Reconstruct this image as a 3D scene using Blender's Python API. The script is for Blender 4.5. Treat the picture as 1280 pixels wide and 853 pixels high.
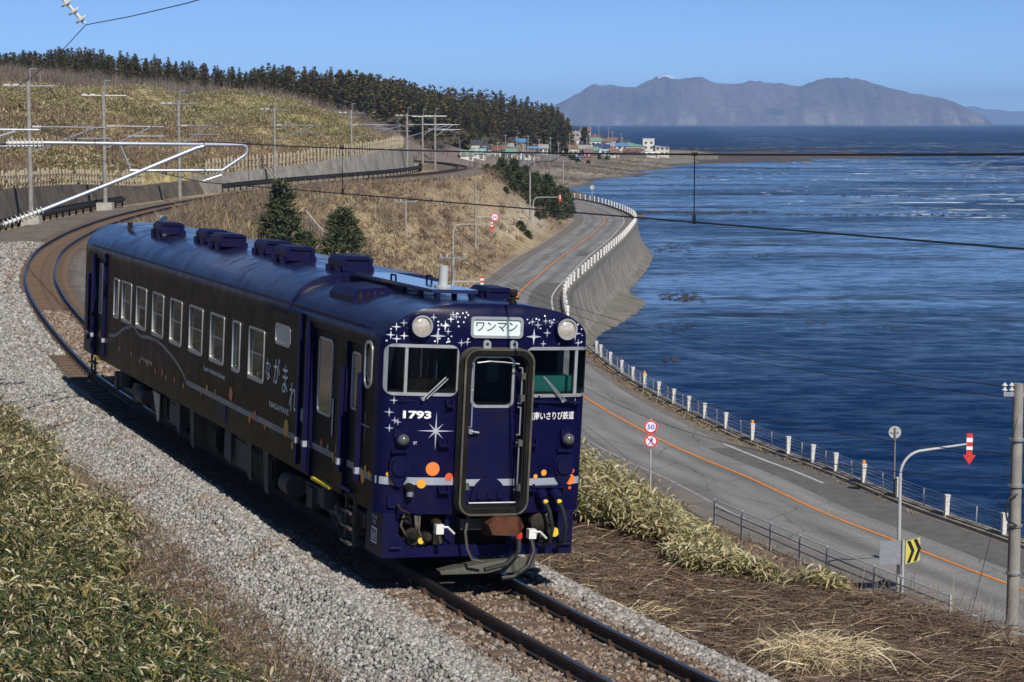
import bpy, bmesh, math, random
import numpy as np
from mathutils import Vector, Matrix

for o in list(bpy.data.objects):
    bpy.data.objects.remove(o)
SC = bpy.context.scene
COL = SC.collection
RAD = math.radians
random.seed(7)
RNG = np.random.default_rng(11)

# ------------------------------------------------------------------ camera
cam_d = bpy.data.cameras.new('camera')
cam = bpy.data.objects.new('camera', cam_d)
COL.objects.link(cam)
cam.location = (0, 0, 5.85)
cam.rotation_euler = (math.pi / 2 - math.atan(273 / 2600), 0, 0)
cam_d.sensor_width = 36
cam_d.lens = 2600 / 1280 * 36
cam_d.clip_start = 0.1
cam_d.clip_end = 60000
SC.camera = cam

# ------------------------------------------------------------------ light
SUN_EL = 42.0
SUN_AZ = math.atan2(0.37, -0.93)          # compass bearing (from +Y towards +X) of the sun
world = bpy.data.worlds.new('World')
SC.world = world
world.use_nodes = True
wn = world.node_tree.nodes
wl = world.node_tree.links
sky = wn.new('ShaderNodeTexSky')
sky.sky_type = 'NISHITA'
sky.sun_disc = False
sky.sun_elevation = RAD(SUN_EL)
sky.sun_rotation = SUN_AZ
sky.altitude = 8000
sky.air_density = 1.0
sky.dust_density = 0.0
sky.ozone_density = 4.5
bgn = wn['Background']
wl.new(sky.outputs[0], bgn.inputs[0])
bgn.inputs[1].default_value = 0.116
sun_d = bpy.data.lights.new('sun', 'SUN')
sun_d.energy = 4.9
sun_d.angle = RAD(0.53)
sun_d.color = (1.0, 0.94, 0.84)
sun = bpy.data.objects.new('sun', sun_d)
COL.objects.link(sun)
sdir = Vector((math.sin(SUN_AZ) * math.cos(RAD(SUN_EL)), math.cos(SUN_AZ) * math.cos(RAD(SUN_EL)), math.sin(RAD(SUN_EL))))
sun.rotation_euler = (-sdir).to_track_quat('-Z', 'Y').to_euler()
sun.location = (20, -40, 60)
SC.view_settings.view_transform = 'Standard'
SC.view_settings.look = 'None'
SC.view_settings.exposure = 0.0
SC.view_settings.gamma = 1.0
SC.view_settings.use_curve_mapping = False
SC.cycles.max_bounces = 6
SC.cycles.transparent_max_bounces = 12
SC.cycles.volume_bounces = 0

# ------------------------------------------------------------------ helpers
class MB:
    """collects polygons; build() links them as one mesh object"""
    def __init__(self):
        self.v = []
        self.f = []
    def add(self, vs, fs):
        b = len(self.v)
        self.v.extend([tuple(p) for p in vs])
        self.f.extend([tuple(i + b for i in f) for f in fs])
        return self
    def box(self, x0, x1, y0, y1, z0, z1, m=None):
        vs = [(x0, y0, z0), (x1, y0, z0), (x1, y1, z0), (x0, y1, z0), (x0, y0, z1), (x1, y0, z1), (x1, y1, z1), (x0, y1, z1)]
        if m is not None:
            vs = [tuple(m @ Vector(p)) for p in vs]
        return self.add(vs, [(0, 3, 2, 1), (4, 5, 6, 7), (0, 1, 5, 4), (1, 2, 6, 5), (2, 3, 7, 6), (3, 0, 4, 7)])
    def tube(self, pts, r, n=8, caps=True):
        pts = [Vector(p) for p in pts]
        rs = r if isinstance(r, (list, tuple)) else [r] * len(pts)
        vs, fs = [], []
        up = None
        for i, p in enumerate(pts):
            d = (pts[min(i + 1, len(pts) - 1)] - pts[max(i - 1, 0)]).normalized()
            if up is None:
                up = Vector((0, 0, 1)) if abs(d.z) < 0.9 else Vector((1, 0, 0))
            a = d.cross(up).normalized()
            b = a.cross(d).normalized()
            up = b
            for k in range(n):
                t = 2 * math.pi * k / n
                vs.append(tuple(p + (a * math.cos(t) + b * math.sin(t)) * rs[i]))
        for i in range(len(pts) - 1):
            for k in range(n):
                k2 = (k + 1) % n
                fs.append((i * n + k, i * n + k2, (i + 1) * n + k2, (i + 1) * n + k))
        if caps:
            fs.append(tuple(range(n - 1, -1, -1)))
            fs.append(tuple((len(pts) - 1) * n + k for k in range(n)))
        return self.add(vs, fs)
    def prism(self, poly, fn, d0, d1):
        """poly: list of (u,v); fn(u,v,d)->xyz ; closed prism between d0 and d1"""
        n = len(poly)
        vs = [fn(u, v, d0) for u, v in poly] + [fn(u, v, d1) for u, v in poly]
        fs = [tuple(range(n)), tuple(range(2 * n - 1, n - 1, -1))]
        for i in range(n):
            j = (i + 1) % n
            fs.append((i, i + n, j + n, j))
        return self.add(vs, fs)
    def ring(self, po, pi, fn, d0, d1):
        """frame between two outlines with the same number of points"""
        n = len(po)
        vs = []
        for d in (d0, d1):
            vs += [fn(u, v, d) for u, v in po]
            vs += [fn(u, v, d) for u, v in pi]
        fs = []
        for i in range(n):
            j = (i + 1) % n
            fs.append((i, j, n + j, n + i))
            fs.append((2 * n + i, 3 * n + i, 3 * n + j, 2 * n + j))
            fs.append((i, 2 * n + i, 2 * n + j, j))
            fs.append((n + i, n + j, 3 * n + j, 3 * n + i))
        return self.add(vs, fs)
    def lathe(self, prof, n=16, m=None):
        """prof: list of (r,z)"""
        vs, fs = [], []
        for r, z in prof:
            for k in range(n):
                t = 2 * math.pi * k / n
                p = Vector((r * math.cos(t), r * math.sin(t), z))
                vs.append(tuple(m @ p) if m is not None else tuple(p))
        for i in range(len(prof) - 1):
            for k in range(n):
                k2 = (k + 1) % n
                fs.append((i * n + k, i * n + k2, (i + 1) * n + k2, (i + 1) * n + k))
        fs.append(tuple(range(n - 1, -1, -1)))
        fs.append(tuple((len(prof) - 1) * n + k for k in range(n)))
        return self.add(vs, fs)
    def mesh(self, name, mat=None, smooth=False, fix=True):
        me = bpy.data.meshes.new(name)
        me.from_pydata(self.v, [], self.f)
        if fix:
            bm = bmesh.new(); bm.from_mesh(me)
            bmesh.ops.recalc_face_normals(bm, faces=bm.faces)
            bm.to_mesh(me); bm.free()
        if mat is not None:
            me.materials.append(mat)
        if smooth:
            me.polygons.foreach_set('use_smooth', [True] * len(me.polygons))
            try:
                me.set_sharp_from_angle(angle=RAD(38))
            except Exception:
                pass
        return me
    def build(self, name, mat, parent=None, smooth=False, fix=True):
        return link(name, self.mesh(name, mat, smooth, fix), parent)

def link(name, me, parent=None):
    o = bpy.data.objects.new(name, me)
    COL.objects.link(o)
    if parent is not None:
        o.parent = parent
    return o

def empty(name, loc=(0, 0, 0), rz=0.0, parent=None):
    o = bpy.data.objects.new(name, None)
    COL.objects.link(o)
    o.location = loc
    o.rotation_euler = (0, 0, rz)
    o.empty_display_size = 0.2
    if parent is not None:
        o.parent = parent
    return o

def tag(o, label=None, cat=None, group=None, kind=None):
    if label: o['label'] = label
    if cat: o['category'] = cat
    if group: o['group'] = group
    if kind: o['kind'] = kind
    return o

def copy_tree(o, parent=None):
    c = o.copy()
    COL.objects.link(c)
    c.parent = parent
    for ch in list(o.children):
        copy_tree(ch, c)
    return c

def np_mesh(name, V, F, mat, col=None, smooth=False, kind=None, parent=None):
    """V (n,3), F (m,k) one polygon size; col (n,3) optional vertex tint"""
    V = np.asarray(V, dtype=np.float32)
    F = np.asarray(F, dtype=np.int32)
    me = bpy.data.meshes.new(name)
    k = F.shape[1]
    me.vertices.add(len(V))
    me.vertices.foreach_set('co', V.ravel())
    me.loops.add(F.size)
    me.loops.foreach_set('vertex_index', F.ravel())
    me.polygons.add(len(F))
    me.polygons.foreach_set('loop_start', np.arange(len(F), dtype=np.int32) * k)
    me.update(calc_edges=True)
    if smooth:
        me.polygons.foreach_set('use_smooth', np.ones(len(F), dtype=bool))
    if col is not None:
        at = me.attributes.new('tint', 'FLOAT_COLOR', 'POINT')
        c4 = np.ones((len(V), 4), dtype=np.float32)
        c4[:, :3] = col
        at.data.foreach_set('color', c4.ravel())
    me.materials.append(mat)
    o = link(name, me, parent)
    if kind: o['kind'] = kind
    return o

def rrect(x0, x1, z0, z1, r, n=5):
    pts = []
    for cx, cz, a0 in ((x1 - r, z1 - r, 0), (x0 + r, z1 - r, 90), (x0 + r, z0 + r, 180), (x1 - r, z0 + r, 270)):
        for k in range(n + 1):
            a = RAD(a0 + 90 * k / n)
            pts.append((cx + r * math.cos(a), cz + r * math.sin(a)))
    return pts

def circle(cx, cz, r, n=20):
    return [(cx + r * math.cos(2 * math.pi * k / n), cz + r * math.sin(2 * math.pi * k / n)) for k in range(n)]

def smooth_line(pts, step):
    """Catmull-Rom through pts, resampled about every step metres"""
    P = [np.array(p, float) for p in pts]
    P = [2 * P[0] - P[1]] + P + [2 * P[-1] - P[-2]]
    out = []
    for i in range(1, len(P) - 2):
        n = max(2, int(np.linalg.norm(P[i + 1] - P[i]) / step))
        for k in range(n):
            t = k / n
            a, b, c, d = P[i - 1], P[i], P[i + 1], P[i + 2]
            out.append(0.5 * (2 * b + (c - a) * t + (2 * a - 5 * b + 4 * c - d) * t * t + (3 * b - a - 3 * c + d) * t ** 3))
    out.append(P[-2])
    return np.array(out)

def sstep(a, b, x):
    t = np.clip((np.asarray(x, float) - a) / (b - a), 0, 1)
    return t * t * (3 - 2 * t)

# ------------------------------------------------------------------ materials
MATS = {}
def nodes_of(name):
    m = bpy.data.materials.new(name)
    m.use_nodes = True
    return m, m.node_tree.nodes, m.node_tree.links, m.node_tree.nodes['Principled BSDF']

def pm(name, col, rough=0.5, metal=0.0, var=0.12, scale=4.0, bump=0.0, bscale=40.0, coat=0.0, dirt=None, dscale=1.5, damt=0.5, tint=False, trans=0.0, spec=None):
    """painted / natural surface: colour with noise variation, optional dirt, bump, vertex tint"""
    if name in MATS:
        return MATS[name]
    m, N, L, B = nodes_of(name)
    tc = N.new('ShaderNodeTexCoord')
    nz = N.new('ShaderNodeTexNoise')
    nz.inputs['Scale'].default_value = scale
    nz.inputs['Detail'].default_value = 6
    L.new(tc.outputs['Object'], nz.inputs['Vector'])
    mr = N.new('ShaderNodeMapRange')
    mr.inputs['From Min'].default_value = 0.3
    mr.inputs['From Max'].default_value = 0.7
    mr.inputs['To Min'].default_value = 1 - var
    mr.inputs['To Max'].default_value = 1 + var
    L.new(nz.outputs['Fac'], mr.inputs['Value'])
    vm = N.new('ShaderNodeVectorMath'); vm.operation = 'SCALE'
    if tint:
        at = N.new('ShaderNodeAttribute'); at.attribute_name = 'tint'
        L.new(at.outputs['Color'], vm.inputs[0])
    else:
        vm.inputs[0].default_value = col
    L.new(mr.outputs[0], vm.inputs['Scale'])
    src = vm.outputs[0]
    if dirt is not None:
        n2 = N.new('ShaderNodeTexNoise')
        n2.inputs['Scale'].default_value = dscale
        n2.inputs['Detail'].default_value = 8
        n2.inputs['Roughness'].default_value = 0.65
        L.new(tc.outputs['Object'], n2.inputs['Vector'])
        r2 = N.new('ShaderNodeMapRange')
        r2.inputs['From Min'].default_value = 0.45
        r2.inputs['From Max'].default_value = 0.7
        r2.inputs['To Max'].default_value = damt
        L.new(n2.outputs['Fac'], r2.inputs['Value'])
        mx = N.new('ShaderNodeMix'); mx.data_type = 'RGBA'
        L.new(r2.outputs[0], mx.inputs['Factor'])
        L.new(src, mx.inputs['A'])
        mx.inputs['B'].default_value = (*dirt, 1)
        src = mx.outputs['Result']
    L.new(src, B.inputs['Base Color'])
    B.inputs['Roughness'].default_value = rough
    B.inputs['Metallic'].default_value = metal
    if coat: 
        B.inputs['Coat Weight'].default_value = coat
        B.inputs['Coat Roughness'].default_value = 0.06
    if spec is not None:
        B.inputs['Specular IOR Level'].default_value = spec
    if bump:
        n3 = N.new('ShaderNodeTexNoise')
        n3.inputs['Scale'].default_value = bscale
        n3.inputs['Detail'].default_value = 6
        L.new(tc.outputs['Object'], n3.inputs['Vector'])
        bp = N.new('ShaderNodeBump')
        bp.inputs['Strength'].default_value = min(1.0, bump)
        bp.inputs['Distance'].default_value = 0.03
        L.new(n3.outputs['Fac'], bp.inputs['Height'])
        L.new(bp.outputs[0], B.inputs['Normal'])
    MATS[name] = m
    return m

def leafmat(name, rough=0.55, trans=0.25, var=0.25, scale=1.2):
    """leaf / straw: colour from the vertex tint, some light passes through"""
    if name in MATS:
        return MATS[name]
    m, N, L, B = nodes_of(name)
    at = N.new('ShaderNodeAttribute'); at.attribute_name = 'tint'
    L.new(at.outputs['Color'], B.inputs['Base Color'])
    B.inputs['Roughness'].default_value = rough
    tr = N.new('ShaderNodeBsdfTranslucent')
    L.new(at.outputs['Color'], tr.inputs['Color'])
    mx = N.new('ShaderNodeMixShader')
    mx.inputs[0].default_value = trans
    L.new(B.outputs[0], mx.inputs[1])
    L.new(tr.outputs[0], mx.inputs[2])
    L.new(mx.outputs[0], N['Material Output'].inputs['Surface'])
    MATS[name] = m
    return m

def glassmat(name, tint=(0.75, 0.85, 0.85), refl=0.6, rough=0.02):
    if name in MATS:
        return MATS[name]
    m, N, L, B = nodes_of(name)
    tr = N.new('ShaderNodeBsdfTransparent'); tr.inputs[0].default_value = (*tint, 1)
    gl = N.new('ShaderNodeBsdfGlossy'); gl.inputs['Roughness'].default_value = rough
    fr = N.new('ShaderNodeFresnel'); fr.inputs[0].default_value = 1.5
    fk = N.new('ShaderNodeMath'); fk.operation = 'MULTIPLY'; fk.inputs[1].default_value = refl
    L.new(fr.outputs[0], fk.inputs[0])
    mx = N.new('ShaderNodeMixShader')
    L.new(fk.outputs[0], mx.inputs[0])
    L.new(tr.outputs[0], mx.inputs[1])
    L.new(gl.outputs[0], mx.inputs[2])
    L.new(mx.outputs[0], N['Material Output'].inputs['Surface'])
    MATS[name] = m
    return m

M_CONC = pm('concrete', (0.30, 0.28, 0.25), 0.85, var=0.2, scale=1.5, bump=0.3, dirt=(0.12, 0.10, 0.085), dscale=0.8, damt=0.7)
M_CONCL = pm('pale_concrete', (0.40, 0.38, 0.34), 0.85, var=0.15, scale=3, bump=0.2, bscale=60, dirt=(0.2, 0.18, 0.15), dscale=2, damt=0.5)
M_STEEL = pm('galvanised_steel', (0.42, 0.44, 0.46), 0.42, 0.7, var=0.12, scale=9)
M_GREYP = pm('grey_paint', (0.40, 0.42, 0.42), 0.5, 0.0, var=0.08, scale=6)
M_WHITE = pm('white_paint', (0.74, 0.73, 0.70), 0.5, var=0.06, scale=8, dirt=(0.4, 0.36, 0.3), dscale=5, damt=0.3)
M_RED = pm('red_paint', (0.62, 0.035, 0.03), 0.45, var=0.08, scale=5)
M_BLACK = pm('black_rubber', (0.012, 0.012, 0.013), 0.6, var=0.2, scale=9)
M_WIRE = pm('wire_black', (0.02, 0.019, 0.018), 0.55, var=0.1, scale=5)
M_WOOD = pm('weathered_wood', (0.20, 0.16, 0.12), 0.85, var=0.25, scale=6, bump=0.3)
# ------------------------------------------------------------------ plan of the place
SEA_Z = -13.3
ROAD_Z = -8.65
TRACK = smooth_line([(27, -27), (18.6, -13), (9.9, 3.2), (5.6, 12.3), (1.6, 21.4), (-0.395, 26.0), (-4.2, 35.6), (-8.05, 45.3), (-10.3, 51.8),
                     (-13.75, 63.2), (-16.3, 72.4), (-18.7, 82.3), (-21.35, 96), (-23.1, 109.7), (-24.1, 122), (-24.6, 134), (-24.5, 148),
                     (-23.6, 165), (-21.8, 184), (-18.8, 204), (-14.2, 225), (-9.7, 245), (-7.3, 262), (-6.6, 278), (-8.2, 295), (-13, 318),
                     (-24, 345), (-45, 375)], 1.0)
ROAD = smooth_line([(36, 8), (29, 28), (22.5, 46), (15.7, 64.5), (13.4, 71.3), (11.6, 76.8), (9.7, 84.4), (8.3, 89), (6.6, 95.6), (3.9, 109.4), (1.9, 125),
                    (0.5, 145), (0.3, 168), (0.9, 181), (2.4, 196.5), (5.2, 224.7), (8.9, 257), (12.0, 288), (13.6, 307), (14.1, 325.7), (13.2, 349.8),
                    (10.9, 377.7), (6, 402), (-3, 425), (-16, 446)], 1.0)
def tangents(P):
    d = np.gradient(P, axis=0)
    return d / np.linalg.norm(d, axis=1)[:, None]
TT, RT = tangents(TRACK), tangents(ROAD)
def right_of(T):                                  # unit vector to the sea side when walking away from the camera
    return np.stack([T[:, 1], -T[:, 0]], 1)
TN, RN = right_of(TT), right_of(RT)
def signed(P, N, X, Y):
    """signed distance to a polyline (sea side positive) and index of the nearest sample"""
    X = np.asarray(X, float).ravel(); Y = np.asarray(Y, float).ravel()
    d = np.empty(len(X)); idx = np.empty(len(X), int)
    for a in range(0, len(X), 4000):
        dx = X[a:a + 4000, None] - P[None, :, 0]; dy = Y[a:a + 4000, None] - P[None, :, 1]
        q = dx * dx + dy * dy
        i = q.argmin(1); r = np.arange(len(i))
        s = dx[r, i] * N[i, 0] + dy[r, i] * N[i, 1]
        d[a:a + 4000] = np.sqrt(q[r, i]) * np.where(s >= 0, 1, -1)
        idx[a:a + 4000] = i
    return d, idx
SEA_EDGE_Y = np.array([0, 60, 110, 150, 190, 225, 290, 330, 460.]); SEA_EDGE_V = np.array([3.6, 3.6, 3.55, 3.7, 4.0, 4.6, 4.6, 4.5, 4.2])
def sea_edge(y): return np.interp(y, SEA_EDGE_Y, SEA_EDGE_V)
def land_edge(y): return np.interp(y, [0, 90, 150, 200, 300, 460], [4.7, 4.7, 4.6, 4.4, 4.6, 4.4])

CTRL = np.array([
    # bank and hill left of the line
    (-33, 112, 1.8), (-33, 126, 1.9), (-33, 140, 1.9), (-32.5, 155, 1.6), (-31, 170, 1.3), (-28, 195, 1.0), (-24, 215, 1.2), (-19, 240, 1.9), (-14.5, 262, 2.4), (-14, 280, 2.4), (-17, 296, 1.8),
    (-41, 165, 5.6), (-37, 172, 5.0), (-45, 150, 5.8), (-60, 240, 8.0), (-43, 220, 5.2), (-42, 300, 6.0), (-39, 235, 5.4), (-27, 290, 4.9), (-30, 245, 4.4), (-19, 312, 4.2), (-14, 330, 4.0),
    (-85, 420, 11.0), (-120, 480, 15.0), (-63, 480, 8.0), (-36, 600, 5.0), (-52, 560, 9.0), (-40, 680, 2.5), (-34, 800, 2.0), (-25, 900, 1.5), (-10, 970, 0.5), (8, 1030, 0.0), (26, 1070, -2.0),
    (-125, 600, 15.5), (-150, 620, 17), (-90, 650, 12), (-66, 740, 10.5), (-60, 900, 12), (-24, 1050, 7), (12, 1120, 4), (-160, 800, 20),
    (-80, 130, 9), (-100, 60, 5), (-120, 260, 13), (-210, 520, 24), (-300, 900, 30), (-60, 40, 2.0), (-150, 120, 14),
    # behind the line and down to the village
    (-6.6, 310, 0.2), (2, 330, -4.5), (-2, 360, -3.5), (-30, 350, 1.5), (-50, 375, 4), (-10, 420, -6.5), (-22, 440, -5), (-30, 480, -5.0), (-30, 560, -6.2), (0, 470, -9.4), (2, 540, -10.2), (-24, 620, -7.8), (-10, 600, -9.6), (0, 650, -10.2), (-16, 700, -8.6), (-4, 720, -9.4), (12, 720, -10.4),
    (-14, 800, -8.2), (0, 800, -8.8), (-8, 870, -7.2), (18, 800, -9.4), (30, 900, -9.0), (4, 930, -6.8), (20, 960, -7.4), (45, 980, -9.0), (60, 1080, -9.4), (78, 1100, -9.6), (40, 1150, -8.5), (100, 1200, -10.6), (60, 1300, -9.8),
    # road and shore
    (14, 326, -8.65), (11, 378, -8.65), (6, 402, -8.65), (-3, 425, -8.7), (-16, 446, -8.4),
    (12, 440, -11.5), (19, 480, -13.5), (20, 540, -13.5), (17, 600, -13.4), (26, 650, -13.4), (36, 720, -13.4), (50, 816, -13.4), (72, 940, -13.4), (95, 1080, -13.4), (118, 1200, -13.4), (137, 1377, -13.5), (110, 1500, -13.6), (40, 1600, -13.5), (-40, 1500, -8),
    (11, 560, -12.2), (9, 620, -12.3), (22, 720, -12.2), (36, 830, -12.0), (58, 950, -11.6), (80, 1080, -11.6),
    (60, 600, -15.5), (110, 820, -15.5), (170, 1150, -15.5), (260, 1400, -15.5), (40, 450, -15.5), (150, 500, -15.6), (300, 900, -15.6), (200, 1700, -15.5), (-30, 1750, -14.5)], float)
def _k(r2): return np.sqrt(r2 + 30.0)
_c = CTRL[:, :2]
_A = _k(((_c[:, None] - _c[None]) ** 2).sum(-1))
_n = len(_c)
_P = np.c_[np.ones(_n), _c / 100]
_S = np.block([[_A - 1.0 * np.eye(_n), _P], [_P.T, np.zeros((3, 3))]])
_w = np.linalg.solve(_S, np.r_[CTRL[:, 2], 0, 0, 0])
def hill(X, Y):
    X = np.asarray(X, float).ravel(); Y = np.asarray(Y, float).ravel()
    out = np.empty(len(X))
    for a in range(0, len(X), 8000):
        x, y = X[a:a + 8000], Y[a:a + 8000]
        r2 = (x[:, None] - _c[None, :, 0]) ** 2 + (y[:, None] - _c[None, :, 1]) ** 2
        out[a:a + 8000] = _k(r2) @ _w[:_n] + _w[_n] + _w[_n + 1] * x / 100 + _w[_n + 2] * y / 100
    return out

MOUNDS = [(-41, 298, 3.4, 8), (-27, 283, 2.2, 7), (-21, 296, 2.0, 6), (-33, 262, 1.8, 6), (-45, 242, 2.2, 8), (-52, 228, 2.4, 8), (-38, 232, 1.6, 6), (-55, 300, 2.6, 9), (-66, 330, 2.6, 10), (-34, 312, 2.6, 8), (-80, 360, 3.0, 12), (-48, 200, 1.6, 6), (-43, 178, 1.3, 5), (-29, 248, 1.2, 4)]
def lumps(x, y, s, seed=0):
    r = np.random.default_rng(seed)
    z = 0
    for k in range(7):
        a = r.uniform(0, 6.28); f = s * r.uniform(0.6, 1.7); p = r.uniform(0, 6.28)
        z = z + np.sin((x * math.cos(a) + y * math.sin(a)) * f + p)
    return z / 7

def height(X, Y):
    shp = np.shape(X)
    X = np.asarray(X, float).ravel(); Y = np.asarray(Y, float).ravel()
    dt, it = signed(TRACK, TN, X, Y)
    dr, ir = signed(ROAD, RN, X, Y)
    yt = TRACK[it, 1]; yr = ROAD[ir, 1]
    le = land_edge(yr); se = sea_edge(yr)
    zh = hill(X, Y)
    # corridor between the line and the road
    shelf = np.interp(yt, [0, 25.5, 28, 31, 60, 85, 110, 150, 460], [6.4, 6.4, 4.9, 5.4, 5.8, 4.0, 3.0, 2.6, 2.6])
    top = np.interp(yt, [0, 70, 100, 460], [-0.75, -0.75, -0.6, -0.55])
    a = np.maximum(dt - shelf, 0); b = np.maximum(-dr - le, 0)
    w = a / (a + b + 1e-6)
    w = np.where(yt < 75, w ** 0.62, w)
    w = w * w * (3 - 2 * w) * 0.6 + w * 0.4
    zc = top + (ROAD_Z - 0.02 - top) * w
    bump = np.interp(yt, [105, 135, 150, 200, 225, 250], [0, 0.55, 1.25, 1.0, 0.5, 0])
    zc = zc + bump * np.exp(-((dt - 5.0) / 2.2) ** 2)
    zc = zc + 0.22 * lumps(X, Y, 0.9, 3) * sstep(2.5, 5, dt) * sstep(0, 3, b)
    # land side of the line
    ad = -dt
    zl_near = -0.50 + 0.17 * np.maximum(ad - 3.2, 0) + 0.15 * lumps(X, Y, 0.8, 5) * sstep(3, 5, ad)
    wt = np.interp(yt, [0, 98, 108, 400], [0, 0, 1, 1])
    zl_far = np.where(ad < 7.7, -0.55, zh)
    zl_far = np.where((ad >= 7.7) & (ad < 9.0), np.maximum(zh - 0.15, 0.4), zl_far)
    blend = sstep(7, 22, ad)
    zl_n2 = zl_near * (1 - blend) + zh * blend
    zl = zl_n2 * (1 - wt) + zl_far * wt
    z = np.where(dt > 0, zc, zl)
    # track bed and road bed
    z = np.where(np.abs(dt) < 2.4, np.minimum(z, -0.52), z)
    z = np.where((dr > -le + 0.1) & (dr < se), ROAD_Z - 0.06, z)
    # sea side: falls behind the sea wall
    over = dr - se + 1.1
    z = np.where(over > 0, np.maximum(ROAD_Z - 0.1 - over * 9.0, -15.0), z)
    # far beyond the bend only the hill surface counts
    f = np.maximum(sstep(352, 385, Y) * (dr < -le - 0.3) , sstep(405, 430, Y))
    f = np.where((dt < 0) & (yt > 315), np.maximum(f, sstep(322, 345, Y)), f)
    z = z * (1 - f) + zh * f
    z = z + (1.3 * lumps(X, Y, 0.16, 9) + 0.8 * lumps(X, Y, 0.42, 10)) * sstep(9, 18, ad) * sstep(110, 150, Y) * (1 - sstep(420, 600, Y))
    for mx_, my_, mh_, ms_ in MOUNDS:
        z = z + 0.95 * mh_ * np.exp(-(((X - mx_) / ms_) ** 2 + ((Y - my_) / (ms_ * 1.5)) ** 2)) * sstep(9, 15, ad)
    return z.reshape(shp)

# ------------------------------------------------------------------ ground sheet
def terrain():
    na, nr = 460, 420
    ang = np.radians(np.concatenate([np.linspace(-42, -15, 70), np.linspace(-14.8, 14.8, na - 140), np.linspace(15, 42, 70)]))
    rad = np.exp(np.linspace(math.log(4.0), math.log(1750), nr))
    A, R = np.meshgrid(ang, rad)
    X, Y = R * np.sin(A), R * np.cos(A)
    Z = height(X, Y)
    V = np.stack([X, Y, Z], -1).reshape(-1, 3)
    i = np.arange(nr - 1)[:, None] * na + np.arange(na - 1)[None]
    F = np.stack([i, i + 1, i + na + 1, i + na], -1).reshape(-1, 4)
    keep = V[F][:, :, 2].max(1) > -14.9
    F = F[keep]
    x, y, z = V.T
    dt, it = signed(TRACK, TN, x, y); dr, ir = signed(ROAD, RN, x, y)
    yt = TRACK[it, 1]
    n1 = 0.5 + 0.5 * lumps(x, y, 0.12, 21) * 1.6; n1 = np.clip(n1, 0, 1)[:, None]
    n2 = np.clip(0.5 + 0.9 * lumps(x, y, 0.35, 22), 0, 1)[:, None]
    straw = np.array((0.36, 0.285, 0.16)); brown = np.array((0.19, 0.13, 0.085)); olive = np.array((0.24, 0.205, 0.085)); sand = np.array((0.42, 0.36, 0.26))
    dark = np.array((0.085, 0.055, 0.038)); earth = np.array((0.16, 0.125, 0.09)); grey = np.array((0.17, 0.135, 0.115)); beach = np.array((0.30, 0.26, 0.20)); mat_ = np.array((0.125, 0.088, 0.064))
    c = straw * n1 + brown * (1 - n1)
    c = c * (0.75 + 0.5 * n2)
    hillm = ((dt < -7) * sstep(105, 130, y) * (1 - sstep(330, 420, y)))[:, None]
    ol = olive * (0.8 + 0.5 * n2) * n1 + straw * (1 - n1)
    c = c * (1 - hillm) + ol * hillm
    far = sstep(330, 420, y)[:, None]
    c = c * (1 - far) + (grey * (0.8 + 0.4 * n1)) * far
    near_r = ((dt > 2) * (1 - sstep(70, 100, y)))[:, None]
    c = c * (1 - near_r) + (mat_ * (0.7 + 0.7 * n2)) * near_r
    near_l = ((dt < -2.2) * (1 - sstep(90, 110, yt)))[:, None]
    c = c * (1 - near_l) + (earth * (0.55 + 0.5 * n2)) * near_l
    bare = (sstep(6, 10, dt) * np.exp(-((y - 264) / 28) ** 2) * sstep(4.5, 9, -dr))[:, None]
    bare = np.clip(bare * (0.8 + 0.8 * n2), 0, 1)
    c = c * (1 - bare) + sand * bare
    bch = (sstep(-9.8, -11.2, z) * (y > 400))[:, None]
    n3 = np.clip(0.5 + 1.2 * lumps(x, y, 0.09, 71) + 0.6 * lumps(x, y, 0.3, 72), 0, 1)[:, None]
    c = c * (1 - bch) + (beach * n3 + np.array((0.15, 0.125, 0.095)) * (1 - n3)) * (0.75 + 0.4 * n2) * bch
    wet = (sstep(-12.7, -13.25, z) * (y > 400))[:, None]
    c = c * (1 - 0.55 * wet)
    m = pm('ground_soil', (0, 0, 0), 0.95, var=0.42, scale=1.3, bump=0.9, bscale=6.0, tint=True)
    o = np_mesh('terrain', V, F, m, col=np.clip(c, 0.01, 1), smooth=True, kind='structure')
    return o
terrain()

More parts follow.
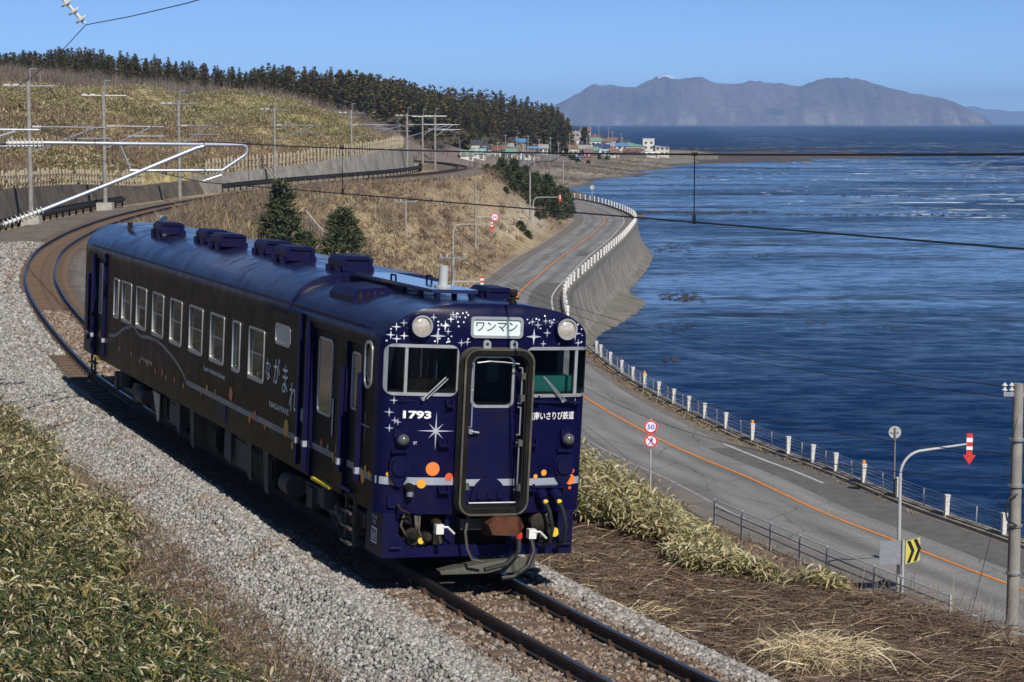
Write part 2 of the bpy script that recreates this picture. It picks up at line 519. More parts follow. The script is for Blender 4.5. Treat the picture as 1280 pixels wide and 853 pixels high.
# ------------------------------------------------------------------ sea
KA, KB = 0.16, 0.60
def make_sea():
    m, N, L, B = nodes_of('sea_water')
    tc = N.new('ShaderNodeTexCoord')
    def noise(scale, detail=4, stretch=(1, 1, 1), rough=0.5, rot=0.0, dist=0.0):
        mp = N.new('ShaderNodeMapping'); mp.inputs['Scale'].default_value = stretch; mp.inputs['Rotation'].default_value = (0, 0, rot)
        L.new(tc.outputs['Object'], mp.inputs['Vector'])
        n = N.new('ShaderNodeTexNoise'); n.inputs['Scale'].default_value = scale; n.inputs['Detail'].default_value = detail; n.inputs['Roughness'].default_value = rough
        n.inputs['Distortion'].default_value = dist
        L.new(mp.outputs[0], n.inputs['Vector'])
        return n.outputs['Fac']
    def ramp(src, a, b, lo=0.0, hi=1.0):
        r = N.new('ShaderNodeMapRange'); r.interpolation_type = 'SMOOTHSTEP'
        r.inputs['From Min'].default_value = a; r.inputs['From Max'].default_value = b; r.inputs['To Min'].default_value = lo; r.inputs['To Max'].default_value = hi
        L.new(src, r.inputs['Value']); return r.outputs[0]
    def math_(op, a, b):
        n = N.new('ShaderNodeMath'); n.operation = op
        for k, s in enumerate((a, b)):
            if isinstance(s, (int, float)): n.inputs[k].default_value = s
            else: L.new(s, n.inputs[k])
        return n.outputs[0]
    sep = N.new('ShaderNodeSeparateXYZ'); L.new(tc.outputs['Object'], sep.inputs[0])
    X, Y = sep.outputs['X'], sep.outputs['Y']
    # shallow, sheltered water near the wall and the flats is calm; open water is choppy
    shal = math_('SUBTRACT', X, math_('MULTIPLY', Y, 0.09))            # metres out from the shore, roughly
    calm = ramp(math_('ADD', shal, ramp(noise(0.012, 5, (0.35, 1, 1)), 0.2, 0.8, -80, 80)), 40, 190, 1, 0)
    calm = math_('MULTIPLY', calm, ramp(Y, 120, 230))
    calm = math_('MULTIPLY', calm, ramp(Y, 1500, 900))
    patch = ramp(noise(0.03, 5, (0.35, 1, 1), 0.6), 0.4, 0.62)
    calm = math_('MULTIPLY', calm, math_('ADD', 0.32, math_('MULTIPLY', patch, 0.68)))
    w1 = noise(0.30, 4, (0.6, 1, 1), 0.6, 0.25, 0.8)
    w2 = noise(1.1, 5, (0.7, 1, 1), 0.6, -0.2, 0.6)
    w3 = noise(0.05, 3, (0.3, 1, 1), 0.5)
    hgt = math_('ADD', math_('ADD', math_('MULTIPLY', w1, 1.0), math_('MULTIPLY', w2, 0.34)), math_('MULTIPLY', w3, 0.8))
    bp = N.new('ShaderNodeBump'); bp.inputs['Distance'].default_value = 0.6
    L.new(hgt, bp.inputs['Height'])
    L.new(math_('SUBTRACT', 0.95, math_('MULTIPLY', calm, 0.75)), bp.inputs['Strength'])
    # body colour: deep blue, sandy-green over the flats, brown weed patches
    mx = N.new('ShaderNodeMix'); mx.data_type = 'RGBA'
    L.new(calm, mx.inputs['Factor'])
    mx.inputs['A'].default_value = (0.0012, 0.0185, 0.074, 1)
    mx.inputs['B'].default_value = (0.026, 0.092, 0.20, 1)
    weed = math_('MULTIPLY', ramp(noise(0.045, 7, (0.28, 1, 1), 0.7), 0.53, 0.60), ramp(shal, -10, 110, 1, 0))
    weed = math_('MULTIPLY', weed, ramp(Y, 150, 240))
    mw = N.new('ShaderNodeMix'); mw.data_type = 'RGBA'
    L.new(math_('MULTIPLY', weed, 0.85), mw.inputs['Factor'])
    L.new(mx.outputs['Result'], mw.inputs['A'])
    mw.inputs['B'].default_value = (0.016, 0.018, 0.014, 1)
    # foam where the swell meets the reef lines
    fo = noise(0.13, 9, (0.30, 1, 1), 0.72)
    zone = math_('MULTIPLY', ramp(shal, 10, 60), ramp(Y, 280, 380))
    zone = math_('MULTIPLY', zone, ramp(shal, 420, 160))
    zone = math_('MULTIPLY', zone, ramp(noise(0.006, 3, (0.5, 1, 1)), 0.36, 0.5))
    foam = math_('MULTIPLY', ramp(fo, 0.585, 0.615), zone)
    mf = N.new('ShaderNodeMix'); mf.data_type = 'RGBA'
    L.new(foam, mf.inputs['Factor'])
    L.new(mw.outputs['Result'], mf.inputs['A'])
    mf.inputs['B'].default_value = (0.7, 0.75, 0.78, 1)
    # water body scatters blue light; wave facets mirror the sky by their own tilt
    df = N.new('ShaderNodeBsdfDiffuse'); L.new(mf.outputs['Result'], df.inputs['Color']); L.new(bp.outputs[0], df.inputs['Normal'])
    gl_ = N.new('ShaderNodeBsdfGlossy'); gl_.inputs['Roughness'].default_value = 0.14; L.new(bp.outputs[0], gl_.inputs['Normal'])
    fr_ = N.new('ShaderNodeFresnel'); fr_.inputs[0].default_value = 1.333; L.new(bp.outputs[0], fr_.inputs['Normal'])
    k_ = math_('ADD', KA, math_('MULTIPLY', calm, KB))
    chop = math_('ADD', math_('MULTIPLY', w1, 0.5), math_('MULTIPLY', noise(0.75, 5, (0.42, 1, 1), 0.65, 0.15, 0.7), 0.5))
    k_ = math_('MULTIPLY', k_, ramp(chop, 0.38, 0.66, 0.25, 2.3))
    k_ = math_('MULTIPLY', k_, math_('SUBTRACT', 1.0, foam))
    k_ = math_('MULTIPLY', k_, math_('SUBTRACT', 1.0, math_('MULTIPLY', weed, 0.6)))
    ms = N.new('ShaderNodeMixShader'); L.new(math_('MULTIPLY', fr_.outputs[0], k_), ms.inputs[0])
    L.new(df.outputs[0], ms.inputs[1]); L.new(gl_.outputs[0], ms.inputs[2])
    L.new(ms.outputs[0], N['Material Output'].inputs['Surface'])
    s = MB()
    s.add([(-2500, 100, SEA_Z), (24000, 100, SEA_Z), (24000, 40000, SEA_Z), (-2500, 40000, SEA_Z), (0, -200, SEA_Z), (24000, -200, SEA_Z)], [(0, 1, 2, 3), (4, 5, 1, 0)])
    o = s.build('sea', m)
    tag(o, kind='structure')
make_sea()

M_REEF = pm('reef_rock', (0.022, 0.018, 0.015), 0.7, var=0.5, scale=0.6, bump=0.8, bscale=2.0)
def reef(cx, cy, lx, ly, seed, h=0.14, rz=0.0, mat=None):
    """low, ragged rock flat just breaking the surface"""
    r = np.random.default_rng(seed)
    n = 56
    V = [(0, 0, h)]
    F = []
    for ring, s in ((1, 0.5), (2, 0.82), (3, 1.0)):
        for k in range(n):
            t = 2 * math.pi * k / n
            rr = s * (1 + 0.22 * math.sin(3 * t + seed) + 0.16 * math.sin(7 * t + 2 * seed) + r.uniform(-0.13, 0.13))
            V.append((rr * math.cos(t) * lx, rr * math.sin(t) * ly, (h * r.uniform(0.3, 1.3), h * r.uniform(0.2, 1.0), -0.3)[ring - 1]))
    for k in range(n):
        k2 = (k + 1) % n
        F.append((0, 1 + k, 1 + k2))
        for a in (0, 1):
            F.append((1 + a * n + k, 1 + (a + 1) * n + k, 1 + (a + 1) * n + k2, 1 + a * n + k2))
    m = MB(); m.add(V, F)
    o = m.build('reef', mat or M_REEF)
    o.location = (cx, cy, SEA_Z); o.rotation_euler = (0, 0, rz)
    tag(o, kind='structure')
    return o
def reef_cluster(cx, cy, lx, ly, n, seed, h, size):
    """a broken line of rocks: many small ragged flats in one reef"""
    r = np.random.default_rng(seed)
    m = MB()
    for q in range(n):
        ox, oy = cx + r.uniform(-lx, lx), cy + r.normal(0, ly * 0.5)
        sx, sy = size * r.uniform(0.4, 1.6) * 1.8, size * r.uniform(0.3, 1.0)
        k = 11; V = [(ox, oy, h * r.uniform(0.6, 1.4))]
        for j in range(k):
            t = 2 * math.pi * j / k; u = r.uniform(0.55, 1.25)
            V.append((ox + sx * u * math.cos(t), oy + sy * u * math.sin(t), -0.25))
        m.add(V, [(0, 1 + j, 1 + (j + 1) % k) for j in range(k)])
    o = m.build('reef', M_REEF); o.location = (0, 0, SEA_Z); tag(o, kind='structure')
for a in [(142, 1185, 62, 205, 1, 0.6, -0.20), (108, 1150, 14, 70, 2, 0.5, -0.1)]:
    reef(*a, mat=pm('mud_flat', (0.085, 0.062, 0.046), 0.8, var=0.35, scale=0.05))
for a in [(175, 1500, 70, 4, 110, 44, 1.3, 2.6), (230, 1330, 80, 30, 60, 3, 0.3, 5.0), (330, 1500, 120, 24, 50, 4, 0.3, 6.0),
          (36, 446, 20, 2.0, 70, 5, 0.28, 0.9), (78, 434, 22, 2.4, 46, 6, 0.22, 0.8), (21, 462, 5, 2.0, 16, 7, 0.25, 0.8),
          (23, 318, 4.5, 10, 60, 8, 0.06, 1.5), (18.5, 229, 2.2, 8, 70, 9, 0.07, 1.0), (34, 300, 6, 6, 26, 91, 0.05, 1.0), (16, 196, 2, 6, 24, 92, 0.06, 0.8), (35, 195.5, 2.6, 0.8, 22, 10, 0.10, 0.30), (29.5, 199, 1.2, 0.7, 9, 11, 0.12, 0.28),
          (26, 219, 2.4, 1.4, 9, 12, 0.05, 0.4), (12.4, 168, 1.2, 0.7, 5, 13, 0.2, 0.4), (44, 640, 14, 5, 24, 15, 0.12, 1.4), (60, 740, 18, 6, 26, 16, 0.14, 1.6),
          (105, 880, 30, 8, 30, 18, 0.2, 2.0), (125, 640, 18, 3, 22, 19, 0.2, 0.9), (100, 545, 14, 2, 20, 21, 0.2, 0.7), (62, 300, 4, 1, 10, 22, 0.06, 0.4), (165, 780, 24, 4, 20, 24, 0.2, 1.2), (50, 560, 10, 3, 14, 25, 0.1, 1.0)]:
    reef_cluster(*a)

def surf_foam():
    r = np.random.default_rng(77); m = MB()
    rows = [(520, 60, 140, 7), (600, 60, 150, 7), (700, 70, 190, 8), (820, 90, 230, 9), (980, 130, 300, 10), (1150, 210, 380, 9), (440, 85, 125, 9)]
    for y0, x0, x1, n in rows:
        for _ in range(n):
            cx, cy = r.uniform(x0, x1), y0 + r.normal(0, y0 * 0.03)
            for _ in range(r.integers(1, 4)):
                sx, sy = y0 / 500 * r.uniform(0.3, 1.7), y0 / 500 * r.uniform(0.08, 0.28)
                ox, oy = cx + r.normal(0, 2.0) * y0 / 500, cy + r.normal(0, 0.8)
                k = 9; V = [(ox, oy, 0.10)]
                for j in range(k):
                    t = 2 * math.pi * j / k; u = r.uniform(0.45, 1.2); V.append((ox + sx * u * math.cos(t), oy + sy * u * math.sin(t), 0.02))
                m.add(V, [(0, 1 + j, 1 + (j + 1) % k) for j in range(k)])
    o = m.build('surf_foam', pm('foam_white', (0.52, 0.57, 0.62), 0.8, var=0.25, scale=0.8)); o.location = (0, 0, SEA_Z)
    tag(o, 'white flecks of surf on the open water', 'surf', kind='stuff')
surf_foam()

# ------------------------------------------------------------------ mountain across the bay, and fainter land behind it
def mountain():
    D = 14000.0
    prof = [(680, 157), (697, 131), (715, 122), (745, 109), (770, 107), (800, 108), (815, 101), (838, 95), (850, 99), (870, 99), (885, 97), (900, 104), (925, 105), (950, 102), (972, 106), (990, 105), (1010, 107), (1035, 103),
            (1060, 101), (1085, 101), (1105, 104), (1130, 110), (1160, 117), (1185, 121), (1205, 127), (1217, 135), (1221, 145), (1223, 157)]
    xs = np.array([(p[0] - 640) / 2600 * D for p in prof]); hs = np.array([(157.0 - p[1]) / 2600 * D for p in prof])
    nx, ny = 420, 150
    X = np.linspace(xs[0], xs[-1], nx); H = np.interp(X, xs, hs)
    T = np.linspace(0, 1, ny)                                # 0 shore facing us, 0.55 crest, 1 back shore
    r = np.random.default_rng(5)
    def fbm(u, v, seed, oct=6):
        q = np.random.default_rng(seed); z = 0; amp = 1; f = 1
        for _ in range(oct):
            for _ in range(3):
                a = q.uniform(0, 6.28); z = z + amp * np.sin((u * math.cos(a) + v * math.sin(a)) * f + q.uniform(0, 6.28)) / 3
            amp *= 0.55; f *= 2.0
        return z
    U, W = np.meshgrid(X, T)
    env = np.where(W < 0.55, np.sin(np.clip(W / 0.55, 0, 1) * math.pi / 2) ** 0.8, np.cos((W - 0.55) / 0.45 * math.pi / 2))
    Hh = np.interp(U, X, H)
    Z = Hh * env
    ridges = np.abs(fbm(U / 160 + 0.35 * fbm(U / 500, W * 3, 8, 3), W * 1.6, 3, 6))
    Z = Z * (1 - 0.32 * ridges * np.sin(np.clip(W / 0.55, 0, 1.8) * math.pi) ** 1)
    Z += 8 * fbm(U / 90, W * 6, 4, 5) * np.sin(np.clip(W, 0, 1) * math.pi) * np.clip(Hh / 200, 0, 1) * (np.abs(W - 0.55) > 0.03)
    cliff = np.clip((np.sin(U / 150.0 + 1.0) + 0.7 * np.sin(U / 61)), 0, 1)
    Z += cliff * 38 * np.clip(W / 0.10, 0, 1) * np.clip(1 - (W - 0.10) / 0.2, 0, 1) * np.clip(Hh / 200, 0, 1)
    Y = D - 500 + 1900 * W + 120 * fbm(U / 400, U * 0, 6, 3)
    Z = np.where(W <= 0, -3, Z) + SEA_Z
    V = np.stack([U, Y, Z], -1).reshape(-1, 3)
    i = np.arange(ny - 1)[:, None] * nx + np.arange(nx - 1)[None]
    F = np.stack([i, i + 1, i + nx + 1, i + nx], -1).reshape(-1, 4)
    base = np.array((0.108, 0.080, 0.084)); rock = np.array((0.30, 0.26, 0.225)); pine = np.array((0.03, 0.042, 0.025))
    n = np.clip(0.5 + 0.6 * fbm(U / 120, W * 5, 12, 5), 0, 1).reshape(-1, 1)
    c = base * (0.65 + 0.7 * n)
    rk = (np.clip((Z - SEA_Z) / 15, 0, 1) * np.clip(1.25 - (Z - SEA_Z) / 110, 0, 1) * np.clip(cliff * 0.9 + 1.1 * fbm(U / 22, W * 7, 13, 5) - 0.45, 0, 0.42)).reshape(-1, 1)
    c = c * (1 - rk) + rock * rk
    pn = (np.exp(-((U - 1720) / 75) ** 2 - ((Z - 75) / 26) ** 2) > 0.45).reshape(-1, 1) * 0.8
    c = c * (1 - pn) + pine * pn
    m = pm('mountain_slope', (0, 0, 0), 0.95, var=0.35, scale=0.02, bump=0.0, tint=True)
    np_mesh('mountain', V, F, m, col=c, smooth=True, kind='structure')
    # farther land on the right
    D2 = 24000.0
    px = [(1130, 157), (1200, 140), (1225, 131), (1250, 133), (1290, 138), (1340, 141), (1400, 146), (1480, 152), (1560, 157)]
    V, F = [], []
    X2 = np.linspace((px[0][0] - 640) / 2600 * D2, (px[-1][0] - 640) / 2600 * D2, 120)
    H2 = np.interp(X2, [(p[0] - 640) / 2600 * D2 for p in px], [(157 - p[1]) / 2600 * D2 for p in px])
    for j, (w, yy) in enumerate(((0, 0), (0.5, 700), (1, 1800), (0.4, 3600), (0, 4500))):
        for k in range(120):
            V.append((X2[k], D2 + yy, SEA_Z - 3 + H2[k] * w * (1 + 0.04 * math.sin(k * 0.7 + j))))
    i = np.arange(4)[:, None] * 120 + np.arange(119)[None]
    F = np.stack([i, i + 1, i + 121, i + 120], -1).reshape(-1, 4)
    np_mesh('far_hills', V, F, m, col=np.tile((0.12, 0.11, 0.11), (len(V), 1)), smooth=True, kind='structure')
    # lookout building and mast on the summit
    e = empty('summit_station', ((838 - 640) / 2600 * D, D - 500 + 1045, SEA_Z + 328))
    tag(e, 'pale lookout building with antennas on the mountain summit across the bay', 'building')
    MB().box(-55, 55, -20, 20, -30, 9).build('hall', M_WHITE, e)
    MB().box(-20, 25, -15, 15, 9, 17).build('upper_floor', M_WHITE, e)
    MB().tube([(-5, 0, 17), (-5, 0, 48)], 1.6, 6).build('antenna', M_RED, e)
    MB().tube([(18, 0, 17), (18, 0, 34)], 1.4, 6).build('antenna', M_WHITE, e)
    e = empty('radio_mast', ((1107 - 640) / 2600 * D, D - 500 + 1045, SEA_Z + 280))
    tag(e, 'thin mast on the right shoulder of the mountain across the bay', 'mast')
    MB().tube([(0, 0, -30), (0, 0, 42)], 1.5, 6).build('shaft', M_WHITE, e)
    MB().box(-4, 4, -3, 3, 20, 28).build('antenna_drum', M_WHITE, e)
mountain()
# ------------------------------------------------------------------ road
def asphalt():
    m, N, L, B = nodes_of('asphalt')
    tc = N.new('ShaderNodeTexCoord')
    def nz(s, d, st=(1, 1, 1)):
        mp = N.new('ShaderNodeMapping'); mp.inputs['Scale'].default_value = st
        L.new(tc.outputs['UV'], mp.inputs['Vector'])
        n = N.new('ShaderNodeTexNoise'); n.inputs['Scale'].default_value = s; n.inputs['Detail'].default_value = d
        L.new(mp.outputs[0], n.inputs['Vector']); return n.outputs['Fac']
    cr = N.new('ShaderNodeValToRGB')
    cr.color_ramp.elements[0].position = 0.3; cr.color_ramp.elements[0].color = (0.15, 0.148, 0.145, 1)
    cr.color_ramp.elements[1].position = 0.7; cr.color_ramp.elements[1].color = (0.25, 0.245, 0.24, 1)
    L.new(nz(0.9, 6, (1, 0.12, 1)), cr.inputs['Fac'])
    mx = N.new('ShaderNodeMix'); mx.data_type = 'RGBA'; mx.blend_type = 'MULTIPLY'; mx.inputs['Factor'].default_value = 1
    c2 = N.new('ShaderNodeMapRange'); c2.inputs['From Min'].default_value = 0.35; c2.inputs['From Max'].default_value = 0.65; c2.inputs['To Min'].default_value = 0.8; c2.inputs['To Max'].default_value = 1.15
    L.new(nz(9, 6), c2.inputs['Value'])
    L.new(cr.outputs[0], mx.inputs['A']); L.new(c2.outputs[0], mx.inputs['B'])
    # wheel tracks along each lane and a few hairline cracks
    su = N.new('ShaderNodeSeparateXYZ'); L.new(tc.outputs['UV'], su.inputs[0])
    cs = N.new('ShaderNodeMath'); cs.operation = 'MULTIPLY'; L.new(su.outputs['X'], cs.inputs[0]); cs.inputs[1].default_value = 2 * math.pi / 1.55
    co_ = N.new('ShaderNodeMath'); co_.operation = 'COSINE'; L.new(cs.outputs[0], co_.inputs[0])
    tk = N.new('ShaderNodeMapRange'); tk.inputs['From Min'].default_value = -1; tk.inputs['To Min'].default_value = 1.12; tk.inputs['To Max'].default_value = 0.86
    L.new(co_.outputs[0], tk.inputs['Value'])
    m2 = N.new('ShaderNodeMix'); m2.data_type = 'RGBA'; m2.blend_type = 'MULTIPLY'; m2.inputs['Factor'].default_value = 1
    L.new(mx.outputs['Result'], m2.inputs['A']); L.new(tk.outputs[0], m2.inputs['B'])
    vo = N.new('ShaderNodeTexVoronoi'); vo.feature = 'DISTANCE_TO_EDGE'; vo.inputs['Scale'].default_value = 0.22
    wv = N.new('ShaderNodeTexNoise'); wv.inputs['Scale'].default_value = 0.8; wv.inputs['Detail'].default_value = 4
    L.new(tc.outputs['UV'], wv.inputs['Vector'])
    ad_ = N.new('ShaderNodeVectorMath'); ad_.operation = 'ADD'; L.new(tc.outputs['UV'], ad_.inputs[0]); L.new(wv.outputs['Color'], ad_.inputs[1])
    L.new(ad_.outputs[0], vo.inputs['Vector'])
    ck = N.new('ShaderNodeMapRange'); ck.inputs['From Max'].default_value = 0.014; ck.inputs['To Min'].default_value = 0.55; ck.inputs['To Max'].default_value = 1.0
    L.new(vo.outputs['Distance'], ck.inputs['Value'])
    m3 = N.new('ShaderNodeMix'); m3.data_type = 'RGBA'; m3.blend_type = 'MULTIPLY'; m3.inputs['Factor'].default_value = 1
    L.new(m2.outputs['Result'], m3.inputs['A']); L.new(ck.outputs[0], m3.inputs['B'])
    L.new(m3.outputs['Result'], B.inputs['Base Color'])
    B.inputs['Roughness'].default_value = 0.82
    return m
M_ASPH = asphalt()
M_PATCH = pm('dark_asphalt', (0.115, 0.112, 0.108), 0.85, var=0.2, scale=2.0, dirt=(0.10, 0.09, 0.08), dscale=0.7, damt=0.6)
M_SHOULD = pm('shoulder_asphalt', (0.16, 0.145, 0.13), 0.9, var=0.25, scale=1.2, dirt=(0.17, 0.14, 0.11), dscale=0.6, damt=0.7)
M_ORANGE = pm('orange_line_paint', (0.72, 0.25, 0.03), 0.6, var=0.15, scale=3, dirt=(0.2, 0.12, 0.07), dscale=6, damt=0.6)
M_WLINE = pm('white_line_paint', (0.60, 0.59, 0.56), 0.6, var=0.15, scale=3, dirt=(0.13, 0.12, 0.11), dscale=3, damt=0.9)
M_WLINE2 = pm('worn_line_paint', (0.34, 0.32, 0.30), 0.7, var=0.2, scale=3, dirt=(0.12, 0.11, 0.10), dscale=2, damt=0.95)

def idx_at(P, y):
    return int(np.abs(P[:, 1] - y).argmin())
def strip(name, P, N, o0, o1, z, mat, y0=-1e9, y1=1e9, parent=None, thick=0.0):
    """sheet (or slab when thick) between two offsets of a centre line"""
    sel = [i for i in range(len(P)) if y0 <= P[i, 1] <= y1]
    V, F, UV = [], [], []
    for i in sel:
        a = o0(P[i, 1]) if callable(o0) else o0
        b = o1(P[i, 1]) if callable(o1) else o1
        for o in (a, b):
            V.append((P[i, 0] + N[i, 0] * o, P[i, 1] + N[i, 1] * o, z)); UV.append((o, i))
    for k in range(len(sel) - 1):
        F.append((2 * k, 2 * k + 1, 2 * k + 3, 2 * k + 2))
    m = MB()
    if thick:
        n = len(V)
        m.add(V + [(x, y, zz - thick) for x, y, zz in V], F + [tuple(i + n for i in reversed(f)) for f in F]
              + [(2 * k + 1, 2 * k + 1 + n, 2 * k + 3 + n, 2 * k + 3) for k in range(len(sel) - 1)] + [(2 * k, 2 * k + 2, 2 * k + 2 + n, 2 * k + n) for k in range(len(sel) - 1)]
              + [(0, n, n + 1, 1), (n - 2, n - 1, 2 * n - 1, 2 * n - 2)])
        return m.build(name, mat, parent)
    m.add(V, F)
    o = m.build(name, mat, parent, fix=False)
    uv = o.data.uv_layers.new(name='UVMap')
    for lp in o.data.loops:
        uv.data[lp.index].uv = UV[lp.vertex_index]
    return o
road = strip('road', ROAD, RN, lambda y: -land_edge(y), lambda y: sea_edge(y) - 0.1, ROAD_Z, M_ASPH, 10, 450)
tag(road, kind='structure')
strip('shoulder', ROAD, RN, lambda y: -land_edge(y), lambda y: -np.interp(y, [0, 60, 130, 180, 460], [3.55, 3.55, 3.4, 3.1, 3.1]), ROAD_Z + 0.004, M_SHOULD, 12, 448, road)
strip('shoulder', ROAD, RN, lambda y: np.interp(y, [0, 130, 170, 230, 460], [2.45, 2.6, 3.1, 3.1, 3.1]), lambda y: sea_edge(y) - 0.1, ROAD_Z + 0.004, M_SHOULD, 12, 448, road)
strip('repair_patch', ROAD, RN, 1.3, 3.3, ROAD_Z + 0.008, M_PATCH, 52, 92, road)
strip('repair_patch', ROAD, RN, 1.0, 3.3, ROAD_Z + 0.008, M_PATCH, 158, 190, road)
strip('repair_patch', ROAD, RN, 1.4, 2.6, ROAD_Z + 0.008, M_PATCH, 226, 234, road)
strip('repair_patch', ROAD, RN, -2.6, -1.0, ROAD_Z + 0.008, M_PATCH, 120, 138, road)
strip('centre_line', ROAD, RN, -0.08, 0.08, ROAD_Z + 0.014, M_ORANGE, 14, 446, road)
strip('edge_line', ROAD, RN, -3.42, -3.27, ROAD_Z + 0.014, M_WLINE2, 14, 120, road)
strip('edge_line', ROAD, RN, -3.05, -2.91, ROAD_Z + 0.014, M_WLINE2, 140, 400, road)
strip('edge_line', ROAD, RN, 2.36, 2.5, ROAD_Z + 0.014, M_WLINE, 82, 93, road)
strip('edge_line', ROAD, RN, 2.86, 3.0, ROAD_Z + 0.014, M_WLINE, 150, 400, road)
M_CAP = pm('wall_cap', (0.19, 0.175, 0.15), 0.9, var=0.2, scale=1.0, dirt=(0.10, 0.09, 0.075), dscale=0.6, damt=0.7)
k1 = strip('kerb', ROAD, RN, lambda y: sea_edge(y) - 0.12, lambda y: sea_edge(y) + 0.33, ROAD_Z + 0.13, M_CONC, 20, 152, None, 0.5)
tag(k1, kind='structure')
k2 = strip('kerb', ROAD, RN, lambda y: sea_edge(y) - 0.12, lambda y: sea_edge(y) + 0.4, ROAD_Z + 0.22, M_CAP, 153, 440, None, 0.6)
tag(k2, kind='structure')
k3 = strip('kerb', ROAD, RN, lambda y: -land_edge(y) - 0.3, lambda y: -land_edge(y) - 0.08, ROAD_Z + 0.07, M_CONC, 100, 360, None, 0.4)
tag(k3, kind='structure')

# sea wall: concave face in poured panels
def wallmat():
    m, N, L, B = nodes_of('sea_wall_concrete')
    tc = N.new('ShaderNodeTexCoord')
    mp = N.new('ShaderNodeMapping'); mp.inputs['Scale'].default_value = (1.6, 1.6, 0.12)
    L.new(tc.outputs['Object'], mp.inputs['Vector'])
    n = N.new('ShaderNodeTexNoise'); n.inputs['Scale'].default_value = 1.0; n.inputs['Detail'].default_value = 8
    L.new(mp.outputs[0], n.inputs['Vector'])
    cr = N.new('ShaderNodeValToRGB')
    cr.color_ramp.elements[0].position = 0.33; cr.color_ramp.elements[0].color = (0.085, 0.078, 0.065, 1)
    cr.color_ramp.elements[1].position = 0.62; cr.color_ramp.elements[1].color = (0.27, 0.25, 0.215, 1)
    L.new(n.outputs['Fac'], cr.inputs['Fac'])
    L.new(cr.outputs[0], B.inputs['Base Color'])
    B.inputs['Roughness'].default_value = 0.9
    return m
M_WALLC = wallmat()
def sea_wall():
    e = empty('sea_wall', (ROAD[idx_at(ROAD, 220)][0] + 5, 220, ROAD_Z))
    tag(e, 'stained concrete sea wall in panels curving below the coast road', 'sea wall')
    org = Vector(e.location)
    prof = [(0.34, 0.2), (0.36, -0.3), (0.5, -1.2), (0.8, -2.3), (1.25, -3.4), (1.9, -4.3), (2.1, -5.2), (0.0, -5.2), (0.0, 0.2)]
    y = 40.0
    i = idx_at(ROAD, 40)
    end = idx_at(ROAD, 430)
    step = 5
    while i + step < end:
        V, F = [], []
        for j in (i, i + step / 2, i + step - 0.035):
            lo = int(j); f = j - lo
            P = ROAD[lo] * (1 - f) + ROAD[lo + 1] * f; Nn = RN[lo] * (1 - f) + RN[lo + 1] * f
            s = sea_edge(P[1])
            for o, z in prof:
                V.append((P[0] + Nn[0] * (s + o) - org.x, P[1] + Nn[1] * (s + o) - org.y, z))
        n = len(prof)
        for k in range(2):
            for q in range(n):
                q2 = (q + 1) % n
                F.append((k * n + q, (k + 1) * n + q, (k + 1) * n + q2, k * n + q2))
        F.append(tuple(range(n))); F.append(tuple(2 * n + q for q in reversed(range(n))))
        m = MB(); m.add(V, F)
        m.build('wall_panel', M_WALLC, e)
        i += step
    V = []
sea_wall()
M_SAND = pm('wet_sand', (0.165, 0.15, 0.12), 0.8, var=0.3, scale=0.5, bump=0.5, bscale=3)
def shore_apron(y0, y1, wf, seed):
    """sandy rubble apron at the foot of the wall, ragged on the sea side"""
    r = np.random.default_rng(seed)
    V, F = [], []
    ii = range(idx_at(ROAD, y0), idx_at(ROAD, y1))
    for i in ii:
        y = ROAD[i, 1]; s = sea_edge(y) + 1.2; w = wf(y) * r.uniform(0.85, 1.15)
        for f, z in ((0, -12.55), (0.4, -12.85), (0.7, -13.05), (0.9, -13.2), (1.0, -13.5)):
            o = s + 0.4 + w * f
            V.append((ROAD[i, 0] + RN[i, 0] * o, ROAD[i, 1] + RN[i, 1] * o, z + r.uniform(-0.07, 0.07)))
    n = len(list(ii)); i = np.arange(n - 1)[:, None] * 5 + np.arange(4)[None]
    F = np.stack([i, i + 1, i + 6, i + 5], -1).reshape(-1, 4)
    np_mesh('shore_apron', V, F, M_SAND, smooth=False, kind='structure')
shore_apron(150, 240, lambda y: float(np.interp(y, [150, 175, 190, 205, 222, 232, 240], [0.5, 0.7, 1.0, 2.8, 3.6, 1.2, 0.4])), 1)
shore_apron(240, 320, lambda y: float(np.interp(y, [240, 260, 285, 300, 320], [0.4, 0.8, 1.2, 1.1, 0.4])), 2)

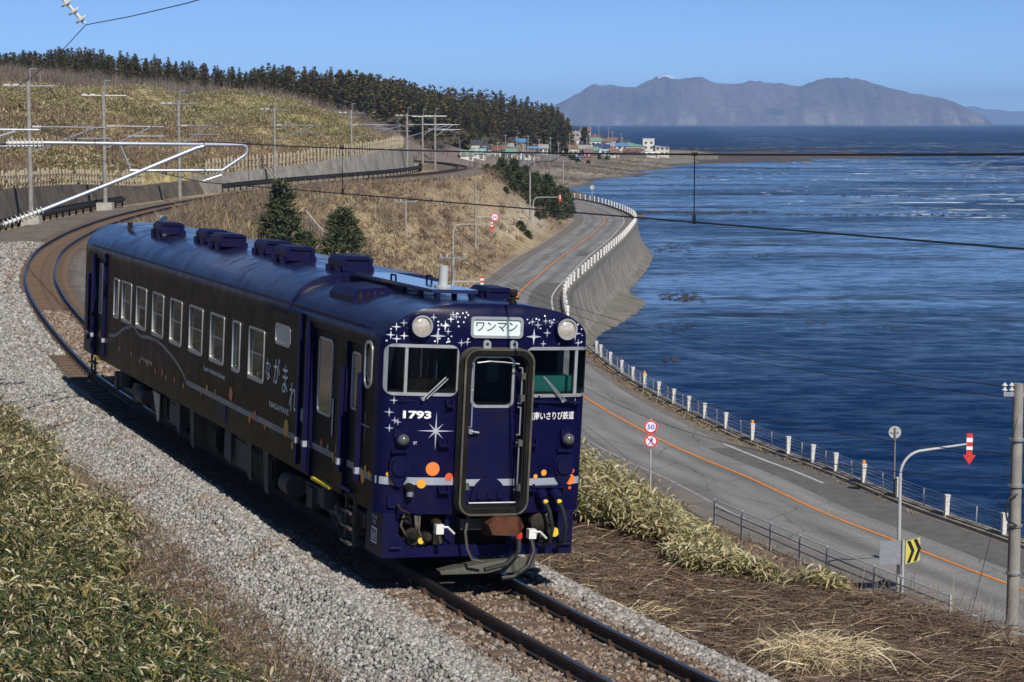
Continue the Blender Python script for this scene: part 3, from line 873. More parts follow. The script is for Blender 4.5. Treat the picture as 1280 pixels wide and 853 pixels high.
# ------------------------------------------------------------------ cable fence with concrete posts on the sea side
def wp(P, N, y, off, z):
    i = idx_at(P, y)
    return Vector((P[i, 0] + N[i, 0] * off, P[i, 1] + N[i, 1] * off, z))
def along(P, y):
    """interpolated point and normal at a given Y"""
    i = idx_at(P, y)
    return i
M_POST = pm('post_paint', (0.62, 0.62, 0.60), 0.6, var=0.12, scale=12, dirt=(0.25, 0.23, 0.2), dscale=9, damt=0.7)
M_AMBER = pm('amber_reflector', (0.8, 0.28, 0.02), 0.35, var=0.05)
def cable_fence():
    e = empty('cable_guard_fence', (12.5, 88, ROAD_Z + 0.13))
    tag(e, 'cable guard fence with square white posts along the sea edge of the road', 'guard fence')
    org = Vector(e.location)
    ys = [129, 126.9, 122.8, 118.6, 115.2, 112.0, 108.6, 105.6, 102.8, 100.2, 96.9, 93.3, 89.4, 87.1, 84.9, 82.1, 78.9, 75.2, 71.6, 67.6, 63.6, 59.6, 55.6]
    pts = []
    pm_ = MB()
    for z0, z1, w in ((0, 0.78, 0.085), ):
        pm_.box(-w, w, -w, w, z0, z1)
    for k in range(6):
        pm_.box(-0.09, 0.09, -0.09, 0.09, 0.1 + k * 0.12, 0.13 + k * 0.12)
    pm_.box(-0.1, 0.1, -0.1, 0.1, 0.78, 0.82)
    me = pm_.mesh('post', M_POST)
    st = MB().tube([(0, 0, 0), (0, 0, 0.72)], 0.03, 6).mesh('stake', M_GREYP)
    rf = MB().tube([(0, 0, 0.82), (0, 0, 0.97)], [0.075, 0.06], 8).mesh('reflector', M_AMBER)
    for k, y in enumerate(ys):
        p = wp(ROAD, RN, y, sea_edge(y) + 0.1, ROAD_Z + 0.13)
        # slide along the line to the exact Y
        p.x += (y - p.y) * (ROAD[idx_at(ROAD, y + 1)][0] - ROAD[idx_at(ROAD, y - 1)][0]) / (ROAD[idx_at(ROAD, y + 1)][1] - ROAD[idx_at(ROAD, y - 1)][1]); p.y = y
        pts.append(p)
        o = link('post', me, e); o.location = p - org
        o.rotation_euler = (0, random.uniform(-0.02, 0.02), 0.2)
        if k in (5, 11, 15):
            r = link('reflector', rf, o)
    for a, b in zip(pts[:-1], pts[1:]):
        o = link('stake', st, e); o.location = (a + b) / 2 - org + Vector((0.08, 0, 0))
    for h in (0.18, 0.33, 0.48, 0.63, 0.74):
        m = MB().tube([p - org + Vector((0.10, 0, h)) for p in pts], 0.011, 5)
        m.build('cable', M_STEEL, e)
cable_fence()

def guard_rail():
    e = empty('guardrail', wp(ROAD, RN, 220, sea_edge(220) + 0.1, ROAD_Z + 0.22))
    tag(e, 'white railing with closely set posts on top of the curved sea wall', 'guardrail')
    org = Vector(e.location)
    post = MB()
    post.box(-0.09, 0.09, -0.11, 0.11, 0, 0.86)
    post.box(-0.11, 0.11, -0.13, 0.13, 0.66, 0.80)
    me = post.mesh('post', M_WHITE)
    i0, i1 = idx_at(ROAD, 153), idx_at(ROAD, 428)
    line = []
    for k, i in enumerate(range(i0, i1)):
        y = ROAD[i, 1]
        p = Vector((ROAD[i, 0] + RN[i, 0] * (sea_edge(y) + 0.1), ROAD[i, 1] + RN[i, 1] * (sea_edge(y) + 0.1), ROAD_Z + 0.22))
        line.append(p - org)
        if k % 4 == 0:
            o = link('post', me, e); o.location = p - org
            o.rotation_euler = (0, 0, math.atan2(RT[i, 1], RT[i, 0]) - math.pi / 2)
    for h in (0.32, 0.56, 0.80):
        MB().tube([p + Vector((0, 0, h)) for p in line], 0.022, 6).build('rail', M_GREYP, e)
guard_rail()

def pipe_fence():
    e = empty('pipe_fence', (10.2, 66.5, ROAD_Z))
    tag(e, 'low grey pipe fence between the road and the sasa bank', 'fence')
    org = Vector(e.location)
    pts = []
    for k in range(8):
        y = 74 - k * 2.05
        i = idx_at(ROAD, y + 1.1)
        p = ROAD[i] - RN[i] * (land_edge(y) + 0.15)
        pts.append(Vector((p[0], p[1], ROAD_Z)) - org)
        MB().tube([pts[-1] + Vector((0, 0, -0.1)), pts[-1] + Vector((0, 0, 0.98))], 0.038, 8).build('post', M_GREYP, e)
    for h in (0.42, 0.68, 0.94):
        MB().tube([p + Vector((0, 0, h)) for p in pts], 0.024, 6).build('rail', M_GREYP, e)
pipe_fence()

# ------------------------------------------------------------------ lettering helper
def text_polys(body, size, bold=0.0):
    """outline mesh of a text, as (verts2d, faces)"""
    cu = bpy.data.curves.new('t', 'FONT')
    cu.body = body; cu.size = size; cu.align_x = 'CENTER'; cu.align_y = 'CENTER'; cu.resolution_u = 3
    if bold: cu.offset = bold
    ob = bpy.data.objects.new('t', cu); COL.objects.link(ob)
    dg = bpy.context.evaluated_depsgraph_get()
    me = bpy.data.meshes.new_from_object(ob.evaluated_get(dg))
    V = [(v.co.x, v.co.y) for v in me.vertices]; F = [tuple(p.vertices) for p in me.polygons]
    bpy.data.objects.remove(ob); bpy.data.curves.remove(cu); bpy.data.meshes.remove(me)
    return V, F
def text_obj(name, body, size, fn, mat, parent, width=None, height=None, bold=0.0):
    V, F = text_polys(body, size, bold)
    if width:
        x0, x1 = min(v[0] for v in V), max(v[0] for v in V)
        y0, y1 = min(v[1] for v in V), max(v[1] for v in V)
        sx = width / (x1 - x0); sy = (height / (y1 - y0)) if height else sx
        V = [((x - (x0 + x1) / 2) * sx, (y - (y0 + y1) / 2) * sy) for x, y in V]
    m = MB(); m.add([fn(u, v) for u, v in V], F)
    return m.build(name, mat, parent, fix=False)

# ------------------------------------------------------------------ signs
M_SIGNRED = pm('sign_red', (0.60, 0.03, 0.035), 0.4, var=0.04)
M_SIGNWHITE = pm('sign_white', (0.80, 0.80, 0.80), 0.4, var=0.03)
M_SIGNBLUE = pm('sign_blue', (0.03, 0.10, 0.50), 0.4, var=0.04)
M_YEL = pm('chevron_yellow', (0.66, 0.58, 0.10), 0.45, var=0.06, scale=3, dirt=(0.35, 0.32, 0.12), dscale=4, damt=0.4)
def round_sign(parent, c, r, face='speed', ry=0.0):
    """disc facing -Y at c: rim, white field, blue figure"""
    def fn(u, v, d): return (c[0] + u, c[1] + d, c[2] + v)
    def f2(d): return lambda u, v: (c[0] + u, c[1] + d, c[2] + v)
    d = MB().prism(circle(0, 0, r, 24), fn, 0, 0.02).build('sign_disc', M_SIGNRED if face != 'back' else M_GREYP, parent)
    if face == 'back':
        MB().box(c[0] - r * 0.7, c[0] + r * 0.7, c[1] - 0.03, c[1], c[2] - 0.03, c[2] + 0.03).build('bracket', M_STEEL, parent)
        return
    MB().prism(circle(0, 0, r * 0.97, 24), fn, -0.004, 0).build('rim_edge', M_SIGNWHITE, d)
    MB().prism(circle(0, 0, r * 0.95, 24), fn, -0.008, -0.004).build('rim', M_SIGNRED, d)
    MB().prism(circle(0, 0, r * 0.74, 24), fn, -0.012, -0.008).build('field', M_SIGNWHITE, d)
    if face == 'speed':
        text_obj('numerals', '50', 0.3, f2(-0.016), M_SIGNBLUE, d, r * 1.02, r * 0.72, 0.006)
    else:
        m = MB()
        m.prism(circle(0.02, r * 0.42, r * 0.12, 10), fn, -0.016, -0.012)
        m.prism([(-0.05, 0.28 * r), (0.08, 0.28 * r), (0.05, -0.1 * r), (-0.04, -0.1 * r)], fn, -0.016, -0.012)
        m.prism([(-0.04, -0.1 * r), (0.0, -0.1 * r), (-0.08, -0.55 * r), (-0.12, -0.5 * r)], fn, -0.016, -0.012)
        m.prism([(0.01, -0.1 * r), (0.05, -0.1 * r), (0.11, -0.5 * r), (0.07, -0.55 * r)], fn, -0.016, -0.012)
        m.build('walker', M_SIGNBLUE, d)
        s = r * 0.05; q = r * 0.53
        MB().prism([(-q - s, q - s), (-q + s, q + s), (q + s, -q + s), (q - s, -q - s)], fn, -0.020, -0.016).build('slash', M_SIGNRED, d)
i = idx_at(ROAD, 83)
b = ROAD[i] - RN[i] * (land_edge(83) + 0.2)
sg = empty('road_sign', (5.5, 81.6, ROAD_Z - 0.1))
tag(sg, 'round 50 speed sign above a no-walking sign on a thin post at the road edge', 'road sign')
MB().tube([(0, 0, -0.4), (0, 0, 2.95)], 0.032, 8).build('post', M_GREYP, sg)
round_sign(sg, (0, -0.06, 2.62), 0.275, 'speed')
round_sign(sg, (0, -0.06, 2.05), 0.275, 'walk')
sg = empty('road_sign', (14.72, 79.1, ROAD_Z + 0.1))
tag(sg, 'round road sign seen from its grey back, on a post at the sea edge', 'road sign')
MB().tube([(0, 0, -0.1), (0, 0, 2.75)], 0.034, 8).build('post', M_WOOD, sg)
round_sign(sg, (0, 0.05, 2.56), 0.24, 'back')

# snow-season edge markers: curved pole with an arm over the road and a striped down-arrow
def arrow_marker(name_label, base, arm_dx, arm_dy, h, z_sag=0.0, r=0.05, big=1.0, curved=True):
    e = empty('edge_marker_pole', base)
    tag(e, name_label, 'edge marker', 'striped arrow markers over the road edge')
    R = 0.75 if curved else 0.02
    d = Vector((arm_dx, arm_dy, 0)); Ln = d.length; d.normalize()
    pts = [Vector((0, 0, -0.5)), Vector((0, 0, h * 0.5)), Vector((0, 0, h - R))]
    for k in range(1, 9):
        a = math.pi / 2 * k / 8
        pts.append(d * (R * (1 - math.cos(a))) + Vector((0, 0, h - R + R * math.sin(a))))
    pts.append(d * Ln + Vector((0, 0, h + z_sag)))
    rr = [r * 1.25, r * 1.15, r] + [r * 0.9] * 8 + [r * 0.6]
    MB().tube(pts, rr, 10).build('pole', M_GREYP, e, smooth=True)
    c = d * (Ln + 0.1) + Vector((0, 0, h + z_sag))
    w = 0.095 * big
    seg = 0.135 * big
    for k in range(5):
        z1 = 0.33 * big - k * seg
        MB().box(c.x - w, c.x + w, c.y - 0.02, c.y + 0.02, c.z + z1 - seg, c.z + z1).build('stripe', M_RED if k % 2 == 0 else M_SIGNWHITE, e)
    zb = c.z + 0.33 * big - 5 * seg
    def fn(u, v, dd): return (c.x + u, c.y + dd, zb + v)
    MB().prism([(-0.2 * big, 0), (0.2 * big, 0), (0, -0.3 * big)], fn, -0.022, 0.022).build('arrow_head', M_RED, e)
    return e
arrow_marker('tall curved arrow marker beside the chevron sign in the foreground', (12.0, 63.5, ROAD_Z), 2.1, 0.35, 4.42, 0.16)
arrow_marker('arrow marker whose arm shows just above the railcar roof', (-3.65, 128, ROAD_Z), 1.7, 0, 4.75, 0.0, curved=False)
arrow_marker('arrow marker on a curved pole at the foot of the brown slope', (-5.45, 192.5, ROAD_Z), 3.5, 0.2, 5.15, 0.0)
arrow_marker('farthest arrow marker, in front of the dark pine thicket', (2.7, 264, ROAD_Z), 3.3, 0.2, 5.1, 0.0)

# chevron boards on their own post
cv = empty('chevron_sign', (12.02, 62.9, ROAD_Z))
tag(cv, 'pair of yellow and black chevron boards on a post in a V', 'chevron sign')
MB().tube([(0, 0, -0.4), (0, 0, 1.75)], 0.04, 8).build('post', M_GREYP, cv)
def board(parent, ang, width, show):
    u = Vector((math.cos(ang), math.sin(ang), 0)); n = Vector((u.y, -u.x, 0))
    o0 = u * 0.03 + n * 0.05
    def fn(a, b_, d): p = o0 + u * a + n * d; return (p.x, p.y, 0.98 + b_)
    h = 0.75
    b_ = MB().prism([(0, 0), (width, 0), (width, h), (0, h)], fn, 0, 0.02).build('board', M_STEEL, parent)
    if show:
        MB().prism([(0.01, 0.01), (width - 0.01, 0.01), (width - 0.01, h - 0.01), (0.01, h - 0.01)], fn, 0.02, 0.024).build('yellow_face', M_YEL, b_)
        for s in (0.06, 0.42):
            q = width * 0.30; t = 0.2
            MB().prism([(s * width / 0.8, 0.03), (s * width / 0.8 + t, 0.03), (s * width / 0.8 + t + q, h / 2), (s * width / 0.8 + q, h / 2)], fn, 0.024, 0.028).build('chevron', M_BLACK, b_)
            MB().prism([(s * width / 0.8 + q, h / 2), (s * width / 0.8 + t + q, h / 2), (s * width / 0.8 + t, h - 0.03), (s * width / 0.8, h - 0.03)], fn, 0.024, 0.028).build('chevron', M_BLACK, b_)
    else:
        for z in (0.14, 0.42, 0.64):
            MB().prism([(0.0, z), (width, z), (width, z + 0.04), (0.0, z + 0.04)], fn, 0.02, 0.045).build('stiffener', M_STEEL, b_)
board(cv, RAD(48), 0.85, True)
board(cv, RAD(186), 0.70, False)
for ch in cv.children:
    pass
# ------------------------------------------------------------------ railway track
CANT = 0.052
def cant_at(y): return float(np.interp(y, [-30, 150, 190, 210], [CANT, CANT, 0.02, 0.0]))
def railmat():
    m, N, L, B = nodes_of('rail_steel')
    ge = N.new('ShaderNodeNewGeometry')
    sp_ = N.new('ShaderNodeSeparateXYZ'); L.new(ge.outputs['Normal'], sp_.inputs[0])
    mr = N.new('ShaderNodeMapRange'); mr.inputs['From Min'].default_value = 0.9; mr.inputs['From Max'].default_value = 0.99
    L.new(sp_.outputs['Z'], mr.inputs['Value'])
    tc = N.new('ShaderNodeTexCoord')
    nz = N.new('ShaderNodeTexNoise'); nz.inputs['Scale'].default_value = 6; nz.inputs['Detail'].default_value = 6
    L.new(tc.outputs['Object'], nz.inputs['Vector'])
    cr = N.new('ShaderNodeValToRGB')
    cr.color_ramp.elements[0].position = 0.3; cr.color_ramp.elements[0].color = (0.030, 0.018, 0.012, 1)
    cr.color_ramp.elements[1].position = 0.75; cr.color_ramp.elements[1].color = (0.085, 0.045, 0.025, 1)
    L.new(nz.outputs['Fac'], cr.inputs['Fac'])
    mx = N.new('ShaderNodeMix'); mx.data_type = 'RGBA'
    L.new(mr.outputs[0], mx.inputs['Factor']); L.new(cr.outputs[0], mx.inputs['A']); mx.inputs['B'].default_value = (0.24, 0.235, 0.235, 1)
    L.new(mx.outputs['Result'], B.inputs['Base Color'])
    L.new(mr.outputs[0], B.inputs['Metallic'])
    m2 = N.new('ShaderNodeMapRange'); m2.inputs['To Min'].default_value = 0.8; m2.inputs['To Max'].default_value = 0.40
    L.new(mr.outputs[0], m2.inputs['Value']); L.new(m2.outputs[0], B.inputs['Roughness'])
    return m
M_RAIL = railmat()
M_SLEEPER = pm('sleeper_wood', (0.115, 0.075, 0.05), 0.9, var=0.35, scale=5, bump=0.5, bscale=30, dirt=(0.17, 0.11, 0.07), dscale=3, damt=0.6)
M_RUST = pm('rusty_iron', (0.075, 0.036, 0.02), 0.85, var=0.3, scale=20)
track = empty('railway_track', (0, 0, 0))
tag(track, 'curving single railway track with rusty rails on wooden sleepers', 'railway track')
def on_track(i, off, h):
    """point at lateral offset and height in the canted track plane"""
    c = cant_at(TRACK[i, 1])
    o = off * math.cos(c) + h * math.sin(c)
    return (TRACK[i, 0] + TN[i, 0] * o, TRACK[i, 1] + TN[i, 1] * o, -off * math.sin(c) + h * math.cos(c))
RP = [(-0.0325, 0), (0.0325, 0), (0.0325, -0.04), (0.009, -0.05), (0.009, -0.13), (0.061, -0.142), (0.061, -0.153), (-0.061, -0.153), (-0.061, -0.142), (-0.009, -0.13), (-0.009, -0.05), (-0.0325, -0.04)]
for s in (-0.566, 0.566):
    m = MB(); V, F = [], []
    n = len(RP)
    for i in range(len(TRACK)):
        for u, v in RP:
            V.append(on_track(i, s + u, v))
    for i in range(len(TRACK) - 1):
        for k in range(n):
            k2 = (k + 1) % n
            F.append((i * n + k, (i + 1) * n + k, (i + 1) * n + k2, i * n + k2))
    m.add(V, F)
    m.build('rail', M_RAIL, track)
# sleepers
sl = MB()
sl.box(-1.05, 1.05, -0.10, 0.10, -0.32, -0.158)
sl_me = sl.mesh('sleeper', M_SLEEPER)
bm = bmesh.new(); bm.from_mesh(sl_me); bmesh.ops.bevel(bm, geom=bm.edges[:], offset=0.012, segments=1, affect='EDGES'); bm.to_mesh(sl_me); bm.free()
tp = MB()
for sx in (-1, 1):
    tp.box(sx * 0.075 - 0.035, sx * 0.075 + 0.035, -0.05, 0.05, -0.158, -0.125)
    tp.box(sx * 0.09 - 0.02, sx * 0.09 + 0.02, -0.02, 0.02, -0.125, -0.09)
tp_me = tp.mesh('tie_plate', M_RUST)
dist = 0.0
cum = np.r_[0, np.cumsum(np.linalg.norm(np.diff(TRACK, axis=0), axis=1))]
start = cum[idx_at(TRACK, 6)]
k = 0
while True:
    sd = start + k * 0.62
    k += 1
    x = np.interp(sd, cum, TRACK[:, 0]); y = np.interp(sd, cum, TRACK[:, 1])
    if y > 160 or k > 290:
        break
    i = idx_at(TRACK, y)
    if 27.5 < y < 43.5 and (k % 2):                 # wholly under the railcar
        continue
    o = link('sleeper', sl_me, track)
    o.location = (x, y, random.uniform(-0.012, 0.004))
    o.rotation_euler = (0, cant_at(y), math.atan2(TN[i, 1], TN[i, 0]) + random.uniform(-0.01, 0.01))
    if y < 27 or 46 < y < 70:
        for s in (-0.566, 0.566):
            t = link('tie_plate', tp_me, o); t.location = (s, 0, 0)

# ballast bed
def left_out(y): return float(np.interp(y, [0, 36, 50, 62, 95, 108, 200], [2.65, 2.65, 3.4, 5.2, 6.0, 5.4, 3.2]))
def right_out(y): return float(np.interp(y, [0, 30, 60, 200], [2.45, 2.45, 2.6, 2.9]))
def bed_z(off, y):
    """height of the ballast surface (track plane) at a lateral offset"""
    lo, ro = left_out(y), right_out(y)
    if -1.75 <= off <= 1.5:
        return -0.185
    if off < 0:
        return -0.185 - 0.52 * min(1.0, (-1.75 - off) / max(0.3, lo - 1.75)) * (1 if lo < 3 else 0.7)
    return -0.185 - 0.42 * min(1.0, (off - 1.5) / (ro - 1.5))
def ballast_bed():
    m, N, L, B = nodes_of('ballast')
    tc = N.new('ShaderNodeTexCoord')
    vo = N.new('ShaderNodeTexVoronoi'); vo.inputs['Scale'].default_value = 14
    L.new(tc.outputs['Object'], vo.inputs['Vector'])
    nz = N.new('ShaderNodeTexNoise'); nz.inputs['Scale'].default_value = 0.7; nz.inputs['Detail'].default_value = 8
    L.new(tc.outputs['Object'], nz.inputs['Vector'])
    at = N.new('ShaderNodeAttribute'); at.attribute_name = 'tint'
    sx = N.new('ShaderNodeSeparateColor'); L.new(vo.outputs['Color'], sx.inputs[0])
    mr = N.new('ShaderNodeMapRange'); mr.inputs['To Min'].default_value = 0.45; mr.inputs['To Max'].default_value = 1.35
    L.new(sx.outputs[0], mr.inputs['Value'])
    vm = N.new('ShaderNodeVectorMath'); vm.operation = 'SCALE'
    L.new(at.outputs['Color'], vm.inputs[0]); L.new(mr.outputs[0], vm.inputs['Scale'])
    n2 = N.new('ShaderNodeMapRange'); n2.inputs['From Min'].default_value = 0.3; n2.inputs['From Max'].default_value = 0.7; n2.inputs['To Min'].default_value = 0.75; n2.inputs['To Max'].default_value = 1.2
    L.new(nz.outputs['Fac'], n2.inputs['Value'])
    v2 = N.new('ShaderNodeVectorMath'); v2.operation = 'SCALE'
    L.new(vm.outputs[0], v2.inputs[0]); L.new(n2.outputs[0], v2.inputs['Scale'])
    L.new(v2.outputs[0], B.inputs['Base Color'])
    B.inputs['Roughness'].default_value = 0.95
    bp = N.new('ShaderNodeBump'); bp.inputs['Distance'].default_value = 0.05; bp.inputs['Strength'].default_value = 0.9; bp.invert = True
    L.new(vo.outputs['Distance'], bp.inputs['Height']); L.new(bp.outputs[0], B.inputs['Normal'])
    V, C = [], []
    us = [-1.0, -0.85, -0.7, -0.55, -0.4, -0.3, -0.2]
    nt = 26
    sel = range(idx_at(TRACK, 2), idx_at(TRACK, 310))
    for i in sel:
        y = TRACK[i, 1]; lo, ro = left_out(y), right_out(y)
        for j in range(nt):
            off = -lo - 0.25 + (lo + ro + 0.5) * j / (nt - 1)
            z = bed_z(off, y)
            if j in (0, nt - 1): z -= 0.40
            V.append(on_track(i, off, z + random.uniform(-0.012, 0.012)))
            a = 1 if abs(off) < 0.95 else max(0, 1 - (abs(off) - 0.95) / 0.55)
            g = np.array((0.175, 0.17, 0.16)); br = np.array((0.125, 0.080, 0.054))
            f = min(1.0, max(0.0, (y - 95) / 25)); f = min(1.0, max(0.0, (y - 74) / 22)); g = g * (1 - 0.75 * f) + np.array((0.19, 0.15, 0.11)) * 0.75 * f
            C.append(g * (1 - a) + br * a)
    n = len(list(sel))
    i = np.arange(n - 1)[:, None] * nt + np.arange(nt - 1)[None]
    F = np.stack([i, i + 1, i + nt + 1, i + nt], -1).reshape(-1, 4)
    np_mesh('ballast_bed', V, F, m, col=np.array(C), kind='structure')
ballast_bed()

def ballast_stones():
    base = np.array([(-1, -1, -1), (1, -1, -1), (1, 1, -1), (-1, 1, -1), (-1, -1, 1), (1, -1, 1), (1, 1, 1), (-1, 1, 1)], float)
    fq = np.array([(0, 3, 2, 1), (4, 5, 6, 7), (0, 1, 5, 4), (1, 2, 6, 5), (2, 3, 7, 6), (3, 0, 4, 7)])
    pts, size, col = [], [], []
    r = RNG
    gl = np.array((0.345, 0.34, 0.325)); rust = np.array((0.21, 0.135, 0.085))
    def scatter(y0, y1, d0, d1, dens, s0, rustf, sink):
        i0, i1 = idx_at(TRACK, y0), idx_at(TRACK, y1)
        n = int((cum[i1] - cum[i0]) * (d1 - d0) * dens)
        sd = r.uniform(cum[i0], cum[i1], n); off = r.uniform(d0, d1, n)
        for a, o in zip(sd, off):
            y = float(np.interp(a, cum, TRACK[:, 1]))
            i = min(int(np.searchsorted(cum, a)), len(TRACK) - 1)
            o2 = max(min(o, right_out(y)), -left_out(y))
            if abs(o2 - o) > 0.35: continue
            if abs(abs(o2) - 0.566) < 0.07: continue
            z = bed_z(o2, y)
            c = on_track(i, o2, z + s0 * sink)
            t = a - cum[i]
            pts.append((c[0] + TT[i, 0] * t, c[1] + TT[i, 1] * t, c[2])); size.append(s0 * r.uniform(0.45, 1.2))
            f = min(1, max(0, rustf + 0.45 * max(0.0, 1.45 - abs(o2)) / 0.6 * (abs(o2) > 1.1) + r.normal(0, 0.22)))
            # patches where the stone is stained by fallen leaves and rust
            q_ = math.sin(pts[-1][0] * 1.9 + 2 + math.sin(pts[-1][1] * 2.3)) * math.sin(pts[-1][1] * 1.3 + 0.7 + math.sin(pts[-1][0] * 3.1)) - 0.45
            if abs(o2) > 1.2 and r.uniform() < 0.9 * q_: f = min(1, f + 0.6)
            col.append((gl * (1 - f) + rust * f) * r.uniform(0.45, 1.35))
    scatter(18, 30, -2.75, -1.15, 760, 0.0275, 0.08, 0.35)
    scatter(30, 42, -2.75, -1.25, 640, 0.030, 0.07, 0.35)
    scatter(42, 54, -4.0, -1.2, 330, 0.042, 0.06, 0.35)
    scatter(54, 72, -5.2, -0.7, 150, 0.055, 0.10, 0.3)
    scatter(72, 104, -5.8, -0.8, 42, 0.075, 0.25, 0.2)
    scatter(18, 27, -1.15, -0.62, 330, 0.028, 0.65, 0.2)
    scatter(16, 27, -0.5, 0.5, 260, 0.028, 0.75, 0.2)
    scatter(16, 27, 0.62, 1.15, 260, 0.028, 0.7, 0.2)
    scatter(16, 34, 1.15, 2.45, 560, 0.031, 0.10, 0.35)
    scatter(46, 66, -0.5, 0.6, 90, 0.05, 0.8, 0.15)
    # stray stones that have rolled off the shoulder
    for _ in range(2600):
        a = r.uniform(cum[idx_at(TRACK, 16)], cum[idx_at(TRACK, 46)]); i = min(int(np.searchsorted(cum, a)), len(TRACK) - 1)
        o = -2.6 - abs(r.normal(0, 0.35)) if r.uniform() < 0.7 else 2.4 + abs(r.normal(0, 0.3))
        x_, y_ = TRACK[i] + TN[i] * o + TT[i] * (a - cum[i])
        pts.append((x_, y_, None)); size.append(0.028 * r.uniform(0.6, 1.2)); col.append(gl * r.uniform(0.45, 1.1))
    nn = [k for k, p in enumerate(pts) if p[2] is None]
    zz = height(np.array([pts[k][0] for k in nn]), np.array([pts[k][1] for k in nn]))
    for k, z_ in zip(nn, zz): pts[k] = (pts[k][0], pts[k][1], z_ + 0.012)
    P = np.array(pts); S = np.array(size); C = np.array(col)
    n = len(P)
    V = base[None] * (1 + r.uniform(-0.42, 0.25, (n, 8, 3)))
    V = V * (S[:, None, None] * r.uniform(0.55, 1.15, (n, 1, 3)))
    q = r.normal(size=(n, 4)); q /= np.linalg.norm(q, axis=1)[:, None]
    w, x, y, z = q.T
    R = np.stack([np.stack([1 - 2 * (y * y + z * z), 2 * (x * y - z * w), 2 * (x * z + y * w)], -1),
                  np.stack([2 * (x * y + z * w), 1 - 2 * (x * x + z * z), 2 * (y * z - x * w)], -1),
                  np.stack([2 * (x * z - y * w), 2 * (y * z + x * w), 1 - 2 * (x * x + y * y)], -1)], 1)
    V = np.einsum('nij,nkj->nki', R, V) + P[:, None]
    F = (fq[None] + (np.arange(n) * 8)[:, None, None]).reshape(-1, 4)
    m = pm('crushed_stone', (0, 0, 0), 0.9, var=0.15, scale=30, tint=True)
    o = np_mesh('ballast_stones', V.reshape(-1, 3), F, m, col=np.repeat(C, 8, 0), kind='stuff')
    tag(o, 'loose crushed grey ballast stones along the track', 'ballast')
    return n
NST = ballast_stones()
print('stones', NST)
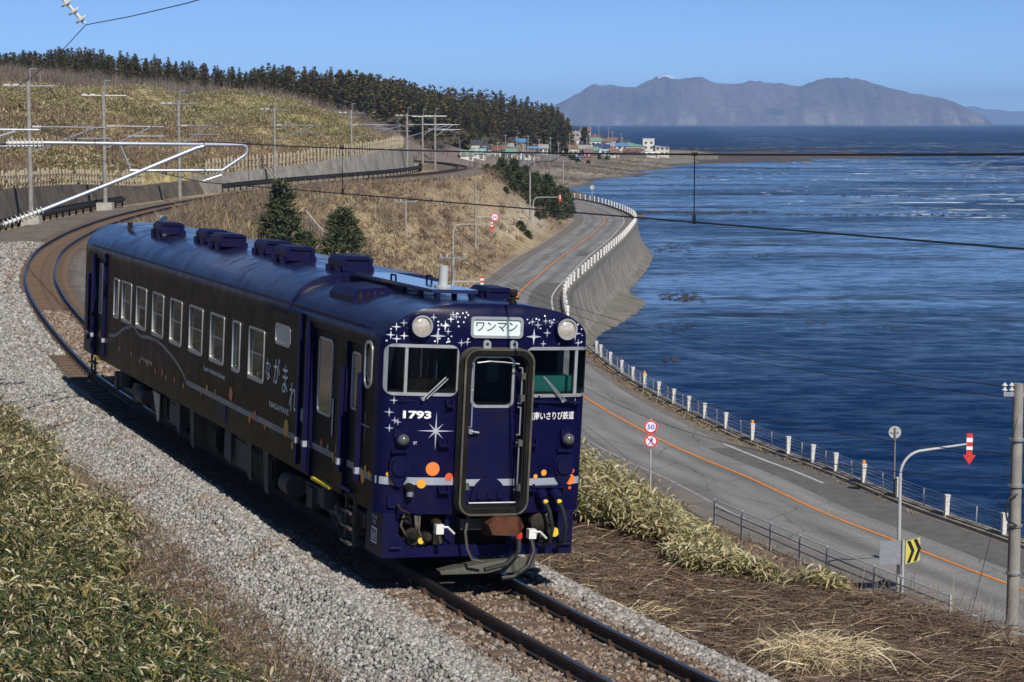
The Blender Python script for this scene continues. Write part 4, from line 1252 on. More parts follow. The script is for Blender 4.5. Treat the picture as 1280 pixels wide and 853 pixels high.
# ------------------------------------------------------------------ railcar  (local frame: x across, y back from the front, z above rail)
M_LEN = 20.8
def paintmat():
    """gloss navy; shade and ground reflection are painted into the sides, with printed tiny stars"""
    m, N, L, B = nodes_of('navy_paint')
    tc = N.new('ShaderNodeTexCoord')
    sp_ = N.new('ShaderNodeSeparateXYZ'); L.new(tc.outputs['Object'], sp_.inputs[0])
    def mr(src, a, b, lo=0.0, hi=1.0):
        r = N.new('ShaderNodeMapRange'); r.inputs['From Min'].default_value = a; r.inputs['From Max'].default_value = b; r.inputs['To Min'].default_value = lo; r.inputs['To Max'].default_value = hi
        L.new(src, r.inputs['Value']); return r.outputs[0]
    def mul(a, b):
        n = N.new('ShaderNodeMath'); n.operation = 'MULTIPLY'
        L.new(a, n.inputs[0]); L.new(b, n.inputs[1]); return n.outputs[0]
    ab = N.new('ShaderNodeMath'); ab.operation = 'ABSOLUTE'; L.new(sp_.outputs['X'], ab.inputs[0])
    shaded_side = mul(mul(mr(ab.outputs[0], 1.385, 1.395), mr(sp_.outputs['Y'], 0.40, 0.44)), mr(sp_.outputs['Z'], 3.24, 3.2))
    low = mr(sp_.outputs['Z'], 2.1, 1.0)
    side_shade_c = N.new('ShaderNodeMix'); side_shade_c.data_type = 'RGBA'; L.new(low, side_shade_c.inputs['Factor'])
    side_shade_c.inputs['A'].default_value = (0.0085, 0.0070, 0.0090, 1); side_shade_c.inputs['B'].default_value = (0.017, 0.012, 0.009, 1)  # same navy in shade: darkness and brown ballast reflection put into the colour
    base = N.new('ShaderNodeMix'); base.data_type = 'RGBA'; L.new(shaded_side, base.inputs['Factor'])
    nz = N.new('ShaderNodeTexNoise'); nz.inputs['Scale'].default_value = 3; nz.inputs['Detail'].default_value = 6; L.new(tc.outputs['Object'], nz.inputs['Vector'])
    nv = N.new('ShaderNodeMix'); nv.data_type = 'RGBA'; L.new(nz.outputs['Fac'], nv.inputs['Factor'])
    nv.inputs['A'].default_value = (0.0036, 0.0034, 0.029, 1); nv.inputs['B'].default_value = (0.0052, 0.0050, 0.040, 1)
    L.new(nv.outputs['Result'], base.inputs['A']); L.new(side_shade_c.outputs['Result'], base.inputs['B'])
    # printed specks
    mp = N.new('ShaderNodeMapping'); mp.inputs['Scale'].default_value = (0, 1, 1); L.new(tc.outputs['Object'], mp.inputs['Vector'])
    vo = N.new('ShaderNodeTexVoronoi'); vo.inputs['Scale'].default_value = 13; vo.inputs['Randomness'].default_value = 1; L.new(mp.outputs[0], vo.inputs['Vector'])
    dots = mr(vo.outputs['Distance'], 0.14, 0.08)
    n2 = N.new('ShaderNodeTexNoise'); n2.inputs['Scale'].default_value = 0.9; L.new(mp.outputs[0], n2.inputs['Vector'])
    dots = mul(mul(mul(dots, shaded_side), mr(sp_.outputs['Z'], 2.0, 2.6)), mr(n2.outputs['Fac'], 0.42, 0.6, 0.2, 0.9))
    fin = N.new('ShaderNodeMix'); fin.data_type = 'RGBA'; L.new(dots, fin.inputs['Factor'])
    L.new(base.outputs['Result'], fin.inputs['A']); fin.inputs['B'].default_value = (0.45, 0.46, 0.52, 1)
    # road dust rising from below
    n3 = N.new('ShaderNodeTexNoise'); n3.inputs['Scale'].default_value = 2.2; n3.inputs['Detail'].default_value = 8; L.new(tc.outputs['Object'], n3.inputs['Vector'])
    du = mul(mr(n3.outputs['Fac'], 0.42, 0.75, 0, 0.30), mr(sp_.outputs['Z'], 1.7, 0.9))
    dd = N.new('ShaderNodeMix'); dd.data_type = 'RGBA'; L.new(du, dd.inputs['Factor'])
    L.new(fin.outputs['Result'], dd.inputs['A']); dd.inputs['B'].default_value = (0.06, 0.045, 0.035, 1)
    n5 = N.new('ShaderNodeTexNoise'); n5.inputs['Scale'].default_value = 1.1; n5.inputs['Detail'].default_value = 9; n5.inputs['Roughness'].default_value = 0.7
    mp5 = N.new('ShaderNodeMapping'); mp5.inputs['Scale'].default_value = (2.2, 0.5, 1); L.new(tc.outputs['Object'], mp5.inputs['Vector']); L.new(mp5.outputs[0], n5.inputs['Vector'])
    so = mul(mr(n5.outputs['Fac'], 0.48, 0.72, 0, 0.75), mr(sp_.outputs['Z'], 3.3, 3.45))
    d6 = N.new('ShaderNodeMix'); d6.data_type = 'RGBA'; L.new(so, d6.inputs['Factor']); L.new(dd.outputs['Result'], d6.inputs['A']); d6.inputs['B'].default_value = (0.014, 0.013, 0.016, 1)
    L.new(d6.outputs['Result'], B.inputs['Base Color'])
    rr = mr(n3.outputs['Fac'], 0.3, 0.7, 0.26, 0.40)
    L.new(rr, B.inputs['Roughness'])
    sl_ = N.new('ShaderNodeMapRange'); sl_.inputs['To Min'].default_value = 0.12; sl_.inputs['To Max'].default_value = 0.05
    L.new(shaded_side, sl_.inputs['Value']); L.new(sl_.outputs[0], B.inputs['Specular IOR Level'])
    L.new(mr(sp_.outputs['Z'], 3.25, 3.42, 0.0, 0.85), B.inputs['Coat Weight']); L.new(mr(n3.outputs['Fac'], 0.35, 0.65, 0.09, 0.32), B.inputs['Coat Roughness'])
    # slight waviness of the sheet metal
    n4 = N.new('ShaderNodeTexNoise'); n4.inputs['Scale'].default_value = 1.6; L.new(tc.outputs['Object'], n4.inputs['Vector'])
    bp = N.new('ShaderNodeBump'); bp.inputs['Strength'].default_value = 0.12; bp.inputs['Distance'].default_value = 0.05
    L.new(n4.outputs['Fac'], bp.inputs['Height']); L.new(bp.outputs[0], B.inputs['Normal'])
    return m
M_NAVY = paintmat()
M_NAVY2 = pm('navy_fitting', (0.0055, 0.0055, 0.042), 0.42, var=0.15, scale=6, dirt=(0.012, 0.011, 0.02), dscale=4, damt=0.6, spec=0.14)
M_UNDER = pm('underframe_black', (0.012, 0.011, 0.010), 0.8, spec=0.2, var=0.35, scale=5, dirt=(0.06, 0.045, 0.033), dscale=3, damt=0.7)
M_UNDER2 = pm('underframe_grey', (0.06, 0.056, 0.05), 0.7, var=0.3, scale=5, dirt=(0.10, 0.075, 0.055), dscale=3, damt=0.7)
M_INT = pm('cab_interior', (0.05, 0.055, 0.055), 0.7, var=0.2, scale=3)
M_TEAL = pm('cab_teal', (0.05, 0.34, 0.27), 0.5, var=0.12, scale=4)
M_FRAME = pm('aluminium_frame', (0.46, 0.46, 0.45), 0.38, 0.55, var=0.1, scale=10)
M_GANG = pm('gangway_rubber', (0.009, 0.0085, 0.008), 0.9, spec=0.15, var=0.25, scale=7, dirt=(0.028, 0.025, 0.019), dscale=3, damt=0.6)
M_GRIME = pm('grey_green_metal', (0.085, 0.086, 0.072), 0.7, 0.0, spec=0.2, var=0.2, scale=8, dirt=(0.07, 0.06, 0.045), dscale=6, damt=0.6)
M_STRIPE = pm('grey_stripe', (0.33, 0.36, 0.42), 0.4, var=0.08, scale=5, dirt=(0.16, 0.16, 0.18), dscale=3, damt=0.4)
M_SIDELINE = pm('side_grey_line', (0.20, 0.20, 0.21), 0.45, var=0.2, scale=4)
M_STAR = pm('silver_star', (0.42, 0.44, 0.50), 0.35, var=0.06)
M_STARB = pm('white_star', (0.78, 0.80, 0.84), 0.35, var=0.05)
M_OR = pm('orange_dot', (0.80, 0.22, 0.04), 0.4, var=0.05); M_YO = pm('amber_dot', (0.80, 0.36, 0.03), 0.4, var=0.05); M_RO = pm('vermilion_dot', (0.78, 0.10, 0.03), 0.4, var=0.05)
M_LENS = pm('lamp_lens', (0.62, 0.56, 0.46), 0.12, 0.3, var=0.2, scale=20, coat=0.6)
M_TAIL = pm('marker_lens', (0.13, 0.13, 0.125), 0.15, 0.3, var=0.2, scale=20, coat=0.6)
M_BLIND = pm('roller_blind_white', (0.66, 0.76, 0.74), 0.45, var=0.05)
M_INK = pm('ink_black', (0.01, 0.01, 0.01), 0.5, var=0.05)
M_LET = pm('white_lettering', (0.80, 0.80, 0.80), 0.4, var=0.03)
M_COUPL = pm('rusty_coupler', (0.10, 0.036, 0.020), 0.85, spec=0.2, var=0.35, scale=8, dirt=(0.05, 0.035, 0.025), dscale=6, damt=0.7)
M_FROST = pm('frosted_glass', (0.38, 0.46, 0.50), 0.15, var=0.06, coat=0.4)
M_CREAM = pm('cream_plate', (0.50, 0.48, 0.38), 0.55, var=0.12, scale=5, dirt=(0.2, 0.17, 0.12), dscale=4, damt=0.6)
M_SILL = pm('yellow_step_edge', (0.70, 0.52, 0.03), 0.5, var=0.1)
M_GLASS = glassmat('car_glass', (0.62, 0.70, 0.70))
M_CURT = pm('seat_fabric', (0.10, 0.06, 0.09), 0.85, var=0.2, scale=6)

M_DECK = pm('roof_deck_paint', (0.012, 0.014, 0.07), 0.25, var=0.15, scale=4, coat=0.9)
railcar = empty('railcar')
tag(railcar, 'navy blue single diesel railcar with stars and orange dots, on the curve', 'train')
railcar.matrix_world = Matrix.Translation((-0.395, 26.0, 0.0)) @ Matrix.Rotation(0.379, 4, 'Z') @ Matrix.Rotation(CANT, 4, 'Y')

HW = 1.40
ZB, ZR0, ZTOP = 0.92, 3.0, 3.575
ZMAIN = 3.69
def half_w(z):
    if z <= ZR0: return HW
    t = min(1.0, (z - ZR0) / (ZTOP - ZR0))
    return max(0.06, HW * max(0.0, 1 - t ** 2.3) ** (1 / 3.0))
def yf(x, z=2.0):
    a = abs(x)
    y = 0.0 if a < 0.5 else 0.10 * min(1.0, (a - 0.5) / 0.72) ** 1.4
    if a > 1.2: y += 0.2 * (1 - math.sqrt(max(0.0, 1 - min(1.0, (a - 1.2) / 0.2) ** 2)))
    if z > 3.32: y += 0.13 * (1 - math.sqrt(max(0.0, 1 - min(1.0, (z - 3.32) / 0.26) ** 2)))
    return y
def body_shell():
    zs = [ZB, 1.2, 1.5, 1.8, 2.1, 2.4, 2.7, 2.9, 3.0, 3.06, 3.12, 3.18, 3.24, 3.30, 3.36, 3.41, 3.45, 3.49, 3.51, 3.54, 3.555, 3.567, ZTOP]
    us = [-1, -0.985, -0.965, -0.94, -0.91, -0.86, -0.78, -0.68, -0.56, -0.45, -0.36, -0.2, 0, 0.2, 0.36, 0.45, 0.56, 0.68, 0.78, 0.86, 0.91, 0.94, 0.965, 0.985, 1]
    nz, nu = len(zs), len(us)
    V, F = [], []
    def vid(p): V.append(p); return len(V) - 1
    cap_f = [[vid((u * half_w(z), yf(u * half_w(z), z), z)) for u in us] for z in zs]
    zm = lambda z: z if z <= ZR0 else ZR0 + (z - ZR0) * (ZMAIN - ZR0) / (ZTOP - ZR0)
    cap_b = [[vid((u * half_w(z), M_LEN - yf(u * half_w(z), z), zm(z))) for u in us] for z in zs]
    for j in range(nz - 1):
        for k in range(nu - 1):
            F.append((cap_f[j][k], cap_f[j][k + 1], cap_f[j + 1][k + 1], cap_f[j + 1][k]))
            F.append((cap_b[j][k + 1], cap_b[j][k], cap_b[j + 1][k], cap_b[j + 1][k + 1]))
    ring_f = [r[0] for r in cap_f] + [r[-1] for r in reversed(cap_f)]
    ring_b = [r[0] for r in cap_b] + [r[-1] for r in reversed(cap_b)]
    rings = [ring_f]
    for y in (0.55, 1.2, 3.0, 4.5, 4.506, 6.0, 9.0, 12.0, 15.0, 18.0, 19.6, M_LEN - 0.55):
        g = zm if y > 4.503 else (lambda z: z)
        rings.append([vid((-half_w(z), y, g(z))) for z in zs] + [vid((half_w(z), y, g(z))) for z in reversed(zs)])
    rings.append(ring_b)
    n = len(ring_f)
    for a, b in zip(rings[:-1], rings[1:]):
        for k in range(n - 1):
            F.append((a[k], a[k + 1], b[k + 1], b[k]))
    # top row of each cap closes against the ridge strip; floor
    F.append(tuple([r[0] for r in rings] + [cap_b[0][k] for k in range(1, nu - 1)] + [r[-1] for r in reversed(rings)] + [cap_f[0][k] for k in range(nu - 2, 0, -1)]))
    for cap in (cap_f, cap_b):
        pass
    # the ridge strip between rings uses k = nz-1 -> nz, but the caps' top rows carry extra points
    m = MB(); m.add(V, F)
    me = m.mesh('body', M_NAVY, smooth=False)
    bm = bmesh.new(); bm.from_mesh(me)
    bmesh.ops.remove_doubles(bm, verts=bm.verts, dist=0.0005)
    edges = [e for e in bm.edges if e.is_boundary]
    if edges:
        bmesh.ops.holes_fill(bm, edges=edges, sides=0)
    bmesh.ops.triangulate(bm, faces=[f for f in bm.faces if len(f.verts) > 4])
    bmesh.ops.recalc_face_normals(bm, faces=bm.faces)
    nb = sum(1 for e in bm.edges if not e.is_manifold)
    print('body non-manifold edges', nb)
    bm.to_mesh(me); bm.free()
    return me
FW_L = (-1.33, -0.47, 2.455, 3.02)
FW_R = (0.50, 1.37, 2.445, 3.01)
SIDE_WIN = [(16.83, 17.29), (15.58, 16.48), (14.2, 15.08), (12.71, 13.62), (11.23, 12.13), (9.68, 10.63), (8.20, 9.11), (7.17, 7.62), (5.73, 6.61)]
SZ0, SZ1 = 1.93, 2.68
DOOR_F = (2.02, 3.22); DOOR_R = (18.3, 19.35); CREW = (0.98, 1.62)
me = body_shell()
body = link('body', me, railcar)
me.materials.append(M_INT)
cav = MB()
cav.box(-1.31, 1.31, 0.34, 1.9, 1.35, 3.15)
cav.box(-1.31, 1.31, 2.0, 18.9, 1.25, 3.1)
cut = MB()
for a, b, c, d in (FW_L, FW_R):
    cut.prism(rrect(a, b, c, d, 0.08), lambda u, v, q: (u, q, v), -0.3, 0.5)
cut.prism(rrect(-0.24, 0.27, 2.31, 2.91, 0.07), lambda u, v, q: (u, q, v), -0.3, 0.5)
for y0, y1 in SIDE_WIN:
    for sx in (-1, 1):
        cut.prism(rrect(y0, y1, SZ0, SZ1, 0.04, 3), lambda u, v, q, sx=sx: (sx * q, u, v), 1.25, 1.6)
cut.prism(rrect(0.56, 0.80, 2.47, 3.0, 0.1), lambda u, v, q: (-q, u, v), 1.25, 1.6)
cut.prism(rrect(0.56, 0.95, 2.47, 3.0, 0.1), lambda u, v, q: (q, u, v), 1.25, 1.6)
cut2 = MB()
for (y0, y1), zt in ((DOOR_F, 2.98), (DOOR_R, 2.98), (CREW, 2.95)):
    for sx in (-1, 1):
        x0, x1 = sorted((sx * 1.335, sx * 1.7))
        cut2.box(x0, x1, y0, y1, ZB - 0.2, zt)
for k, cmb in enumerate((cav, cut2, cut)):
    cme = cmb.mesh('c', M_INT if k != 1 else M_NAVY2)
    co = bpy.data.objects.new('c', cme); COL.objects.link(co); co.matrix_world = railcar.matrix_world
    bpy.context.view_layer.update()
    md = body.modifiers.new('b', 'BOOLEAN'); md.operation = 'DIFFERENCE'; md.object = co; md.solver = 'EXACT'
    try: md.material_mode = 'TRANSFER'
    except Exception: pass
    dg = bpy.context.evaluated_depsgraph_get()
    nm = bpy.data.meshes.new_from_object(body.evaluated_get(dg))
    body.modifiers.clear(); body.data = nm
    bpy.data.objects.remove(co)
print('body polys', len(body.data.polygons), [m_.name for m_ in body.data.materials])
body.data.polygons.foreach_set('use_smooth', [True] * len(body.data.polygons))
body.data.set_sharp_from_angle(angle=RAD(28))

# --- surface mappings
def ff(off=0.004): return lambda u, v, d=0.0: (u, yf(u, v) - off - d, v)                 # front: u=x, v=z
def fs(off=0.004): return lambda u, v, d=0.0: (-HW - off - d, u, v)                      # left side: u=y, v=z
def decal(name, polys, fn, mat, parent=None):
    m = MB()
    for p in polys:
        m.add([fn(u, v) for u, v in p], [tuple(range(len(p)))])
    return m.build(name, mat, parent or body, fix=False)
def star4(cx, cz, r, k=0.2):
    pts = []
    for i in range(8):
        a = math.pi / 4 * i; q = r if i % 2 == 0 else r * k
        pts.append((cx + q * math.sin(a), cz + q * math.cos(a)))
    return pts

# front windows
def wframe(x0, x1, z0, z1, r, fn, mat, w=0.035, name='window_frame', parent=None, d0=-0.01, d1=0.022):
    m = MB(); m.ring(rrect(x0 - w, x1 + w, z0 - w, z1 + w, r + w), rrect(x0, x1, z0, z1, r), fn, d0, d1)
    return m.build(name, mat, parent or railcar, smooth=True)
def dense(poly, n=4):
    out = []
    for (a, b), (c, d) in zip(poly, poly[1:] + poly[:1]):
        k = max(1, int(math.hypot(c - a, d - b) / 0.12))
        for q in range(k): out.append((a + (c - a) * q / k, b + (d - b) * q / k))
    return out
for x0, x1, z0, z1 in (FW_L, FW_R):
    w = empty('windscreen', (0, 0, 0), parent=railcar)
    po = dense(rrect(x0 - 0.04, x1 + 0.025, z0 - 0.04, z1 + 0.04, 0.11)); 
    pi = [(min(max(u, x0 + 0.0), x1), min(max(v, z0), z1)) for u, v in po]
    m = MB(); m.ring(po, pi, lambda u, v, d: (u, yf(u, v) - d, v), -0.02, 0.022)
    m.build('frame', M_FRAME, w, smooth=True)
    g = MB(); n = 14
    xs_ = [x0 - 0.01 + (x1 - x0 + 0.02) * k / n for k in range(n + 1)]
    g.add([(x, yf(x) + 0.012, z) for z in (z0 - 0.01, z1 + 0.01) for x in xs_], [(k, k + 1, n + 2 + k, n + 1 + k) for k in range(n)])
    g.build('pane', M_GLASS, w, smooth=True)
    mx_ = x0 + 0.22 if x0 < 0 else x1 - 0.17
    MB().box(mx_ - 0.02, mx_ + 0.02, yf(mx_) - 0.015, yf(mx_) + 0.03, z0, z1).build('mullion', M_FRAME, w)
    # wiper
    wx = (-0.62, -0.92) if x0 < 0 else (0.72, 1.02)
    a = Vector((wx[1] + 0.02, yf(wx[1]) - 0.06, 2.38)); b = Vector((wx[0], yf(wx[0]) - 0.06, 2.66))
    if x0 > 0: a, b = Vector((1.0, yf(1.0) - 0.06, 2.36)), Vector((0.70, yf(.7) - 0.06, 2.68))
    wi = MB().tube([a, b], 0.011, 6); wi.tube([a + Vector((0.05, 0, 0.0)), b + Vector((0.03, 0, -0.02))], 0.009, 6); wi.tube([a + Vector((0, 0.06, 0)), a - Vector((0, 0.02, 0))], 0.022, 8)
    wi.build('wiper', M_STEEL, w)
    MB().box(x0 + 0.15, x1 - 0.12, yf(x0 + .2) - 0.03, yf(x0 + .2) + 0.1, 2.335, 2.352).build('grab_bar', M_NAVY2, railcar)

# gangway: protruding rubber frame and door
M_RIM = pm('gangway_rim', (0.10, 0.092, 0.072), 0.8, spec=0.2, var=0.3, scale=5, dirt=(0.04, 0.036, 0.03), dscale=4, damt=0.7)
gw = empty('gangway', (0, 0, 0), parent=railcar)
go = rrect(-0.435, 0.475, 0.95, 3.03, 0.17, 8); gi = rrect(-0.355, 0.395, 1.03, 2.95, 0.12, 8)
MB().ring(go, gi, lambda u, v, d: (u, -d, v), 0.0, 0.21).build('bellows', M_BLACK, gw, smooth=True)
MB().ring(rrect(-0.45, 0.49, 0.935, 3.045, 0.18, 8), rrect(-0.365, 0.405, 1.02, 2.96, 0.13, 8), lambda u, v, d: (u, -d, v), 0.21, 0.25).build('face_plate', M_GANG, gw, smooth=True)
MB().ring(rrect(-0.45, 0.49, 0.935, 3.045, 0.18, 8), rrect(-0.425, 0.465, 0.96, 3.02, 0.16, 8), lambda u, v, d: (u, -d, v), 0.05, 0.255).build('rim', M_RIM, gw, smooth=True)
d_ = MB(); d_.ring(rrect(-0.33, 0.37, 1.06, 2.93, 0.05), rrect(-0.24, 0.27, 2.31, 2.91, 0.07), lambda u, v, d: (u, -d, v), 0.004, 0.03)
door = d_.build('door', M_NAVY2, gw)
MB().ring(rrect(-0.275, 0.305, 2.275, 2.925, 0.09), rrect(-0.24, 0.27, 2.31, 2.91, 0.07), lambda u, v, d: (u, -d, v), 0.03, 0.045).build('window_frame', M_FRAME, door, smooth=True)
MB().prism(rrect(-0.245, 0.275, 2.305, 2.915, 0.07), lambda u, v, d: (u, -d, v), -0.01, -0.004).build('pane', M_GLASS, door)
MB().box(-0.33, 0.37, -0.036, -0.03, 1.28, 1.365).build('door_stripe', M_STRIPE, door)
hm = MB(); hm.tube([(-0.27, -0.04, 1.98), (-0.27, -0.09, 1.98)], 0.035, 8); hm.tube([(-0.27, -0.085, 1.98), (-0.16, -0.085, 1.965)], 0.014, 6)
hm.build('handle', M_STEEL, door)
dh = [(0.02 + 0.24 * math.cos(a), 1.10 + 0.30 * math.sin(a)) for a in np.linspace(0, math.pi, 13)]
MB().prism(dh, lambda u, v, d: (u, -d, v), 0.036, 0.07).build('tread_plate_fold', M_NAVY2, door, smooth=True)
for x in (-0.12, 0.02, 0.16):
    MB().box(x - 0.03, x + 0.03, -0.10, -0.07, 1.13, 1.2).build('hinge', M_NAVY2, gw)
# latches and rods inside the frame
for sx, zz in ((-0.31, ((2.05, 2.5), (2.55, 2.85))), (0.345, ((1.25, 1.85), (1.95, 2.3), (2.35, 2.8)))):
    for a, b in zz:
        MB().tube([(sx, -0.20, a), (sx, -0.20, b)], 0.011, 6).tube([(sx, -0.2, a), (sx - 0.03, -0.17, a)], 0.011, 6).tube([(sx, -0.2, b), (sx - 0.03, -0.17, b)], 0.011, 6).build('latch_rod', M_STEEL, gw)
for sx, zz in ((0.36, 2.42), (0.36, 1.85), (0.36, 1.28), (-0.33, 1.30), (0.36, 2.7)):
    MB().box(sx - 0.035, sx + 0.02, -0.235, -0.16, zz - 0.04, zz + 0.04).build('latch', M_GRIME, gw)
MB().tube([(-0.30, -0.2, 1.09), (0.34, -0.2, 1.09)], 0.012, 6).build('latch_rod', M_STEEL, gw)
MB().tube([(-0.27, -0.2, 2.86), (-0.1, -0.2, 2.88), (0.1, -0.2, 2.87), (0.30, -0.2, 2.85)], 0.010, 6).build('latch_rod', M_STEEL, gw)
for x in (-0.16, 0.20):
    m = MB(); m.prism(rrect(x - 0.05, x + 0.05, 2.99, 3.15, 0.049), lambda u, v, d: (u, -d, v), 0.21, 0.24)
    m.build('lifting_eye', M_FRAME, gw)
    MB().prism(circle(x, 3.10, 0.02, 10), lambda u, v, d: (u, -d, v), 0.24, 0.245).build('eye_hole', M_BLACK, gw)

# destination blind
db = empty('destination_sign', (0, 0, 0), parent=railcar)
MB().ring(rrect(-0.31, 0.40, 3.155, 3.425, 0.06), rrect(-0.275, 0.365, 3.19, 3.39, 0.035), lambda u, v, d: (u, yf(u, 3.2) - d, v), -0.02, 0.03).build('frame', M_FRAME, db, smooth=True)
MB().prism(rrect(-0.28, 0.37, 3.185, 3.395, 0.03), lambda u, v, d: (u, yf(u, 3.2) - d, v), -0.02, 0.008).build('blind', M_BLIND, db)
text_obj('lettering', 'ワンマン', 0.16, lambda u, v: (0.045 + u, -0.0125, 3.30 + v), M_INK, db, 0.56, 0.115)

# lamps
def rot_front(c):
    return Matrix.Translation(c) @ Matrix.Rotation(math.pi / 2, 4, 'X')
for x, z, r, nm in ((-0.965, 3.295, 0.125, 'headlight'), (0.995, 3.285, 0.125, 'headlight')):
    e = empty(nm, (0, 0, 0), parent=railcar)
    y0 = yf(x, z)
    MB().lathe([(r * 1.16, -0.08), (r * 1.16, 0.07), (r * 1.1, 0.10), (r * 0.98, 0.11), (r * 0.96, 0.06)], 24, rot_front((x, y0, z))).build('housing', M_NAVY2, e, smooth=True)
    MB().ring(circle(x, z, r * 1.09, 24), circle(x, z, r * 0.90, 24), lambda u, v, d: (u, y0 - d, v), 0.10, 0.125).build('bezel', M_FRAME, e, smooth=True)
    MB().lathe([(r * 0.92, 0.07), (r * 0.92, 0.095), (r * 0.7, 0.118), (r * 0.35, 0.128), (0.01, 0.13)], 24, rot_front((x, y0, z))).build('lens', M_LENS, e, smooth=True)
for x, z in ((-1.12, 1.86), (1.12, 1.86)):
    e = empty('marker_light', (0, 0, 0), parent=railcar); y0 = yf(x, z); r = 0.085
    MB().lathe([(r * 1.15, -0.05), (r * 1.15, 0.06), (r * 0.98, 0.075), (r * 0.95, 0.05)], 20, rot_front((x, y0, z))).build('housing', M_NAVY2, e, smooth=True)
    MB().lathe([(r * 0.95, 0.04), (r * 0.85, 0.085), (r * 0.4, 0.12), (0.01, 0.125)], 20, rot_front((x, y0, z))).build('lens', M_TAIL, e, smooth=True)
    m = MB(); m.prism([(x - 0.11, z + 0.02), (x - 0.11, z + 0.13), (x + 0.05, z + 0.15), (x + 0.05, z + 0.1), (x - 0.06, z + 0.08)], lambda u, v, d: (u, yf(u, v) - d, v), -0.02, 0.05)
    m.build('lamp_iron', M_NAVY2, e)

# front print: belt, stars, dots, number, company name
def band(name, x0, x1, z0, z1, mat, n=10):
    xs_ = [x0 + (x1 - x0) * k / n for k in range(n + 1)]
    m = MB(); m.add([(x, yf(x) - 0.004, z) for z in (z0, z1) for x in xs_], [(k, k + 1, n + 2 + k, n + 1 + k) for k in range(n)])
    return m.build(name, mat, body, fix=False)
band('belt_stripe', -1.396, -0.44, 1.29, 1.385, M_STRIPE, 24)
band('belt_stripe', 0.48, 1.396, 1.27, 1.36, M_STRIPE, 24)
for k, (x, z, r, b) in enumerate([(-1.25, 3.27, .06, 1), (-1.16, 3.32, .05, 0), (-1.31, 3.165, .055, 1), (-1.24, 3.12, .06, 1), (-1.15, 3.16, .055, 1), (-0.79, 3.40, .05, 0), (-0.73, 3.17, .11, 0), (-0.64, 3.30, .07, 1),
                     (-0.57, 3.385, .05, 1), (-0.54, 3.44, .05, 0), (-0.50, 3.415, .045, 0), (-0.60, 3.23, .05, 0), (-0.42, 3.09, .055, 0), (-0.34, 3.10, .05, 0),
                     (0.53, 3.37, .05, 0), (0.61, 3.33, .055, 0), (0.72, 3.38, .045, 0), (0.81, 3.36, .05, 0), (0.56, 3.18, .11, 0), (0.75, 3.23, .06, 0), (0.70, 3.09, .05, 0), (1.17, 3.22, .10, 0), (1.22, 3.10, .06, 0),
                     (-1.24, 2.35, .055, 0), (-1.29, 2.20, .06, 0), (-1.22, 2.10, .05, 0), (-1.18, 2.08, .05, 0), (-1.28, 2.0, .055, 0), (1.22, 2.34, .05, 0)]):
    decal('star_print', [star4(x, z, r)], ff(0.004), M_STARB if b else M_STAR)
R2 = random.Random(3)
dots = []
for k in range(46):
    cx = R2.uniform(-0.9, -0.42) if k % 2 else R2.uniform(0.45, 1.28)
    cz = R2.uniform(3.08, 3.46)
    if math.hypot(abs(cx) - 0.98, cz - 3.29) > 0.17 and cz < 3.53 - 0.1 * abs(cx): dots.append(circle(cx, cz, R2.uniform(0.008, 0.013), 8))
for cx, cz in ((-0.41, 3.46), (-0.36, 3.47), (-0.38, 3.41), (-0.34, 3.44), (-0.40, 3.35), (-0.33, 3.14), (-1.31, 3.24), (-1.10, 3.26), (-1.35, 3.09)): dots.append(circle(cx, cz, 0.011, 8))
decal('star_dots', dots, ff(0.004), M_STARB)['kind'] = 'stuff'
big = []
for i in range(16):
    a = math.pi / 8 * i
    q = (0.245 if i % 4 == 0 else 0.135) if i % 2 == 0 else 0.028
    big.append((-0.70 + q * math.sin(a), 1.975 + q * math.cos(a)))
m = MB(); m.add([ff(0.0045)(-0.70, 1.975)] + [ff(0.0045)(u, v) for u, v in big], [(0, 1 + i, 1 + (i + 1) % 16) for i in range(16)])
m.build('eight_point_star', M_STAR, body, fix=False)
for x, z, r, mt in ((-0.72, 1.495, .088, M_OR), (-0.505, 1.395, .05, M_RO), (-0.855, 1.305, .058, M_YO), (-1.20, 1.32, .042, M_YO), (-1.27, 1.42, .03, M_YO), (0.68, 1.385, .03, M_YO), (0.80, 1.43, .04, M_YO), (0.545, 1.34, .025, M_YO), (1.20, 1.33, .07, M_OR), (1.23, 1.44, .03, M_RO), (1.20, 1.22, .022, M_RO)):
    decal('dot_print', [circle(x, z, r, 24)], ff(0.009), mt)
text_obj('number_lettering', '1793', 0.14, lambda u, v: (-0.945 + u, yf(-0.945 + u) - 0.005, 2.175 + v), M_LET, body, 0.355, 0.10, 0.006)
text_obj('company_lettering', '道南いさりび鉄道', 0.10, lambda u, v: (0.87 + u, yf(0.87 + u) - 0.005, 2.165 + v), M_LET, body, 0.68, 0.105, 0.0012)
text_obj('small_marking', 'ST', 0.03, lambda u, v: (-0.955 + u, yf(-0.95) - 0.005, 1.82 + v), M_LET, body, 0.05)
